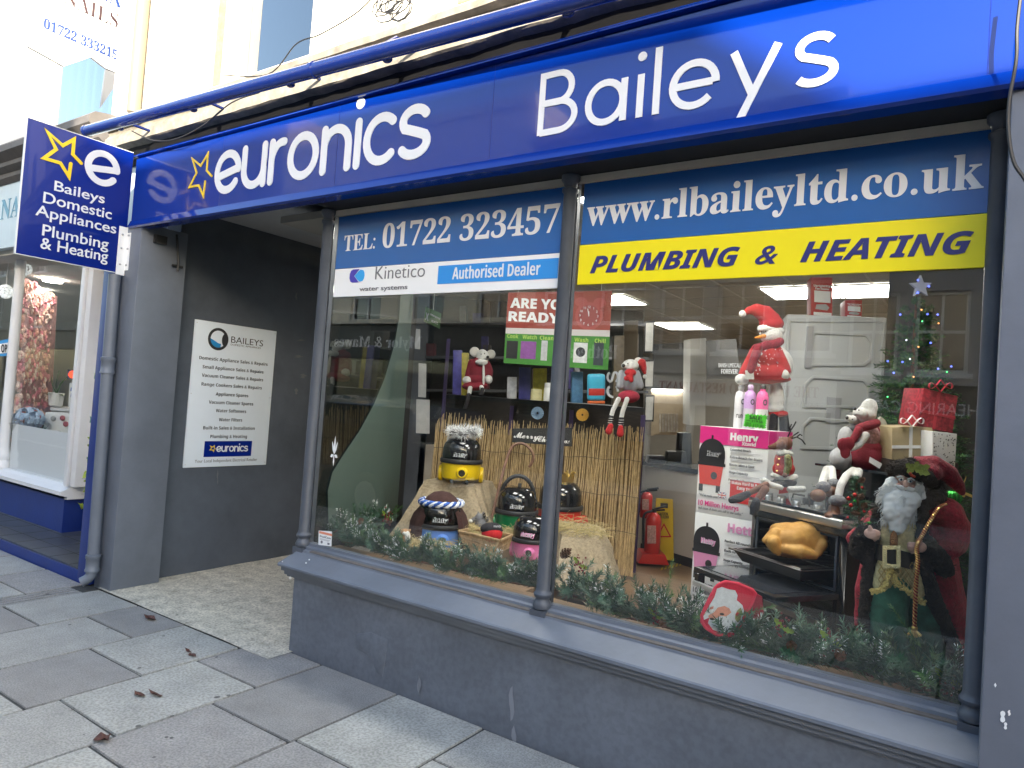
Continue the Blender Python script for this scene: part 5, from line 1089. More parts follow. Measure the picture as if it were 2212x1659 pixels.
blob('scarf', REDV, o, [CC(zc-.07, (690, 460, 9), (740, 455, 12), (800, 440, 11), (825, 425, 9)), CC(zc-.12, (700, 465, 10), (675, 530, 10), (655, 590, 9))], .006)
m = MB()
for i in range(12): x = 628+i*4; m.tube([pt(*B(x, 590), zc-.13), pt(*B(x+3, 640), zc-.135)], .0022, 4)
m.build('fringe', FURW, o)
for x, y in ((838, 612), (605, 640)): blob('mitten', FURW, o, [EE(zc-.08, x, y, 14, 12), EE(zc-.08, x+20, y+5, 8, 9)], .005)
m = MB(); rr = random.Random(1)
for i in range(46):
    x, y = rr.uniform(665, 840), rr.uniform(470, 610); m.ell(pt(*B(x, y), zc-.02-px(34, zc)*math.sqrt(max(.05, 1-((x-748)/130)**2-((y-560)/190)**2))-.002), rr.uniform(.002, .004), None, 6, 4)
for x, y in ((716, 495), (703, 560)): m.ell(pt(*B(x, y), zc-.1), .009, None, 10, 6)
m.build('spots', WHITE, o)
blob('trousers', REDF, o, [EE(zc, 815, 835, 21, 8, 18)], .005); blob('boots', DCLOTH, o, [CC(zc-.02, (790, 850, 9), (785, 925, 10)), CC(zc, (845, 850, 10), (850, 925, 11))], .006)
# ---- tall white appliance seen from behind, red cartons on top
a, b_ = pt(1700, 684, 4.75), pt(1917, 680, 4.6); zt = (a.z+b_.z)/2; e1 = Vector((b_.x-a.x, b_.y-a.y, 0)); fw_ = e1.length; e1.normalize(); e2 = Vector((-e1.y, e1.x, 0))
o = thing('tall_fridge', 'tall white appliance back panel with moulded recesses behind the snowman', 'fridge', Vector((a.x, a.y, .25))); T = frame(Vector((a.x, a.y, .25)), e1, e2, (0, 0, 1)); Hh = zt-.25
FW_ = mat('fridge_white', (.4, .41, .41), .4)
MB().mm(0, fw_, 0, .55, 0, Hh, T).build('cabinet', FW_, o, bevel=.012)
m = MB(); P = T @ frame((0, -.001, 0), (1, 0, 0), (0, 0, 1), (0, -1, 0))
for y0, y1 in ((Hh-.34, Hh-.12), (Hh-.62, Hh-.42), (Hh-.9, Hh-.7)):
    m.ribbon([(fw_*.22, y0), (fw_*.8, y0+.02), (fw_*.86, y0+.06), (fw_*.86, y1-.05), (fw_*.8, y1), (fw_*.3, y1), (fw_*.22, y1-.06)], .02, P, .012, False, True)
m.ribbon([(.02, .02), (.02, Hh-.05), (fw_-.02, Hh-.03), (fw_-.02, .02)], .012, P, .008, False)
m.build('moulding', FW_, o, bevel=.003)
m = MB(); m.mm(.13, .17, -.02, 0, Hh-.36, Hh-.08, T).mm(.28, .37, -.012, 0, Hh-.72, Hh-.55, T); m.build('clip', mat('clip_grey', (.3, .3, .31), .5), o)
def rcart(label, x0, y0, x1, y1, zc_):
    c = [pt(*B(*p), zc_) for p in ((x0, y0), (x1, y0), (x1, y1), (x0, y1))]; z0 = zt+.001; c[2].z = c[3].z = z0
    o = thing('red_carton', label, 'box', c[3], 'red heater cartons'); MB().slab(c, e2*.16).build('carton', mat('carton_red', (.42, .02, .025), .4), o, bevel=.002)
    T = frame(c[3]-FWD*.002, c[2]-c[3], UP, -FWD); w = (c[2]-c[3]).length; h = (c[0]-c[3]).length
    MB().mm(w*.15, w*.9, h*.36, h*.66, 0, .002, T).mm(w*.12, w*.95, h*.02, h*.1, 0, .002, T).build('printed_panel', WHITE, o)
    m = MB(); m.prism([(w*.2, h*.18), (w*.75, h*.16), (w*.85, h*.24), (w*.7, h*.32), (w*.25, h*.3)], .002, T); m.build('heater_picture', mat('heater_grey', (.35, .36, .38), .3), o)
    t = MB(); text2(t, 'Upright/Flat', T, w*.12, w*.95, h*.76, h*.06, 'b', ext=.002); text2(t, 'Fan Heater', T, w*.2, w*.85, h*.69, h*.05, 'b', ext=.002); t.build('lettering', LETW, o)
rcart('tall red heater carton on the white appliance under the ceiling lamp', 1000, 60, 1122, 275, 4.75)
rcart('shorter red heater carton at the right end of the white appliance', 1195, 190, 1290, 270, 4.7)
# ---- range cooker
OC = Vector((-1.0, .98, .245)); c1v = Vector((.84, -.545, 0)).normalized(); c2v = Vector((-c1v.y, c1v.x, 0)); T = frame(OC, c1v, c2v, (0, 0, 1)); Wc, Dc, Hc = .615, .56, .9
CK = thing('range_cooker', 'black and steel range cooker with its oven door open and a roast inside', 'cooker', OC)
BLK = mat('cooker_black', (.012, .013, .015), .25, coat=.4); STL = mat('cooker_steel', (.55, .53, .5), .32, .9)
m = MB(); m.mm(0, .04, .0, Dc, .0, .83, T).mm(Wc-.05, Wc, 0, Dc, 0, .8, T).mm(.04, Wc-.05, Dc-.03, Dc, 0, .83, T).mm(.04, Wc-.05, 0, Dc-.03, .0, .545, T).mm(0, Wc, .0, Dc, .8, .83, T); m.build('body', BLK, CK, bevel=.003)
MB().mm(0, Wc, -.03, Dc, .885, .9, T).build('hob_plate', mat('hob_glass', (.01, .01, .012), .08, coat=.6), CK, bevel=.003)
MB().mm(0, Wc, -.02, -.0, .805, .84, T).build('vent_trim', BLK, CK)
MB().mm(0, Wc, -.04, Dc-.02, .84, .884, T).build('control_fascia', STL, CK, bevel=.012, seg=3)
m = MB(); m.mm(.045, Wc-.055, -.006, 0, .79, .8, T).mm(.045, Wc-.055, -.006, 0, .545, .557, T).mm(.04, .05, -.006, 0, .545, .8, T).mm(Wc-.06, Wc-.05, -.006, 0, .545, .8, T); m.build('oven_seal', mat('seal_grey', (.1, .12, .15), .4), CK)
m = MB()
for z in (.6, .66, .73): m.mm(.042, .05, .02, Dc-.05, z, z+.008, T).mm(Wc-.06, Wc-.052, .02, Dc-.05, z, z+.008, T)
m.build('shelf_runners', STEEL, CK)
m = MB(); m.mm(.05, Wc-.06, Dc-.035, Dc-.031, .55, .79, T); m.build('liner', mat('oven_liner', (.012, .014, .02), .35), CK)
dr = MB().mm(.04, Wc-.01, -.4, -.02, .518, .546, T).build('oven_door', mat('oven_door_black', (.02, .022, .026), .25, coat=.4), CK, bevel=.005)
MB().mm(.06, Wc-.06, -.36, -.07, .546, .549, T).build('door_glass', mat('door_inner', (.04, .045, .055), .1, coat=.5), dr)
m = MB(); hA, hB = T @ Vector((.14, -.5, .445)), T @ Vector((Wc-.1, -.5, .445)); m.mm(.09, Wc-.05, -.442, -.422, .465, .49, T); m.build('door_handle', mat('handle_pale', (.62, .64, .65), .3, .6), dr, bevel=.004)
for x_ in (.09, Wc-.12): MB().mm(x_, x_+.03, -.43, -.39, .48, .52, T).build('handle_post', BLK, dr)
MB().mm(.04, Wc-.05, -.012, 0, .1, .51, T).build('lower_panel', BLK, CK, bevel=.004)
MB().mm(.12, Wc-.12, -.03, -.012, .36, .39, T).build('drawer_handle', mat('handle_dull', (.2, .19, .18), .4, .8), CK, bevel=.003)
for k, (x, y) in enumerate(((.07, .06), (.16, .06), (.27, .05), (.4, .06), (.52, .06))):
    kT = T @ Matrix.Translation((x, y-.02, .9)); MB().lathe([(.022, 0), (.021, .016), (.018, .02), (0, .02)], kT, 18).mm(-.02, .02, -.006, .006, .018, .032, kT @ Matrix.Rotation(.5, 4, 'Z')).build('knob', STEEL, CK, smooth=True)
for x, y, r in ((.17, .22, .06), (.45, .22, .07), (.17, .4, .06), (.45, .4, .06)):
    bt = MB(); bt.lathe([(r*.55, 0), (r*.5, .02), (0, .022)], T @ Matrix.Translation((x, y, .9)), 18)
    for a in range(4): d = Vector((math.cos(a*math.pi/2+.78), math.sin(a*math.pi/2+.78), 0)); bt.tube([T @ (Vector((x, y, .93))+d*.02), T @ (Vector((x, y, .935))+d*r*1.3), T @ (Vector((x, y, .9))+d*r*1.35)], .006, 5)
    bt.build('burner', MBLACK, CK)
MB().mm(0, Wc, Dc-.04, Dc, .9, 1.082, T).mm(-.01, Wc+.01, Dc-.12, Dc+.1, 1.082, 1.095, T).build('upstand', mat('upstand_glass', (.015, .02, .03), .1, coat=.5), CK)
# tray, rack and roast
TT = MB(); zt2 = .635; x0, x1, y0, y1 = .09, Wc-.08, -.19, .26
prof_ = lambda z, g: [T @ Vector(p) for p in ((x0-g, y0-g, z), (x1+g, y0-g, z), (x1+g, y1+g, z), (x0-g, y1+g, z))]
TT.loft([prof_(zt2-.05, -.03), prof_(zt2, 0), prof_(zt2+.003, .02), prof_(zt2+.007, .02), prof_(zt2+.007, .002), prof_(zt2-.044, -.028)]);
o = thing('roasting_tin', 'black roasting tin with wire rack pulled out of the oven', 'roasting tin', T @ Vector((.3, 0, .56))); TT.build('tin', mat('tin_enamel', (.012, .013, .016), .3, coat=.3), o)
m = MB()
for i in range(16): x = x0+.02+(x1-x0-.04)*i/15; m.tube([T @ Vector((x, y0+.01, zt2+.009)), T @ Vector((x, y1-.01, zt2+.009))], .002, 4)
for y in (y0+.01, 0, y1-.01): m.tube([T @ Vector((x0+.01, y, zt2+.01)), T @ Vector((x1-.01, y, zt2+.01))], .0028, 5)
m.tube([T @ Vector((x0-.02, y0-.018, zt2+.01)), T @ Vector((x1+.02, y0-.018, zt2+.01))], .003, 5)
m.build('rack', STEEL, o)
ct = pt(*D(825, 512), 3.4); ct0 = T.inverted() @ ct; zR = .245+zt2+.012
o = thing('roast_turkey', 'golden brown roast turkey model sitting on the rack in the open oven', 'turkey', Vector((ct.x, ct.y, zR)))
zc = 3.4
blob('meat', mat('roast_skin', (.66, .3, .05), .55, var=.3, vs=9, col2=(.8, .46, .12), bump=.25, bs=55, coat=0), o,
     [DE(zc-.015, 815, 508, 64, 38, 38), DE(zc-.05, 790, 500, 40, 26, 26), DE(zc-.02, 900, 500, 40, 36, 30), DE(zc+.0, 780, 490, 46, 33, 34), DE(zc, 760, 455, 34, 18, 26, .25), DE(zc, 850, 440, 30, 17, 24, -.1), DE(zc+.01, 880, 520, 34, 32, 30), DE(zc-.04, 968, 500, 17, 24, 18), DE(zc-.03, 945, 465, 14, 10, 12),
      DC(zc-.05, (700, 470, 15), (665, 490, 11), (640, 505, 8)), DC(zc-.09, (690, 515, 14), (700, 560, 11), (716, 582, 7)), DC(zc-.1, (760, 560, 11), (850, 575, 16), (915, 592, 11), (940, 604, 7)), DC(zc-.08, (985, 530, 12), (955, 580, 10), (935, 596, 7))], .0045, 8)
# oven glove with a bearded face print
zg = 2.94
c = [D(*p) for p in ((355, 775), (395, 757), (470, 770), (560, 808), (578, 828), (560, 880), (515, 970), (470, 1045), (440, 1075), (400, 1088), (340, 1078), (280, 1040), (252, 1000), (252, 965), (290, 880), (335, 795))]
o = thing('oven_glove', 'red oven glove printed with a white bearded face, hanging from the cooker door handle', 'oven glove', pt(*D(400, 1085), zg))
MB().slab([pt(*p, zg) for p in c[::-1]], FWD*.016).build('glove', mat('glove_red', (.6, .02, .05), .8, bump=.5, bs=90), o, bevel=.007, seg=3)
MB().tube([pt(*p, zg+.004) for p in c]+[pt(*c[0], zg+.004)], .0075, 8).build('piping', mat('glove_pipe', (.66, .03, .07), .7), o, smooth=True)
MB().slab([pt(*D(*p), zg+.06) for p in ((560, 815), (585, 830), (622, 850), (632, 950), (600, 990), (520, 985), (500, 960))][::-1], FWD*.016).build('back_half', mat('glove_dark', (.3, .01, .03), .8, bump=.5, bs=90), o, bevel=.006)
def pat(nm, pts, m_, l): MB().slab([pt(*D(*p), zg-.0006*l) for p in pts][::-1], FWD*.001).build(nm, m_, o)
pat('printed_beard', ((345, 800), (375, 790), (420, 805), (455, 810), (470, 840), (465, 870), (500, 900), (510, 940), (500, 985), (460, 1030), (430, 1065), (380, 1070), (320, 1050), (290, 1010), (300, 975), (265, 990), (262, 965), (300, 900), (330, 850)), mat('glove_print_white', (.68, .7, .72), .8, var=.12, vs=60), 1)
pat('printed_face', ((305, 990), (290, 965), (325, 945), (350, 915), (390, 905), (420, 920), (432, 945), (400, 970), (370, 965), (330, 985)), mat('glove_skin', (.72, .3, .2), .8, var=.15, vs=60), 2)
pat('printed_cheek', ((300, 915), (325, 905), (322, 922), (305, 928)), mat('glove_cheek', (.66, .25, .18), .8), 2)
for x, y in ((315, 985), (375, 955)): MB().slab([pt(*D(x+14*math.cos(a)+3*math.sin(a), y+8*math.sin(a)), zg-.002) for a in [math.pi*i/5 for i in range(10)]], FWD*.001).build('printed_eye', mat('glove_eye', (.04, .03, .02), .5), o)
pat('printed_holly', ((455, 960), (470, 930), (490, 915), (500, 945), (485, 990), (470, 1008), (455, 985)), mat('glove_holly', (.3, .3, .1), .7, var=.5, vs=150), 2)
MB().ell(pt(*D(470, 955), zg-.002), (.008, .001, .008), CAMR).build('printed_berry', mat('print_red', (.6, .02, .02)), o)
# ---- reindeer
zc = 3.62
o = thing('plush_reindeer', 'brown plush reindeer in a red coat with white trim sitting on the hob', 'reindeer', pt(*B(845, 1250), zc))
blob('head', BROWN, o, [EE(zc, 850, 1005, 17, 15, 14), CC(zc-.02, (830, 1010, 11), (790, 1022, 7), (765, 1024, 4.5)), CC(zc, (865, 980, 4), (895, 965, 3))], .0045)
m = MB()
for P_ in (((865, 975), (885, 930), (905, 900), (915, 880)), ((885, 940), (880, 915), (890, 895)), ((880, 980), (920, 968), (950, 985), (968, 1010)), ((920, 968), (938, 952), (950, 960)), ((900, 960), (930, 940))): m.tube([pt(*B(*p), zc) for p in P_], .0035, 5)
m.build('antlers', DCLOTH, o)
MB().ell(pt(*B(838, 998), zc-.045), .003).build('eye', PBLACK, o)
blob('coat', REDF, o, [EE(zc, 845, 1105, 20, 24, 17), EE(zc, 845, 1150, 24, 18, 20)], .0055); blob('fur_trim', FURW, o, [CC(zc-.02, (785, 1185, 6), (845, 1210, 8), (910, 1195, 7)), CC(zc-.03, (815, 1062, 5), (850, 1055, 7), (888, 1062, 5)), CC(zc-.1, (730, 1215, 7), (770, 1240, 7), (830, 1255, 6)), CC(zc-.06, (880, 1265, 7), (955, 1262, 7))], .005, disp=.003, ds=140)
blob('sleeves', mat('patterned_knit', (.3, .06, .05), .9, var=.9, vs=130, col2=(.4, .42, .2)), o, [CC(zc-.06, (868, 1085, 8), (872, 1130, 8), (860, 1170, 7))], .005); blob('paws', BROWN, o, [EE(zc-.07, 852, 1185, 6, 6), CC(zc-.12, (745, 1240, 8), (690, 1265, 7), (640, 1290, 7)), CC(zc-.18, (740, 1265, 9), (700, 1320, 8), (685, 1340, 8))], .005)
blob('skirt', DCLOTH, o, [EE(zc, 850, 1225, 26, 11, 22), EE(zc-.04, 800, 1235, 22, 8, 20)], .005); blob('boots', DCLOTH, o, [CC(zc-.16, (640, 1292, 8), (590, 1315, 10), (550, 1325, 8)), CC(zc-.2, (690, 1335, 9), (680, 1370, 11), (675, 1395, 8))], .005)
m = MB()
for x, y in ((818, 1092), (812, 1125), (806, 1160)): m.ell(pt(*B(x, y), zc-.045), .005, None, 8, 6)
m.build('buttons', GOLD, o)
# ---- pair of mice on the upstand
zc = 3.74
def pmouse(lab, parts, head):
    o = thing('toy_mouse', lab, 'toy mouse', pt(*B(1300, 1150), zc), 'plush mice')
    for nm, m_, pr_, vx in parts: blob(nm, m_, o, pr_, vx, 3)
    for x, y, r, mm_ in head: MB().ell(pt(*B(x, y), zc-.07), r).build('nose' if r > .005 else 'eye', mm_, o, smooth=True)
pmouse('larger plush mouse with red scarf and dark red skirt, sitting on the cooker upstand', [
    ('head', FURW, [EE(zc, 1315, 835, 21, 20, 18), CC(zc-.04, (1285, 835, 13), (1258, 830, 8)), EE(zc-.02, 1330, 805, 19, 22, 7, .3)], .005),
    ('top', CHECK, [EE(zc, 1330, 965, 23, 28, 20)], .006), ('scarf', REDV, [CC(zc-.07, (1275, 915, 9), (1320, 905, 11), (1370, 890, 10)), CC(zc-.1, (1270, 930, 9), (1240, 985, 8)), CC(zc, (1385, 930, 9), (1405, 970, 11))], .0055),
    ('skirt', DRED, [EE(zc, 1310, 1085, 35, 31, 30), EE(zc, 1330, 1030, 27, 16, 24)], .006), ('arms', FURW, [CC(zc-.09, (1310, 960, 9), (1270, 1010, 9), (1225, 1030, 8))], .005),
    ('legs', FURW, [CP(zc, [(*B(1240, 1160), 9, -.12), (*B(1200, 1190), 8, -.28), (*B(1170, 1240), 7.5, -.42), (*B(1155, 1310), 7.5, -.44)]), CP(zc, [(*B(1270, 1165), 9, -.12), (*B(1262, 1195), 8, -.25)])], .006),
    ('boot_fur', FURG, [EE(zc-.45, 1150, 1330, 19, 13, 15)], .005), ('boot', BOOT, [EE(zc-.45, 1130, 1390, 13, 17, 13), EE(zc-.47, 1118, 1415, 15, 9, 15)], .005),
    ('heart', DRED, [EE(zc-.14, 1185, 1010, 14, 15, 6), EE(zc-.14, 1215, 1005, 13, 15, 6), EE(zc-.14, 1195, 1055, 11, 14, 6)], .005)], [(1250, 808, .009, PBLACK), (1272, 815, .004, PBLACK)])
MB().slab([pt(*B(*p), zc-.14) for p in ((1335, 1080), (1405, 1120), (1390, 1148), (1330, 1110))][::-1], FWD*.002).build('care_tag', WHITE, bpy.data.objects[[o.name for o in bpy.data.objects if o.name.startswith('toy_mouse')][-1]])
pmouse('smaller grey and white plush mouse hidden behind the larger one on the cooker upstand', [
    ('head', FURW, [EE(zc+.06, 1265, 880, 18, 17, 16), CC(zc+.03, (1240, 870, 10), (1212, 860, 7))], .005), ('collar', FURG, [EE(zc+.04, 1240, 915, 14, 10, 14)], .005),
    ('dress', mat('pale_grey_cloth', (.4, .4, .41), .9, bump=.4), [EE(zc+.04, 1200, 990, 18, 32, 18), EE(zc+.02, 1170, 1090, 24, 25, 22)], .006),
    ('legs', FURW, [CP(zc, [(*B(1090, 1150), 8, -.1), (*B(1075, 1190), 7.5, -.28), (*B(1065, 1230), 7.5, -.38)]), CP(zc, [(*B(1118, 1150), 8, -.1), (*B(1125, 1220), 7.5, -.3)])], .006),
    ('boot_fur', FURG, [EE(zc-.4, 1070, 1250, 16, 12, 12), EE(zc-.34, 1130, 1235, 16, 12, 12)], .005), ('boots', BOOT, [EE(zc-.42, 1040, 1300, 17, 14, 14), EE(zc-.36, 1115, 1280, 16, 13, 13)], .005)], [(1204, 858, .009, PBLACK), (1235, 868, .004, PBLACK)])
tag(MB().slab([pt(*B(*p), 3.92) for p in ((1385, 880), (1400, 850), (1425, 870), (1450, 930), (1460, 1000), (1440, 1140), (1380, 1150))][::-1], FWD*.03).build('window_ornament', mat('ornament_stone', (.45, .42, .34), .8, var=.2, vs=20), bevel=.008), 'cream arched ornament standing behind the larger mouse', 'ornament')
# ================================================================ SANTA FIGURE
zc = 2.84; bz = pt(*D(1450, 1130), zc)
S = thing('santa_figure', 'tall Santa figure with long white beard, gold waistcoat and dark red coat', 'santa figure', Vector((bz.x, bz.y, .25)))
SKIN = mat('porcelain_skin', (.62, .38, .31), .35, var=.06, vs=30, coat=.1)
HAIR = mat('beard_white', (.78, .78, .76), .8)
GREENV = mat('green_velvet', (.03, .125, .08), .75, var=.5, vs=14, sheen=.08)
GOLDC = mat('gold_cloth', (.78, .64, .34), .32, .15, var=.35, vs=45, bump=.6, bs=45)
# body with head and neck, one skin; the clothes go over it
blob('body', SKIN, S, [DE(zc, 1500, 150, 24, 31, 26), DE(zc-.045, 1497, 165, 15, 20, 12), DC(zc, (1500, 190, 13), (1500, 260, 16)), DE(zc+.03, 1490, 420, 48, 62, 34), DE(zc+.02, 1450, 640, 46, 50, 34),
      DC(zc+.02, (1400, 720, 24), (1390, 1500, 20)), DC(zc+.04, (1570, 720, 24), (1600, 1500, 20)), DC(zc-.105, (1492, 150, 5), (1494, 170, 6.2))], .005)
fp = lambda x, y, dz: pt(*D(x, y), zc+dz)
for x, y in ((1463, 137), (1519, 148)):
    MB().ell(fp(x, y, -.083), (.0095, .005, .006), CAMR).build('eye', WHITE, S, smooth=True); MB().ell(fp(x+2, y, -.087), (.0045, .003, .0045), CAMR).build('iris', mat('iris_blue', (.05, .07, .1), .2), S, smooth=True)
m = MB()
for a, b_, c in (((1440, 122), (1462, 116), (1480, 128)), ((1504, 134), (1525, 128), (1545, 142))): m.tube([fp(*a, -.078), fp(*b_, -.088), fp(*c, -.086)], .0035, 6)
m.build('eyebrows', HAIR, S, smooth=True)
for x, y in ((1448, 168), (1540, 182)): MB().ell(fp(x, y, -.07), (.009, .004, .007), CAMR).build('cheek', mat('cheek_pink', (.62, .31, .26), .4), S, smooth=True)
MB().tube([fp(1476, 198, -.083), fp(1490, 203, -.088), fp(1505, 200, -.085)], .0035, 6).build('mouth', mat('mouth_red', (.35, .06, .06), .4), S)
blob('moustache', HAIR, S, [DC(zc-.09, (1490, 188, 5), (1460, 185, 6), (1432, 172, 3)), DC(zc-.09, (1490, 188, 5), (1522, 198, 6), (1545, 195, 3))], .004, disp=.002, ds=200)
# beard and hair: a soft core and many strands
blob('beard', HAIR, S, [DE(zc-.075, 1470, 265, 42, 26, 20), DE(zc-.085, 1445, 330, 34, 30, 18), DE(zc-.085, 1440, 400, 20, 26, 13), DC(zc-.04, (1405, 150, 12), (1380, 240, 16)), DC(zc-.04, (1570, 180, 11), (1580, 250, 13))], .006, disp=.005, ds=60)
rr = random.Random(21); m = MB()
for i in range(620):
    x0 = rr.uniform(1400, 1580); y0 = rr.uniform(205, 330) if rr.random() < .7 else rr.uniform(130, 230)
    if y0 < 205: x0 = rr.choice([rr.uniform(1385, 1420), rr.uniform(1555, 1590)])
    f = (x0-1490)/95; x1 = x0*.62+1445*.38+f*70+rr.uniform(-14, 14); y1 = y0+rr.uniform(70, 150)-abs(f)*22; x1 -= 14
    dz = -.105+.05*abs(f); w_ = rr.uniform(.001, .0022)
    P = [fp(x0, y0, dz+.02), fp(x0*.7+x1*.3+f*10, y0*.6+y1*.4, dz-.01), fp(x1+rr.uniform(-6, 6), y0*.25+y1*.75, dz-.005), fp(x1+rr.uniform(-12, 12), y1, dz+.012)]
    m.tube(P, [w_, w_*1.3, w_, w_*.2], 3, False)
m.build('beard_strands', HAIR, S)
# hat
blob('hat', REDV, S, [DC(zc+.05, (1560, 50, 20), (1660, 50, 22), (1750, 100, 20), (1810, 170, 14), (1835, 215, 8)), DE(zc+.05, 1600, 90, 38, 26, 36)], .007)
hb_ = [(fp(x, y, dz), px(r, zc)) for x, y, r, dz in ((1405, 90, 9, 0), (1440, 62, 15, -.05), (1490, 60, 17, -.07), (1550, 85, 18, -.07), (1610, 120, 17, -.03), (1650, 150, 15, .03), (1430, 60, 14, .02), (1520, 45, 16, .02))]
blob('hat_trim', FURD, S, [('c', hb_[:6]), ('c', hb_[6:])], .007, disp=.006, ds=70); fur('hat_fur', FURD, S, hb_, 1100, .014, .0012, seed=5)
def hollyleaf(m, c, d, ln, wd, n):
    s = d.cross(n).normalized(); P = [(0, 0), (.15, .6), (.3, .45), (.45, 1), (.6, .55), (.75, .75), (1, 0)]; 
    vs = [c+d*ln*t+s*wd*w_ for t, w_ in P]+[c+d*ln*t-s*wd*w_ for t, w_ in P[::-1][1:-1]]; mid_ = c+d*ln*.5-n*.004; k = len(vs)
    m.add(vs+[mid_], [[i, (i+1) % k, k] for i in range(k)])
m = MB(); hc = fp(1545, 75, -.15)
for a, l in ((.25, .06), (1.2, .035), (-.3, .06), (2.6, .045), (3.4, .035)): hollyleaf(m, hc, (RIGHT*math.cos(a)+UP*math.sin(a)-FWD*.15).normalized(), l, .016, -FWD)
m.build('holly', mat('holly_gold', (.3, .34, .06), .4), S)
m = MB()
for x, y in ((1520, 100), (1530, 112), (1542, 118)): m.ell(fp(x, y, -.16), .006, None, 8, 6)
m.build('berries', mat('berry_orange', (.4, .05, .02), .25), S)
# waistcoat, trousers
blob('waistcoat', GOLDC, S, [DE(zc-.03, 1470, 450, 52, 60, 24), DE(zc-.03, 1450, 620, 53, 44, 26), DC(zc-.05, (1385, 660, 26), (1345, 770, 19)), DC(zc-.05, (1490, 660, 28), (1560, 810, 18))], .006)
m = MB()
for i in range(9):                                              # quilted diamond seams
    x = 1310+i*34
    for s_ in (-1, 1):
        P = [fp(x+s_*(k-3)*17, 640+k*26, -.135+.00022*abs(x+s_*(k-3)*17-1450)) for k in range(7)]; P = [p for k, p in enumerate(P) if 1315 < x+s_*(k-3)*17 < 1580]
        if len(P) > 1: m.tube(P, .002, 4)
m.build('quilting', mat('quilt_seam', (.4, .29, .1), .5), S)
m = MB(); rr = random.Random(3)
for P_ in (((1290, 812), (1340, 800), (1372, 770), (1392, 700), (1400, 660)), ((1405, 665), (1420, 720), (1450, 770), (1510, 810), (1570, 860), (1600, 880))):
    for p in spl([fp(*q, -.135) for q in P_], 12): 
        for k in range(3): m.ell(p+Vector((rr.uniform(-.008, .008), 0, rr.uniform(-.014, .004))), rr.uniform(.003, .006), None, 6, 4)
m.build('lace_edge', mat('lace_gold', (.55, .42, .13), .4, .2), S)
blob('shirt', mat('sequin_bronze', (.35, .15, .05), .35, .7, var=.6, vs=160, bump=1, bs=200), S, [DE(zc-.12, 1420, 510, 10, 24, 5)], .005)
blob('trousers', GREENV, S, [DC(zc-.02, (1390, 790, 40), (1375, 960, 42), (1390, 1060, 38), (1400, 1500, 30)), DC(zc+.02, (1550, 840, 36), (1600, 980, 42), (1610, 1120, 38), (1610, 1520, 30)), DE(zc-.01, 1450, 760, 48, 34, 36)], .008, disp=.006, ds=18)
blob('boots', PBLACK, S, [DC(zc-.02, (1400, 1500, 24), (1400, 1730, 24)), DC(zc-.08, (1395, 1735, 22), (1380, 1735, 20)), DC(zc+.02, (1610, 1520, 24), (1610, 1740, 24)), DC(zc-.05, (1610, 1742, 22), (1620, 1742, 20))], .008)
# belt and buckle
bl = spl([fp(1300, 570, -.02), fp(1330, 578, -.1), fp(1405, 600, -.148), fp(1480, 622, -.142), fp(1548, 640, -.09), fp(1565, 645, 0)], 8); m = MB(); hw = px(17, zc)
m.loft([[p+UP*hw, p+UP*hw+FWD*.006, p-UP*hw+FWD*.006, p-UP*hw] for p in bl]); m.build('belt', mat('belt_leather', (.015, .014, .014), .4), S)
T = frame(fp(1403, 605, -.158), RIGHT, UP, -FWD); w_, h_ = px(14, zc), px(19, zc)
m = MB(); m.ribbon([(-w_, -h_), (w_, -h_), (w_, h_), (-w_, h_)], .014, T, .007, False, True)
rr = random.Random(1)
for i in range(60):
    t = rr.random()*4; a = [(-w_, -h_), (w_, -h_), (w_, h_), (-w_, h_), (-w_, -h_)]; k = int(t); f = t-k; m.ell(T @ Vector((a[k][0]+(a[k+1][0]-a[k][0])*f+rr.uniform(-.005, .005), a[k][1]+(a[k+1][1]-a[k][1])*f+rr.uniform(-.005, .005), .007)), .0035, None, 6, 4)
m.build('buckle', mat('buckle_gold', (.85, .72, .38), .25, .3), S)
# coat: sleeves, skirts, fur edges
COAT = mat('coat_red', (.38, .009, .03), .65, var=.4, vs=70, bump=.7, bs=110, sheen=.08)
blob('coat', COAT, S, [DC(zc+.04, (1640, 320, 26), (1740, 340, 34), (1790, 440, 33), (1770, 520, 32), (1720, 570, 26)), DE(zc+.09, 1640, 420, 40, 60, 30), DC(zc+.1, (1660, 560, 34), (1700, 800, 40), (1760, 1050, 38), (1800, 1230, 30)), DC(zc+.13, (1700, 600, 34), (1790, 1000, 30), (1840, 1260, 22)),
      DC(zc+.06, (1330, 380, 26), (1240, 470, 24), (1190, 500, 20)), DC(zc+.1, (1330, 560, 30), (1255, 800, 24), (1235, 1060, 18)), DE(zc+.1, 1480, 420, 60, 60, 24), DC(zc+.12, (1400, 700, 40), (1400, 1600, 36)), DC(zc+.13, (1550, 700, 40), (1620, 1600, 36))], .008, disp=.004, ds=25)
fz = lambda *P: [(fp(x, y, dz), px(r, zc)) for x, y, r, dz in P]
f1 = fz((1590, 300, 13, -.06), (1600, 380, 12, -.1), (1590, 460, 12, -.1), (1590, 560, 13, -.09), (1610, 680, 15, -.08), (1640, 800, 16, -.07), (1690, 930, 17, -.05), (1740, 1060, 18, -.03), (1780, 1180, 19, 0), (1790, 1260, 18, .02))
f2 = fz((1330, 330, 12, -.04), (1300, 440, 14, -.02), (1285, 560, 15, -.03), (1265, 700, 14, -.02), (1250, 860, 13, -.02), (1240, 1000, 13, -.01), (1240, 1080, 12, 0))
f3 = fz((1630, 525, 17, -.1), (1650, 570, 20, -.1), (1690, 620, 22, -.06), (1730, 680, 20, -.02)); f4 = fz((1240, 455, 18, -.04), (1210, 510, 20, -.02), (1200, 570, 18, 0), (1240, 600, 16, -.01))
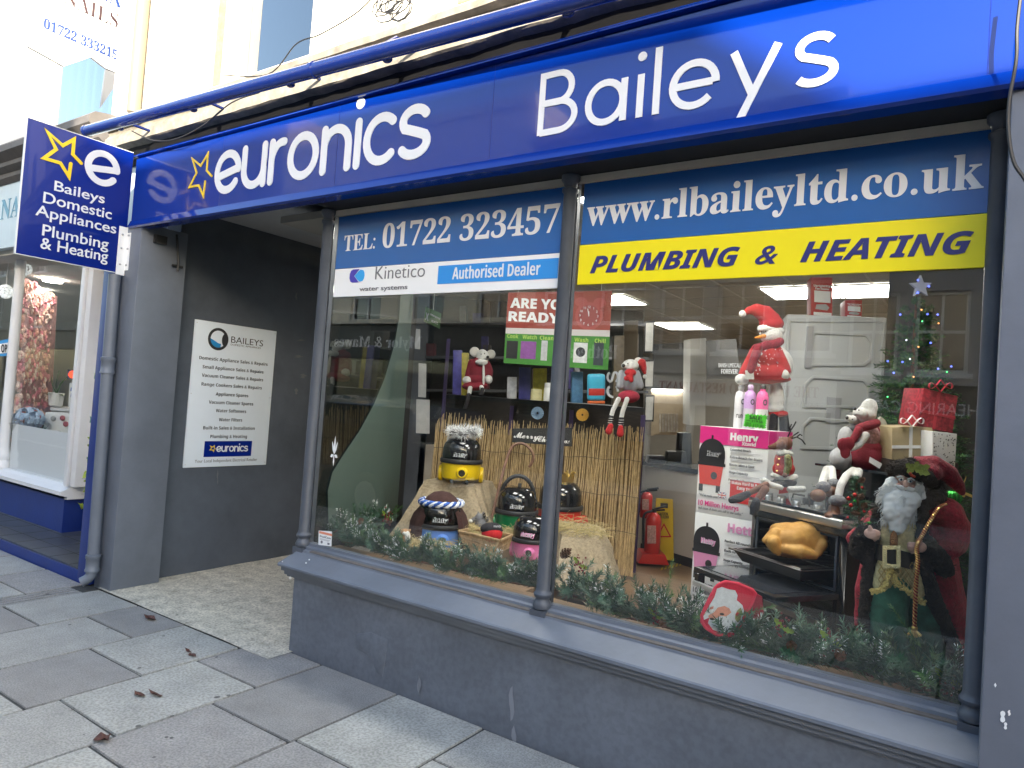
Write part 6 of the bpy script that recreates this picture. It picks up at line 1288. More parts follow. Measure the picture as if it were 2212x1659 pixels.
f5 = fz((1690, 180, 16, .04), (1690, 240, 18, .02), (1630, 265, 17, -.03), (1600, 290, 15, -.05), (1350, 250, 12, .02), (1330, 320, 12, 0))
blob('fur_edging', FURD, S, [('c', f1), ('c', f2), ('c', f3), ('c', f4), ('c', f5[:4]), ('c', f5[4:])], .008, disp=.007, ds=60)
fur('fur_tufts', mat('fur_tip', (.04, .03, .022), .9), S, f1+f2+f3+f4+f5, 2600, .017, .0012, .2, seed=9)
# hands: palm and five bent fingers each
def hand(base, palm, fingers, thumb):
    pr_ = [DE(zc+base[2], *palm)]
    for F_ in fingers+[thumb]: pr_.append(DC(zc+base[2], *F_))
    return blob('hand', SKIN, S, pr_, .0032, 2)
hand((0, 0, -.11), (1275, 462, 13, 11, 8), [((1280, 452, 4.2, -.01), (1306, 448, 4, -.018), (1326, 456, 3.6, -.014), (1332, 466, 3.2, -.006)), ((1278, 463, 4.2, -.012), (1305, 463, 4, -.02), (1326, 472, 3.6, -.016), (1328, 482, 3.2, -.006)), ((1274, 474, 4.2, -.01), (1300, 478, 4, -.018), (1320, 488, 3.5, -.012), (1320, 497, 3, -.004)), ((1270, 484, 4, -.008), (1290, 491, 3.6, -.014), (1305, 500, 3.2, -.008), (1304, 507, 2.8, -.002))], ((1270, 448, 4.8, -.004), (1278, 435, 4.4, -.012), (1274, 424, 3.8, -.014)))
hand((0, 0, -.13), (1580, 548, 14, 12, 8), [((1566, 532, 4.4, -.01), (1538, 526, 4, -.018), (1516, 524, 3.6, -.016), (1508, 532, 3.2, -.008)), ((1564, 545, 4.4, -.012), (1536, 542, 4, -.02), (1514, 542, 3.6, -.016), (1508, 550, 3.2, -.006)), ((1566, 558, 4.4, -.01), (1540, 558, 4, -.018), (1520, 560, 3.5, -.012), (1516, 568, 3, -.004)), ((1570, 568, 4, -.008), (1550, 573, 3.6, -.014), (1532, 577, 3.2, -.008), (1530, 583, 2.8, -.002))], ((1574, 530, 4.8, -.004), (1578, 515, 4.4, -.014), (1584, 505, 3.8, -.016)))
# rope held in the hand
rp = spl([fp(*p) for p in ((1735, 285, -.03), (1690, 310, -.1), (1640, 390, -.15), (1590, 480, -.17), (1560, 540, -.175), (1566, 640, -.18), (1556, 760, -.17), (1550, 900, -.15), (1545, 1040, -.13))], 10)
o = thing('twisted_rope', 'gold and red twisted rope running through the hand of the Santa figure', 'rope', rp[-1])
for k, mt_ in ((0, GOLD), (1, mat('rope_red', (.3, .01, .02), .6))):
    m = MB()
    for s_ in range(2):
        q = []
        for i in range(len(rp)*3-3):
            a = rp[i//3].lerp(rp[min(i//3+1, len(rp)-1)], (i % 3)/3); th = i*.75+k*math.pi/2+s_*math.pi; q.append(a+RIGHT*.0045*math.cos(th)+FWD*.0045*math.sin(th))
        m.tube(q, .0042, 5)
    m.build('strand', mt_, o, smooth=True)
m = MB(); rr = random.Random(5); e = rp[-1]
m.ell(e, .012)
for i in range(50): d = Vector((rr.gauss(0, .5), rr.gauss(0, .5), -1)).normalized(); m.tube([e, e+d*.035], .001, 3, False)
m.build('tassel', GOLD, o)
# small tree in the other hand
def bough(m, c, d, n, ln, rad_, w_=.0011, rr=random, mis=(0,), curl=.0):
    d = d.normalized(); s = d.orthogonal().normalized(); t = d.cross(s)
    for i in range(n):
        f = (i+rr.random())/n; p = c+d*ln*f; a = rr.uniform(0, 6.28); q = s*math.cos(a)+t*math.sin(a); e = (q+d*rr.uniform(.5, 1.1)).normalized()*rad_*(1-.45*f)*rr.uniform(.7, 1.2); w2 = e.cross(d); w2 = w2.normalized()*w_ if w2.length > 1e-6 else s*w_
        m.mi = mis[rr.randrange(len(mis))]; m.add([p-w2, p+w2, p+e*.7+w2*.8, p+e, p+e*.7-w2*.8], [[0, 1, 2, 3, 4]])
o = thing('small_fir_tree', 'small artificial fir with tiny baubles and cones held by the Santa figure', 'christmas tree', fp(1215, 440, -.02)); rr = random.Random(14); m = MB()
for i in range(130):
    f = rr.random(); y = 130+300*f; r = .02+.055*f; c = fp(1190+20*f+rr.uniform(-8, 8), y, -.03); d = Vector((rr.gauss(0, 1), rr.gauss(0, 1), rr.uniform(-.2, .9))).normalized(); bough(m, c, d, 24, r*1.0, .017, .0009, rr, (0, 1, 2))
m.build('foliage', [PINE1, PINE2, PINE3], o)
MB().tube([fp(1215, 440, -.03), fp(1190, 130, -.03)], .005, 6).build('trunk', CONE, o)
for x, y, mt_ in ((1145, 252, 0), (1183, 230, 0), (1160, 293, 0), (1183, 268, 1), (1268, 400, 1), (1140, 368, 0), (1240, 330, 0), (1228, 185, 0)): MB().ell(fp(x, y, -.1), .0085 if y in (252, 293, 230) else .006, None, 12, 8).build('bauble', mat('bauble_red', (.4, .01, .01), .12, .6) if not mt_ else mat('bauble_green', (.02, .3, .03), .12, .6), o, smooth=True)
def pcone(c, d, r, ln, par, mtt=None):
    d = d.normalized(); s = d.orthogonal().normalized(); t = d.cross(s); m = MB(); m.tube([c-d*ln/2, c, c+d*ln/2], [r*.4, r*.6, r*.2], 8)
    for i in range(46):
        f = i/46; a = i*2.4; q = s*math.cos(a)+t*math.sin(a); p = c+d*ln*(f-.5); R_ = r*math.sin(math.pi*min(.95, f*.85+.18)); u_ = d.cross(q)*R_*.42
        m.add([p-u_*.6, p+u_*.6, p+q*R_+d*ln*.1+u_, p+q*R_*1.05+d*ln*.17, p+q*R_+d*ln*.1-u_], [[0, 1, 2, 3, 4]])
    return m.build('pine_cone', mtt or CONE, par)
for x, y in ((1225, 140), (1240, 295), (1185, 340), (1220, 240)): pcone(fp(x, y, -.1), Vector((rr.gauss(0, 1), -.5, rr.gauss(0, 1))), .012, .03, o)
# green bauble with gold bow, beside the shoulder
p = pt(*D(1780, 245), 2.95); o = thing('green_bauble', 'shiny ribbed green bauble with a gold bow by the Santa shoulder', 'bauble', p)
m = MB(); r = px(17, 2.95); T = Matrix.Translation(p); R = []
for j in range(1, 14):
    th = math.pi*j/14; R.append([T @ Vector((r*(1+.05*math.cos(16*a))*math.sin(th)*math.cos(a), r*(1+.05*math.cos(16*a))*math.sin(th)*math.sin(a), r*.95*math.cos(th))) for a in [2*math.pi*i/64 for i in range(64)]])
m.loft(R[::-1]); m.build('bauble', mat('bauble_green', (.02, .3, .03)), o, smooth=True)
m = MB()
for P_ in (((1795, 200), (1840, 165), (1860, 120)), ((1795, 200), (1850, 220), (1900, 240)), ((1800, 195), (1815, 165), (1840, 190), (1805, 205)), ((1800, 205), (1850, 195), (1850, 235), (1805, 215))):
    q = spl([pt(*D(*a), 2.94) for a in P_], 6); m.loft([[a_+UP*.006, a_-UP*.006] for a_ in q], closed=False)
m.build('bow', GOLD, o)
# ================================================================ PRESENTS, TREE, SHOP INTERIOR
def gift(label, c4, zc, dep, m, ribbon=None, dz=(0, 0, 0, 0)):
    c = [pt(*b2(*p), zc+d) for p, d in zip(c4, dz)]; o = thing('present', label, 'present', (c[2]+c[3])/2, 'wrapped presents'); b = MB(); b.slab(c[::-1], FWD*dep); b.build('box', m, o, bevel=.003)
    if ribbon:
        r = MB()
        for f in ((0, 1), (3, 2)): pass
        a, b_ = c[0].lerp(c[1], .42), c[3].lerp(c[2], .42); a2, b2_ = c[0].lerp(c[1], .5), c[3].lerp(c[2], .5)
        r.slab([a-FWD*.002, a2-FWD*.002, b2_-FWD*.002, b_-FWD*.002][::-1], FWD*.0025); a, b_ = c[0].lerp(c[3], .55), c[1].lerp(c[2], .55); r.slab([a-FWD*.003, b_-FWD*.003, b_-FWD*.003-UP*.016, a-FWD*.003-UP*.016][::-1], FWD*.0025)
        q = c[0].lerp(c[1], .46)-FWD*.01
        for sx_ in (-1, 1): r.loft([[q+RIGHT*sx_*.06*math.sin(t)+UP*.05*math.sin(2*t)*.6+UP*.02*t-FWD*.008, q+RIGHT*sx_*.06*math.sin(t)+UP*.05*math.sin(2*t)*.6+UP*.02*t+FWD*.008] for t in [math.pi*i/10 for i in range(11)]], closed=False)
        r.build('ribbon', ribbon, o)
    return o
gift('red patterned present tilted on top of the other parcels', ((1640, 690), (1835, 735), (1805, 945), (1603, 905)), 3.6, .18, mat('gift_red', (.3, .02, .035), .4, var=.6, vs=50), mat('gift_red_satin', (.42, .03, .05), .3))
gift('gold paper present with white ribbon below the red parcel', ((1462, 912), (1692, 908), (1690, 1100), (1458, 1100)), 3.6, .2, mat('gift_gold', (.42, .34, .2), .5, var=.1, vs=8), WHITE)
go = gift('white present with black dots behind the Santa hat', ((1690, 935), (1830, 950), (1815, 1190), (1690, 1180)), 3.5, .15, mat('gift_white', (.66, .66, .66), .5))
m = MB(); rr = random.Random(2)
for i in range(70): m.ell(pt(*b2(rr.uniform(1697, 1820), rr.uniform(945, 1175)), 3.498), (.003, .0008, .003), CAMR, 8, 4)
m.build('dots', INK, go)
tb = MB(); e_ = [pt(*b2(1450, 1105), 3.6), pt(*b2(1840, 1110), 3.6)]
for p in e_: p.z = (e_[0].z+e_[1].z)/2
tag(MB().slab([Vector((e_[0].x, e_[0].y, .25)), Vector((e_[1].x, e_[1].y, .25)), e_[1], e_[0]][::-1], FWD*.3).build('gift_plinth', DARKW, bevel=.004), 'dark plinth carrying the wrapped presents behind the Santa figure', 'plinth')
# christmas tree
base = pt(*b2(1560, 900), 4.35); top = pt(*b2(1612, 130), 4.35); o = thing('christmas_tree', 'dark green Christmas tree with coloured lights and a clear star behind the presents', 'christmas tree', Vector((base.x, base.y, .25))); rr = random.Random(31); m = MB()
for i in range(800):
    f = rr.random()**.75; c = Vector((base.x, base.y, top.z-.06+(.75-top.z)*f)); R_ = .06+.52*f*(top.z-.75)/1.6; a = rr.uniform(0, 6.28); d = Vector((math.cos(a), math.sin(a), rr.uniform(-.25, .25))); s = c+d*R_*rr.uniform(.25, .7)
    bough(m, s, d+Vector((0, 0, rr.uniform(-.2, .25))), 38, R_*.45, .04, .0022, rr, (0, 0, 1))
m.build('foliage', [PINE1, PINE2], o); MB().tube([(base.x, base.y, .25), (base.x, base.y, top.z)], [.03, .006], 8).build('trunk', CONE, o)
LC = [((.1, .15, 1), 'blue'), ((.1, 1, .25), 'green'), ((1, .35, .1), 'amber'), ((.7, .8, 1), 'white'), ((.9, .05, .4), 'pink')]
for x, y, k in ((1507, 272, 0), (1662, 270, 0), (1632, 310, 1), (1725, 322, 2), (1542, 417, 3), (1680, 433, 0), (1611, 456, 2), (1562, 525, 3), (1520, 541, 0), (1436, 537, 0), (1722, 580, 0), (1797, 567, 0), (1772, 598, 1), (1470, 603, 0), (1583, 626, 2), (1435, 740, 1), (1546, 824, 4), (1628, 245, 2), (1720, 272, 0)):
    MB().ell(pt(*b2(x, y), 3.98), .0042 if k else .0052, None, 8, 6).build('light', mat('fairy_'+LC[k][1], LC[k][0], .4, emit=.7), o)
sp = pt(*b2(1615, 115), 4.3); T = frame(sp, RIGHT, UP, -FWD); m = MB(); P = []
for i in range(10): a = rad(90+36*i); r = .07 if i % 2 == 0 else .03; P.append((r*math.cos(a), r*math.sin(a)))
m.prism(P, .02, T); m.build('star', mat('clear_star', (.5, .55, .7), .1, coat=.5), o)
for k in range(3): MB().ell(T @ Vector((.045*math.cos(k*2.1), .045*math.sin(k*2.1), .025)), .006, None, 8, 6).build('light', mat('fairy_blue', (.1, .15, 1)), o)
# ---- ceiling lamps
LPOS = [(-3.1, .4), (-1.95, .4), (-.8, .4), (-3.6, 5.63), (-1.68, 3.41), (-3.66, 3.53), (-1.1, 3.42), (-1.68, 6.2), (-5.4, 5.63), (-2.4, 7.2)]  # first three are unseen extras, added to light the window display
LL = ['square ceiling panel lamp over the nativity behind the telephone board', 'square ceiling panel lamp over the display behind the middle column', 'square ceiling panel lamp over the cooker behind the yellow board', 'square ceiling panel lamp over the counter, left of the snowman hat', 'square ceiling panel lamp left of the tall red carton', 'square ceiling panel lamp beside the hanging poster', 'square ceiling panel lamp right of the tall red carton', 'square ceiling panel lamp low behind the snowman', 'square ceiling panel lamp above the goods shelves, farthest left', 'square ceiling panel lamp at the very back of the shop']
for (x, y), l in zip(LPOS, LL):
    o = thing('ceiling_lamp', l, 'lamp', (x, y, 2.73), 'square ceiling lamps'); MB().mm(x, x+.6, y, y+.6, 2.735, 2.742).build('diffuser', LAMP, o)
    MB().mm(x-.02, x, y-.02, y+.62, 2.732, 2.744).mm(x+.6, x+.62, y-.02, y+.62, 2.732, 2.744).mm(x, x+.6, y-.02, y, 2.732, 2.744).mm(x, x+.6, y+.6, y+.62, 2.732, 2.744).build('frame', WHITE, o)
# ---- counter, till things, extinguishers, wet floor sign
ca, cb = pt(1395, 1003, 6.6), pt(1513, 1006, 6.1); ca.z = cb.z = (ca.z+cb.z)/2; zc_ = ca.z
o = thing('shop_counter', 'white fronted counter with a black worktop behind the cartons', 'counter', Vector((ca.x, ca.y, .25)))
MB().slab([Vector((ca.x, ca.y, .25)), Vector((cb.x+.3, cb.y-.2, .25)), Vector((cb.x+.3, cb.y-.2, zc_-.04)), Vector((ca.x, ca.y, zc_-.04))], FWD*.6).build('front', mat('counter_white', (.6, .58, .53), .4), o)
MB().slab([Vector((ca.x-.04, ca.y, zc_-.04)), Vector((cb.x+.3, cb.y-.24, zc_-.04)), Vector((cb.x+.3, cb.y-.24, zc_)), Vector((ca.x-.04, ca.y, zc_))], FWD*.66).build('worktop', mat('worktop_black', (.012, .012, .013), .15), o)
MB().slab([Vector((ca.x, ca.y, .25)), Vector((cb.x+.3, cb.y-.2, .25)), Vector((cb.x+.3, cb.y-.2, .33)), Vector((ca.x, ca.y, .33))], FWD*-.006).build('skirting', MBLACK, o)
for nm, lab, x0, y0, x1, y1, zz, cc in (('card_terminal', 'dark card terminal on the black worktop', 70, 1075, 180, 1120, 6.35, (.02, .02, .03)), ('till_screen', 'black till screen behind the counter', 245, 945, 330, 1060, 6.5, (.01, .01, .012)), ('printer', 'flat black printer on the counter', 180, 1050, 300, 1110, 6.3, (.015, .015, .016))):
    c = [pt(*b2(*p), zz) for p in ((x0+10, y0), (x1-10, y0), (x1, y1), (x0, y1))]; c[2].z = c[3].z = zc_+.001; tag(MB().slab(c[::-1], FWD*.12).build(nm, mat('dark_'+nm, cc, .3), bevel=.01), lab, nm.split('_')[-1])
def ext(label, u, v0, v1, zc, wpx):
    t_, b_ = pt(u, v0, zc), pt(u, v1, zc); h = t_.z-b_.z; r = px(wpx, zc)/2; o = thing('fire_extinguisher', label, 'fire extinguisher', b_, 'fire extinguishers'); T = Matrix.Translation(b_)
    MB().lathe([(r*.9, 0), (r, .02), (r, h*.82), (r*.85, h*.92), (r*.35, h), (0, h)], T, 20).build('cylinder', REDP, o, smooth=True)
    MB().lathe([(r*.3, h), (r*.3, h*1.08), (0, h*1.08)], T, 10).tube([b_+Vector((0, 0, h*1.08)), b_+RIGHT*.1+Vector((0, 0, h*1.14))], .01, 6).tube([b_+Vector((0, 0, h*1.04)), b_+RIGHT*.09+Vector((0, 0, h*1.06))], .008, 6).build('valve', MBLACK, o)
    MB().tube(spl([b_+Vector((0, 0, h*1.03)), b_-RIGHT*r*1.25+Vector((0, 0, h*.95)), b_-RIGHT*r*1.2+Vector((0, 0, h*.5)), b_-RIGHT*r*1.1+Vector((0, 0, h*.2))], 6), .011, 7).build('hose', MBLACK, o)
    MB().slab([pt(u-wpx*.25, v0+(v1-v0)*a, zc-r-.002) for a in (.3,)]+[pt(u+wpx*.3, v0+(v1-v0)*.3, zc-r-.002), pt(u+wpx*.3, v0+(v1-v0)*.7, zc-r-.002), pt(u-wpx*.25, v0+(v1-v0)*.7, zc-r-.002)], FWD*.01).build('label', mat('ext_label', (.5, .28, .26), .5, var=.4, vs=60), o)
ext('red fire extinguisher standing on a red base at the right end of the reed screen', 1407, 1107, 1203, 6.0, 34)
ext('red fire extinguisher partly hidden behind the reed screen edge, higher than the other', 1394, 1062, 1118, 6.2, 26)
c = [PZ(u, v, .251) for u, v in ((1378, 1208), (1448, 1208))]; p = pt(1408, 1197, 5.7)
tag(MB().slab([pt(1378, 1218, 5.92), pt(1446, 1222, 5.92), pt(1438, 1199, 5.92), pt(1388, 1196, 5.92)], FWD*.22).build('extinguisher_base', REDP, bevel=.012), 'red plastic base under the fire extinguisher', 'base')
zc = 6.15
o = thing('wet_floor_sign', 'yellow folding wet floor caution sign beside the fire extinguisher', 'floor sign', pt(1436, 1212, zc)); q = lambda x, y, d=0: pt(*b2(x, y), zc+d)
YS = mat('sign_yellow', (.75, .52, .02), .4)
for d, s in ((0, 1), (.25, -1)):
    m = MB(); pts_ = ((120, 1315), (217, 1322), (222, 1672), (108, 1660)); m.slab([q(x, y, d*(1 if y > 1500 else .1)) for x, y in pts_], FWD*.02); m.build('panel', YS, o, bevel=.006)
MB().slab([q(*a_, -.004) for a_ in ((145, 1342), (188, 1345), (188, 1372), (145, 1368))], FWD*.002).build('grip', MBLACK, o)
t = MB(); T = frame(q(132, 1412, -.004), RIGHT, UP, -FWD); text2(t, 'CAUTION', T, 0, px(21, zc), 0, px(6, zc), 'b'); T = frame(q(130, 1430, -.004), RIGHT, UP, -FWD); text2(t, 'WET FLOOR', T, 0, px(24, zc), 0, px(6, zc), 'b'); t.build('lettering', INK, o)
t = MB(); T = frame(q(165, 1500, -.004), RIGHT, UP, -FWD); r = px(14, zc); t.ribbon([(-r, -r*.9), (r, -r*.9), (0, r*1.0)], r*.2, T, .002, False, True); t.build('warning_triangle', mat('print_red', (.6, .02, .02)), o)
m = MB()
for i in range(9): m.slab([PZ(1427+i*8, 1232-i*1.9, .252), PZ(1431+i*8, 1231-i*1.9, .252), PZ(1433+i*8, 1225-i*1.9, .252), PZ(1429+i*8, 1226-i*1.9, .252)][::-1], (0, 0, .002))
tag(m.build('hazard_tape', mat('tape_yellow', (.6, .45, .02), .6)), 'yellow and black hazard tape on the wooden shop floor', 'tape')
# ---- back of the shop
def plate(name, label, cat, pts, zc, m, th=.02, conv=b2): return tag(MB().slab([pt(*conv(*p), zc) for p in pts][::-1], FWD*th).build(name, m, bevel=.002), label, cat)
o = thing('display_rack', 'pale wooden display rack with a lit top shelf at the back of the shop', 'rack', pt(1446, 935, 8)); q = lambda x, y, d=0: pt(*b2(x, y), 8+d)
LW = mat('pale_wood', (.42, .34, .24), .6, var=.15, vs=8)
for nm, P_ in (('side', ((95, 700), (108, 700), (108, 960), (92, 960))), ('side', ((280, 705), (292, 705), (292, 945), (280, 945))), ('back_panel', ((105, 720), (285, 720), (285, 950), (102, 950)))): MB().slab([q(*p) for p in P_][::-1], FWD*.3 if nm == 'side' else FWD*-.01).build(nm, LW, o)
for y in (712, 795, 945): MB().slab([q(*p) for p in ((100, y), (288, y+3), (288, y+12), (100, y+9))][::-1], FWD*.35).build('shelf', LW, o)
MB().slab([q(*p, -.05) for p in ((98, 695), (268, 698), (268, 712), (97, 708))][::-1], FWD*.02).build('strip_lamp', LAMP, o)
m = MB()
for i in range(7): m.slab([q(*p, -.03) for p in ((140+i*16, 835), (150+i*16, 835), (150+i*16, 940), (140+i*16, 940))][::-1], FWD*.02)
m.build('tools', mat('tool_beige', (.45, .4, .34), .5, var=.3, vs=20), o)
plate('wall_poster', 'dark poster about limescale on the back wall beside the snowman', 'poster', ((405, 420), (575, 410), (600, 640), (410, 640)), 7.2, mat('poster_dark', (.08, .075, .07), .5, var=.2, vs=4))
po = bpy.data.objects['wall_poster']
t = MB(); T = frame(pt(*b2(475, 572), 7.15), RIGHT, UP, -FWD); text2(t, 'BANISH LIMESCALE', T, 0, px(48, 7.15), 0, px(9, 7.15)); T = frame(pt(*b2(490, 608), 7.15), RIGHT, UP, -FWD); text2(t, 'FOREVER!', T, 0, px(36, 7.15), 0, px(10, 7.15), 'b'); t.build('lettering', LETW, po)
plate('doorway', 'dark doorway in the back wall of the shop', 'doorway', ((105, 440), (315, 430), (310, 700), (100, 700)), 8.4, mat('dark_opening', (.05, .047, .043), .8))
plate('brown_panel', 'brown display panel at the left of the back wall', 'panel', ((-60, 310), (20, 305), (10, 640), (-70, 640)), 7.0, mat('brown_panel', (.12, .085, .05), .7))
for k, (y0, y1, l) in enumerate(((310, 490, 'black framed certificate, highest on the back wall post'), (530, 690, 'black framed certificate below the highest one'), (730, 880, 'black framed certificate, lowest on the back wall post'))):
    o = plate('certificate_frame', l, 'frame', ((58, y0), (112, y0-2), (106, y1), (52, y1)), 7.6, MBLACK); o['group'] = 'framed certificates'
    MB().slab([pt(*b2(*p), 7.595) for p in ((64, y0+10), (106, y0+8), (100, y1-10), (58, y1-10))][::-1], FWD*.004).build('paper', mat('certificate_paper', (.5, .49, .46), .5, var=.1, vs=20), o)
plate('pale_pillar', 'pale pillar between the doorway and the dark poster', 'pillar', ((315, 410), (405, 405), (400, 900), (310, 900)), 7.6, mat('pillar_paint', (.36, .35, .32), .7), .3)
# goods shelves on the far left, seen through the window
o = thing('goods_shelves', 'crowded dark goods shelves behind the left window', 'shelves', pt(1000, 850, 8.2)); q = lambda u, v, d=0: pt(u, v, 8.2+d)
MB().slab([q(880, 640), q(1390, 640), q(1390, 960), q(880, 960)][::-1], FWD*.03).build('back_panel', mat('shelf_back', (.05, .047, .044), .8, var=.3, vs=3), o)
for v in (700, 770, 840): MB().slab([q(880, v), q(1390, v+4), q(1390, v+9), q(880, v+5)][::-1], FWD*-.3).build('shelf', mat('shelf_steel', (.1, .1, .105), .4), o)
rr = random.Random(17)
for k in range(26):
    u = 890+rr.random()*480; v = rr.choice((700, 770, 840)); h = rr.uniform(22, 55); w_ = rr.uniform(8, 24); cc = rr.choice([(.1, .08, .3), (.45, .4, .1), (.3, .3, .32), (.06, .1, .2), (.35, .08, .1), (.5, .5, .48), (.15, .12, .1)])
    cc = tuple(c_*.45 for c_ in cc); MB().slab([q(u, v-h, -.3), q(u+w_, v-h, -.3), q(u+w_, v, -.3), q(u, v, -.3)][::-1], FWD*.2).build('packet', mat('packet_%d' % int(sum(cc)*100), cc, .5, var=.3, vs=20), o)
m = MB(); eg = [pt(*b1(*p), 6.8) for p in ((775, 232), (866, 272), (858, 362), (766, 318))]
o = thing('exit_sign', 'small green emergency exit sign hanging inside the left window', 'sign', eg[3]); MB().slab(eg[::-1], FWD*.01).build('panel', mat('exit_green', (.1, .22, .08), .4), o)
T = frame(eg[3]-FWD*.004, eg[2]-eg[3], eg[0]-eg[3], -FWD); w_, h_ = (eg[2]-eg[3]).length, (eg[0]-eg[3]).length
t = MB(); text2(t, 'Emergency', T, w_*.35, w_*.95, h_*.6, h_*.14, 'b', ext=.001); text2(t, 'exit', T, w_*.45, w_*.85, h_*.2, h_*.2, 'b', ext=.001); text2(t, 'X', T, w_*.06, w_*.26, h_*.15, h_*.5, 'b', ext=.001); t.build('lettering', LETW, o); MB().tube([(eg[0]+eg[1])/2, (eg[0]+eg[1])/2+Vector((0, 0, .3))], .003, 5).build('rod', STEEL, o)
for (x0, y0, x1, y1), l in zip(((735, 560, 780, 760), (722, 770, 800, 970), (715, 360, 745, 480)), ('white paper notice on the entrance door, middle one', 'long white paper notice hanging lowest on the entrance door', 'white paper notice hanging highest by the entrance door')):
    o = plate('paper_notice', l, 'notice', ((x0, y0), (x1, y0+4), (x1-2, y1), (x0-3, y1-3)), 6.2, mat('paper_white', (.55, .55, .55), .6, var=.12, vs=8), .003, b1); o['group'] = 'paper notices on the entrance door'
t = MB(); c = pt(*b1(1835, 760), 5.6); T = frame(c, UP, -RIGHT, -FWD); word(t, 'cs', .3, 0, px(55, 5.6), -px(22, 5.6), px(24, 5.6), px(5, 5.6), T, True); tag(t.build('vinyl_letters', LETW), 'white letters running up the wall beside the right mouse', 'lettering')
# ================================================================ GARLANDS ALONG THE GLASS
def garland(label, spine, n, seed, cones, berries, snowy=.3, hgt=1, big=1):
    rr = random.Random(seed); o = thing('pine_garland', label, 'garland', spine[len(spine)//2]); fo = MB(); sn = MB(); st = MB()
    S_ = spl(spine, 10); st.tube(S_, .006, 5); st.build('stem', CONE, o)
    for i in range(n):
        f = (i+rr.random())/n*(len(S_)-1.01); k = int(f); p = S_[k].lerp(S_[k+1], f-k); t = (S_[k+1]-S_[k]).normalized()
        d = (t*rr.uniform(-1, 1)+Vector((rr.gauss(0, .35), rr.gauss(0, .35), rr.uniform(.05, 1.25)*hgt))).normalized(); ln = rr.uniform(.08, .15)*big; mi = rr.choice((0, 0, 1, 2, 2))
        bough(fo, p, d, rr.randint(80, 105), ln, .038*big, .0016*big, rr, (mi, mi, mi, 0))
        if rr.random() < snowy:
            q = p+d*ln*.5; s = d.orthogonal().normalized(); u_ = d.cross(s)
            for j in range(24):
                a = rr.uniform(0, 6.28); g = rr.random(); e = (s*math.cos(a)+u_*math.sin(a)+d*rr.uniform(.6, 1.2)).normalized(); b_ = q+d*ln*.5*g+e*.022*(1-.4*g); w_ = e.orthogonal().normalized()*.0013; sn.add([b_-w_, b_+w_, b_+e*.011+w_*.8, b_+e*.011-w_*.8], [[0, 1, 2, 3]])
    fo.build('foliage', [PINE1, PINE2, PINE3], o); sn.build('snow_tips', SNOWT, o)
    for (u, v, y, r) in cones: pcone(PY(u, v, y), Vector((rr.gauss(0, 1), rr.gauss(0, 1), rr.gauss(0, 1))), r, r*2.4, o)
    for (u, v, y) in berries:
        m = MB(); c = PY(u, v, y)
        for j in range(22): m.ell(c+Vector((rr.gauss(0, .016), rr.gauss(0, .012), rr.gauss(0, .022))), rr.uniform(.004, .006), None, 6, 5)
        m.build('berries', BERRY, o); m = MB()
        for a in (0, 2.2): hollyleaf(m, c, Vector((math.cos(a), -.3, math.sin(a))), .05, .014, Vector((0, -1, 0)))
        m.build('holly', LEAFG, o)
    return o
Z0 = .6
sp_ = lambda P: [PY(u, v, y) for u, v, y in P]
garland('snow tipped pine garland along the foot of the left window', [Vector((x, y, z)) for x, y, z in ((-3.28, .2, .62), (-3.05, .16, .63), (-2.8, .14, .62), (-2.5, .13, .63), (-2.2, .12, .63), (-1.95, .12, .64), (-1.75, .14, .65))], 190, 41, [(975, 1200, .1, .022), (780, 1125, .22, .018), (840, 1125, .2, .02), (1222, 1195, .15, .026)], [(836, 1118, .2)], .24, 1.15, 1.25)
garland('pine garland trailing behind the left corner pane beside the hessian cloth', [PY(720, 1150, .3), PY(760, 1135, .38), PY(800, 1128, .45), PY(835, 1125, .5)], 60, 42, [], [], .12, .8)
garland('pine garland with berries along the foot of the right window to the Santa figure', [Vector((x, y, z)) for x, y, z in ((-1.66, .15, .65), (-1.4, .13, .61), (-1.15, .12, .61), (-.95, .14, .6), (-.75, .14, .6), (-.55, .13, .61), (-.35, .13, .62), (-.12, .12, .61), (-.04, .1, .6))], 215, 43,
        [(1432, 1345, .1, .02), (1710, 1395, .1, .02), (1815, 1415, .1, .022), (2000, 1480, .09, .02)], [(1253, 1222, .12), (1415, 1332, .1), (1690, 1358, .12), (1790, 1385, .1), (2040, 1468, .09)], .28, 1.1, 1.45)
m = MB(); rr = random.Random(77); fo = MB()
for u, v, d in ((1440, 1290, (0.1, 0, 1)), (1990, 1400, (-.6, 0, .75)), (1590, 1330, (.6, 0, .3))): bough(fo, PY(u, v, .1), Vector(d), 120, .17, .03, .0012, rr, (1,))
o = fo.build('fir_sprigs', [PINE2, PINE2]); tag(o, 'three long bright green fir sprigs rising from the right garland', 'sprigs')
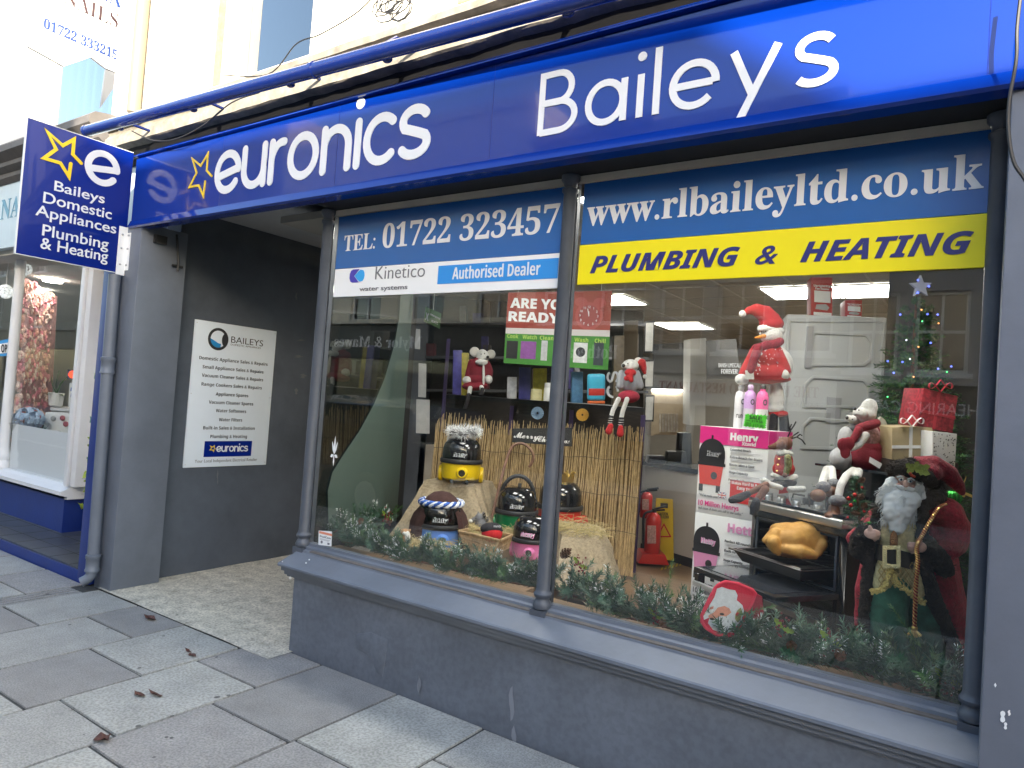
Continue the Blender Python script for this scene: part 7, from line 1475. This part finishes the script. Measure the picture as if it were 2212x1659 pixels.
# stickers on the glass
c = [PY(*p, -.0005) for p in ((689, 1146), (717, 1148), (716, 1180), (688, 1177))]
o = thing('alarm_sticker', 'small white and orange alarm sticker in the bottom corner of the left window', 'sticker', c[3]); MB().slab(c, (0, -.0015, 0)).build('sticker', WHITE, o)
x0, x1, z0, z1 = c[3].x, c[2].x, c[2].z, c[0].z; w_, h_ = x1-x0, z1-z0
T = frame((x0, -.0022, z0), (1, 0, 0), (0, 0, 1), (0, -1, 0)); MB().mm(0, w_, h_*.8, h_*.98, 0, .0008, T).build('band', mat('sticker_orange', (.7, .25, .15), .5), o)
t = MB(); text2(t, 'DualCom', T, w_*.08, w_*.92, h_*.52, h_*.16, 'b', ext=.001); t.mm(w_*.1, w_*.9, h_*.4, h_*.42, 0, .001, T).mm(w_*.1, w_*.8, h_*.33, h_*.35, 0, .001, T); t.prism(arc(w_*.25, h_*.15, w_*.08, w_*.08, 0, 340, 12), .001, T); t.mm(w_*.7, w_*.86, h_*.06, h_*.22, 0, .001, T); t.build('lettering', INKG, o)
T = frame(PY(722, 978, -.0006), (1, 0, 0), (0, 0, 1), (0, -1, 0)); m = MB(); k = .0021
for P_ in (((0, 30), (2.2, 18), (3, 8), (1, -2), (-1, -2), (-3, 8), (-2.2, 18)), ((2, -1), (6, 5), (9, 17), (8, 20), (4, 12)), ((-2, -1), (-4, 12), (-8, 20), (-9, 17), (-6, 5)), ((2, -3), (9, -3), (12, -8), (6, -9), (3, -6)), ((-2, -3), (-3, -6), (-6, -9), (-12, -8), (-9, -3)), ((-1, -4), (1, -4), (2, -16), (0, -24), (-2, -16))):
    m.prism([(a*k*1.25, b_*k*1.6) for a, b_ in P_][::-1], .0008, T)
tag(m.build('leaf_decal', WHITE), 'white leaf shaped decal on the left edge of the window glass', 'decal')
# leaf litter and gum on the paving
LM = mat('dead_leaf', (.09, .035, .025), .7, var=.4, vs=60); c3 = lambda x, y: (x*.3387, 1097.2+y*.3387)
for k, (x, y, s, l) in enumerate(((955, 707, .05, 'largest curled brown leaf on the paving near the entrance'), (1202, 914, .022, 'tiny brown leaf scrap above the other on the pale slab'), (1218, 938, .028, 'small brown leaf scrap in the middle of the pale slab'), (887, 1192, .035, 'brown leaf on the nearer pale slab'), (995, 1193, .035, 'grey brown leaf beside the other on the nearer slab'), (660, 1478, .045, 'brown leaf at the joint in the lower left paving'))):
    rr = random.Random(k); p = PZ(*c3(x, y), .004); m = MB(); n = 9; R = [p+Vector((s*(1+.35*rr.gauss(0, 1)*.6)*math.cos(a)*1.2, s*.55*(1+.4*rr.gauss(0, .6))*math.sin(a), .012*abs(rr.gauss(0, 1))*s/.04)) for a in [2*math.pi*i/n for i in range(n)]]
    m.add(R+[p], [[i, (i+1) % n, n] for i in range(n)]); o = m.build('fallen_leaf', LM); tag(o, l, 'leaf', 'fallen leaves')
m = MB(); rr = random.Random(9)
for i in range(60):
    p = Vector((rr.uniform(-5.5, -1), rr.uniform(-1.9, -.2), .0035)); r = rr.uniform(.004, .016); m.add([p+Vector((r*math.cos(a)*rr.uniform(.7, 1.1), r*math.sin(a)*rr.uniform(.7, 1.1), 0)) for a in [2*math.pi*j/9 for j in range(9)]], [list(range(9))])
struct(m.build('paving_stains', mat('stain_dark', (.11, .105, .1), .8)))
# ================================================================ ACROSS THE STREET (seen mirrored in the glass)
def building(label, x0, x1, h, wallm, floors, bandz, bandm, texts, y=-11, roof=None, win=(1.1, 1.5), nwin=3):
    o = thing('street_building', label, 'building', ((x0+x1)/2, y, 0))
    holes = []
    for z in floors:
        for i in range(nwin): c = x0+(x1-x0)*(i+.5)/nwin; holes.append((c-win[0]/2, c+win[0]/2, z, z+win[1]))
    def flip(m): return m
    wl_ = wall_holes(x0, x1, bandz[1], h, holes, y-.35, y); wl_.build('wall', wallm, o)
    fr = MB(); gl = MB()
    for a, b, c, d in holes:
        for q in ((a, a+.06, c, d), (b-.06, b, c, d), (a+.06, b-.06, c, c+.06), (a+.06, b-.06, d-.06, d), ((a+b)/2-.02, (a+b)/2+.02, c+.06, d-.06), (a+.06, b-.06, (c+d)/2-.02, (c+d)/2+.03)): fr.mm(q[0], q[1], y-.16, y-.1, q[2], q[3])
        fr.mm(a-.08, b+.08, y-.1, y+.06, c-.09, c-.005); w = MB().mm(a+.06, b-.06, y-.15, y-.14, c+.06, d-.06).build('pane', glassmat('far_glass', (.6, .55, .48), 3), o)
        MB().mm(a, b, y-.34, y-.33, c, d).build('curtain', mat('far_room_%d' % (int(a*7) % 3), ((.25, .12, .11), (.3, .22, .1), (.05, .045, .04))[int(a*7) % 3], .9), o)
    fr.build('window_frames', WFRAME, o)
    MB().mm(x0, x1, y-.2, y+.12, bandz[0], bandz[1]).build('shop_sign', bandm, o); MB().mm(x0, x1, y-.1, y+.25, bandz[1], bandz[1]+.12).build('cornice', wallm, o)
    MB().mm(x0, x1, y-.4, y-.3, 0, bandz[0]).build('shop_interior', mat('far_shop_dark', (.03, .028, .026), .8), o); MB().mm(x0+.2, x1-.2, y-.06, y-.05, .6, bandz[0]).build('shop_pane', GLASS, o)
    p = MB(); p.mm(x0, x1, y-.1, y, 0, .6)
    for i in range(5): xx = x0+(x1-x0)*i/4; p.mm(max(x0, xx-.09), min(x1, xx+.09), y-.1, y+.02, .6, bandz[0])
    p.build('shopfront', bandm, o)
    if roof is None: MB().mm(x0, x1, y-6, y+.1, h, h+.25).build('parapet', wallm, o)
    else: r = MB(); r.slab([(x0, y+.2, h), (x0, y-6, h), (x0, y-3, h+roof)], (x1-x0, 0, 0)); r.build('roof', mat('far_slate', (.1, .1, .11), .7), o)
    MB().mm(x0+.02, x1-.02, y-6, y-.4, 0, h).build('body', wallm, o)
    Fm = frame((0, y+.125, 0), (-1, 0, 0), (0, 0, 1), (0, 1, 0))
    for s, xa, xb, z, hh, st_, mm_, ww in texts:
        if ww: MB().mm(min(xa, xb)-.12, max(xa, xb)+.12, y+.12, y+.124, z-.25, z+hh+.12).build('board', ww, o)
        t = MB(); text2(t, s, Fm, -xb, -xa, z, hh, st_, ext=.01); t.build('lettering', mm_, o)
    return o
CR = mat('far_cream', (.78, .72, .58), .8, var=.08, vs=2); GY = mat('far_grey_wall', (.42, .41, .39), .8, var=.1, vs=2); BK = mat('far_shop_black', (.02, .018, .018), .4); TN = mat('far_stone', (.36, .31, .24), .8, var=.15, vs=3)
building('cream terraced house with a black shopfront across the street', -18, -8.9, 8.6, CR, (3.62, 5.9), (2.55, 3.5), BK, [('Mylor & Mawes', -15.6, -12.26, 2.86, .3, 'sb', LETW, None)], nwin=4, win=(1.2, 1.35))
building('stone fronted shop across the street with a pale shop sign', -8.9, -5.9, 7.6, TN, (3.5, 5.6), (2.5, 3.3), mat('far_green', (.03, .05, .04), .4), [('Pothecary', -8.2, -6.6, 2.7, .3, 'sb', LETW, None)], nwin=2)
building('grey rendered restaurant building across the street with a white sign', -5.9, -2.2, 7.4, GY, (2.9, 5.3), (1.8, 2.42), WHITE, [('THE FLAMINGO RESTAURANT', -5.6, -2.5, 2.06, .2, 'sb', mat('far_red_ink', (.25, .03, .05), .5), None), ('FULLY LICENSED', -3.2, -2.5, 1.88, .09, '', INKG, None)], nwin=3, win=(.95, 1.4))
building('grey rendered building with sash windows and dark hearing shop across the street', -2.2, 2.0, 7.2, mat('far_pale_wall', (.36, .34, .34), .8), (2.6, 5.1), (1.6, 2.38), mat('far_brown', (.06, .05, .045), .4), [('HEARING CARE', -1.75, -.05, 1.88, .2, '', LETW, None)], nwin=4, win=(.8, 1.42))
building('cream parapet building across the street behind the photographer', 2.0, 7.35, 6.25, CR, (3.2,), (2.2, 2.9), BK, [], nwin=4)
building('low slate roofed building across the street at the right', 7.35, 14, 5.82, TN, (3.1,), (2.2, 2.9), BK, [], nwin=4)
building('tall stone building across the street at the far left', -30, -18, 9.8, TN, (3.6, 6.2), (2.6, 3.4), BK, [], nwin=5)
building('long stone terrace further down the street', -70, -30, 8.5, TN, (3.6, 6.2), (2.6, 3.4), BK, [], nwin=9)
building('stone terrace across the street at the far right', 14, 30, 5.86, CR, (3.2,), (2.2, 2.9), BK, [], nwin=6)
# parked car across the pavement edge, mirrored in the left pane
o = thing('parked_car', 'dark parked car mirrored in the left window glass', 'car', (-8.0, -4.7, -.12)); CP_ = mat('car_paint', (.012, .014, .018), .2, coat=1)
def carsec(x, zb_, zt_, hw, tw): return [Vector((x, -4.7+s*w_, z)) for s, w_, z in ((-1, hw*.96, zb_), (-1, hw, zb_+.25), (-1, hw, zb_+.5), (-1, tw, zt_), (1, tw, zt_), (1, hw, zb_+.5), (1, hw, zb_+.25), (1, hw*.96, zb_))]
m = MB(); m.loft([carsec(*a) for a in ((-10.1, .2, .75, .72, .62), (-9.95, .1, .9, .86, .78), (-9.0, .08, 1.0, .9, .82), (-8.6, .08, 1.02, .9, .84), (-6.4, .08, 1.02, .9, .84), (-6.0, .12, .95, .86, .78), (-5.85, .25, .8, .78, .7))]); m.build('body', CP_, o, smooth=True)
m = MB(); m.loft([carsec(*a) for a in ((-8.95, .9, 1.0, .8, .76), (-8.35, .9, 1.46, .8, .62), (-7.6, .9, 1.52, .8, .64), (-6.7, .9, 1.44, .8, .6), (-6.15, .9, 1.0, .78, .74))]); m.build('cabin', mat('car_glass', (.01, .012, .014), .05, coat=1), o, smooth=True)
for x in (-9.25, -6.75):
    for s in (-1, 1):
        wT = Matrix.Translation((x, -4.7+s*.82, .2)) @ Matrix.Rotation(rad(90), 4, 'X'); wo = MB().lathe([(.2, -.1), (.31, -.09), (.32, 0), (.31, .09), (.2, .1)], wT, 24).build('wheel', MBLACK, o, smooth=True); MB().lathe([(0, -.105), (.2, -.1), (.2, .1), (0, .105)], wT, 12).build('rim', STEEL, wo)
MB().mm(-5.85, -5.83, -4.96, -4.44, .38, .49).build('number_plate', WHITE, o); t = MB(); text2(t, 'HJ20 SMK', frame((-5.828, 0, 0), (0, 1, 0), (0, 0, 1), (1, 0, 0)), -4.93, -4.47, .4, .07, 'b'); t.build('lettering', INK, o)
for s in (-1, 1): MB().ell((-10.0, -4.7+s*.62, .72), (.08, .14, .07)).build('headlight', mat('lamp_glass', (.6, .6, .62), .1), o, smooth=True)

bl_ = bpy.data.objects['street_building']
_w = [o for o in bpy.data.objects if o.get('label', '').startswith('low slate')][0]
MB().slab([(7.36, -10.95, 6.08), (7.95, -10.95, 6.08), (7.36, -10.95, 6.5)], (0, -5.5, 0)).build('gable', TN, _w)
finish_blobs()
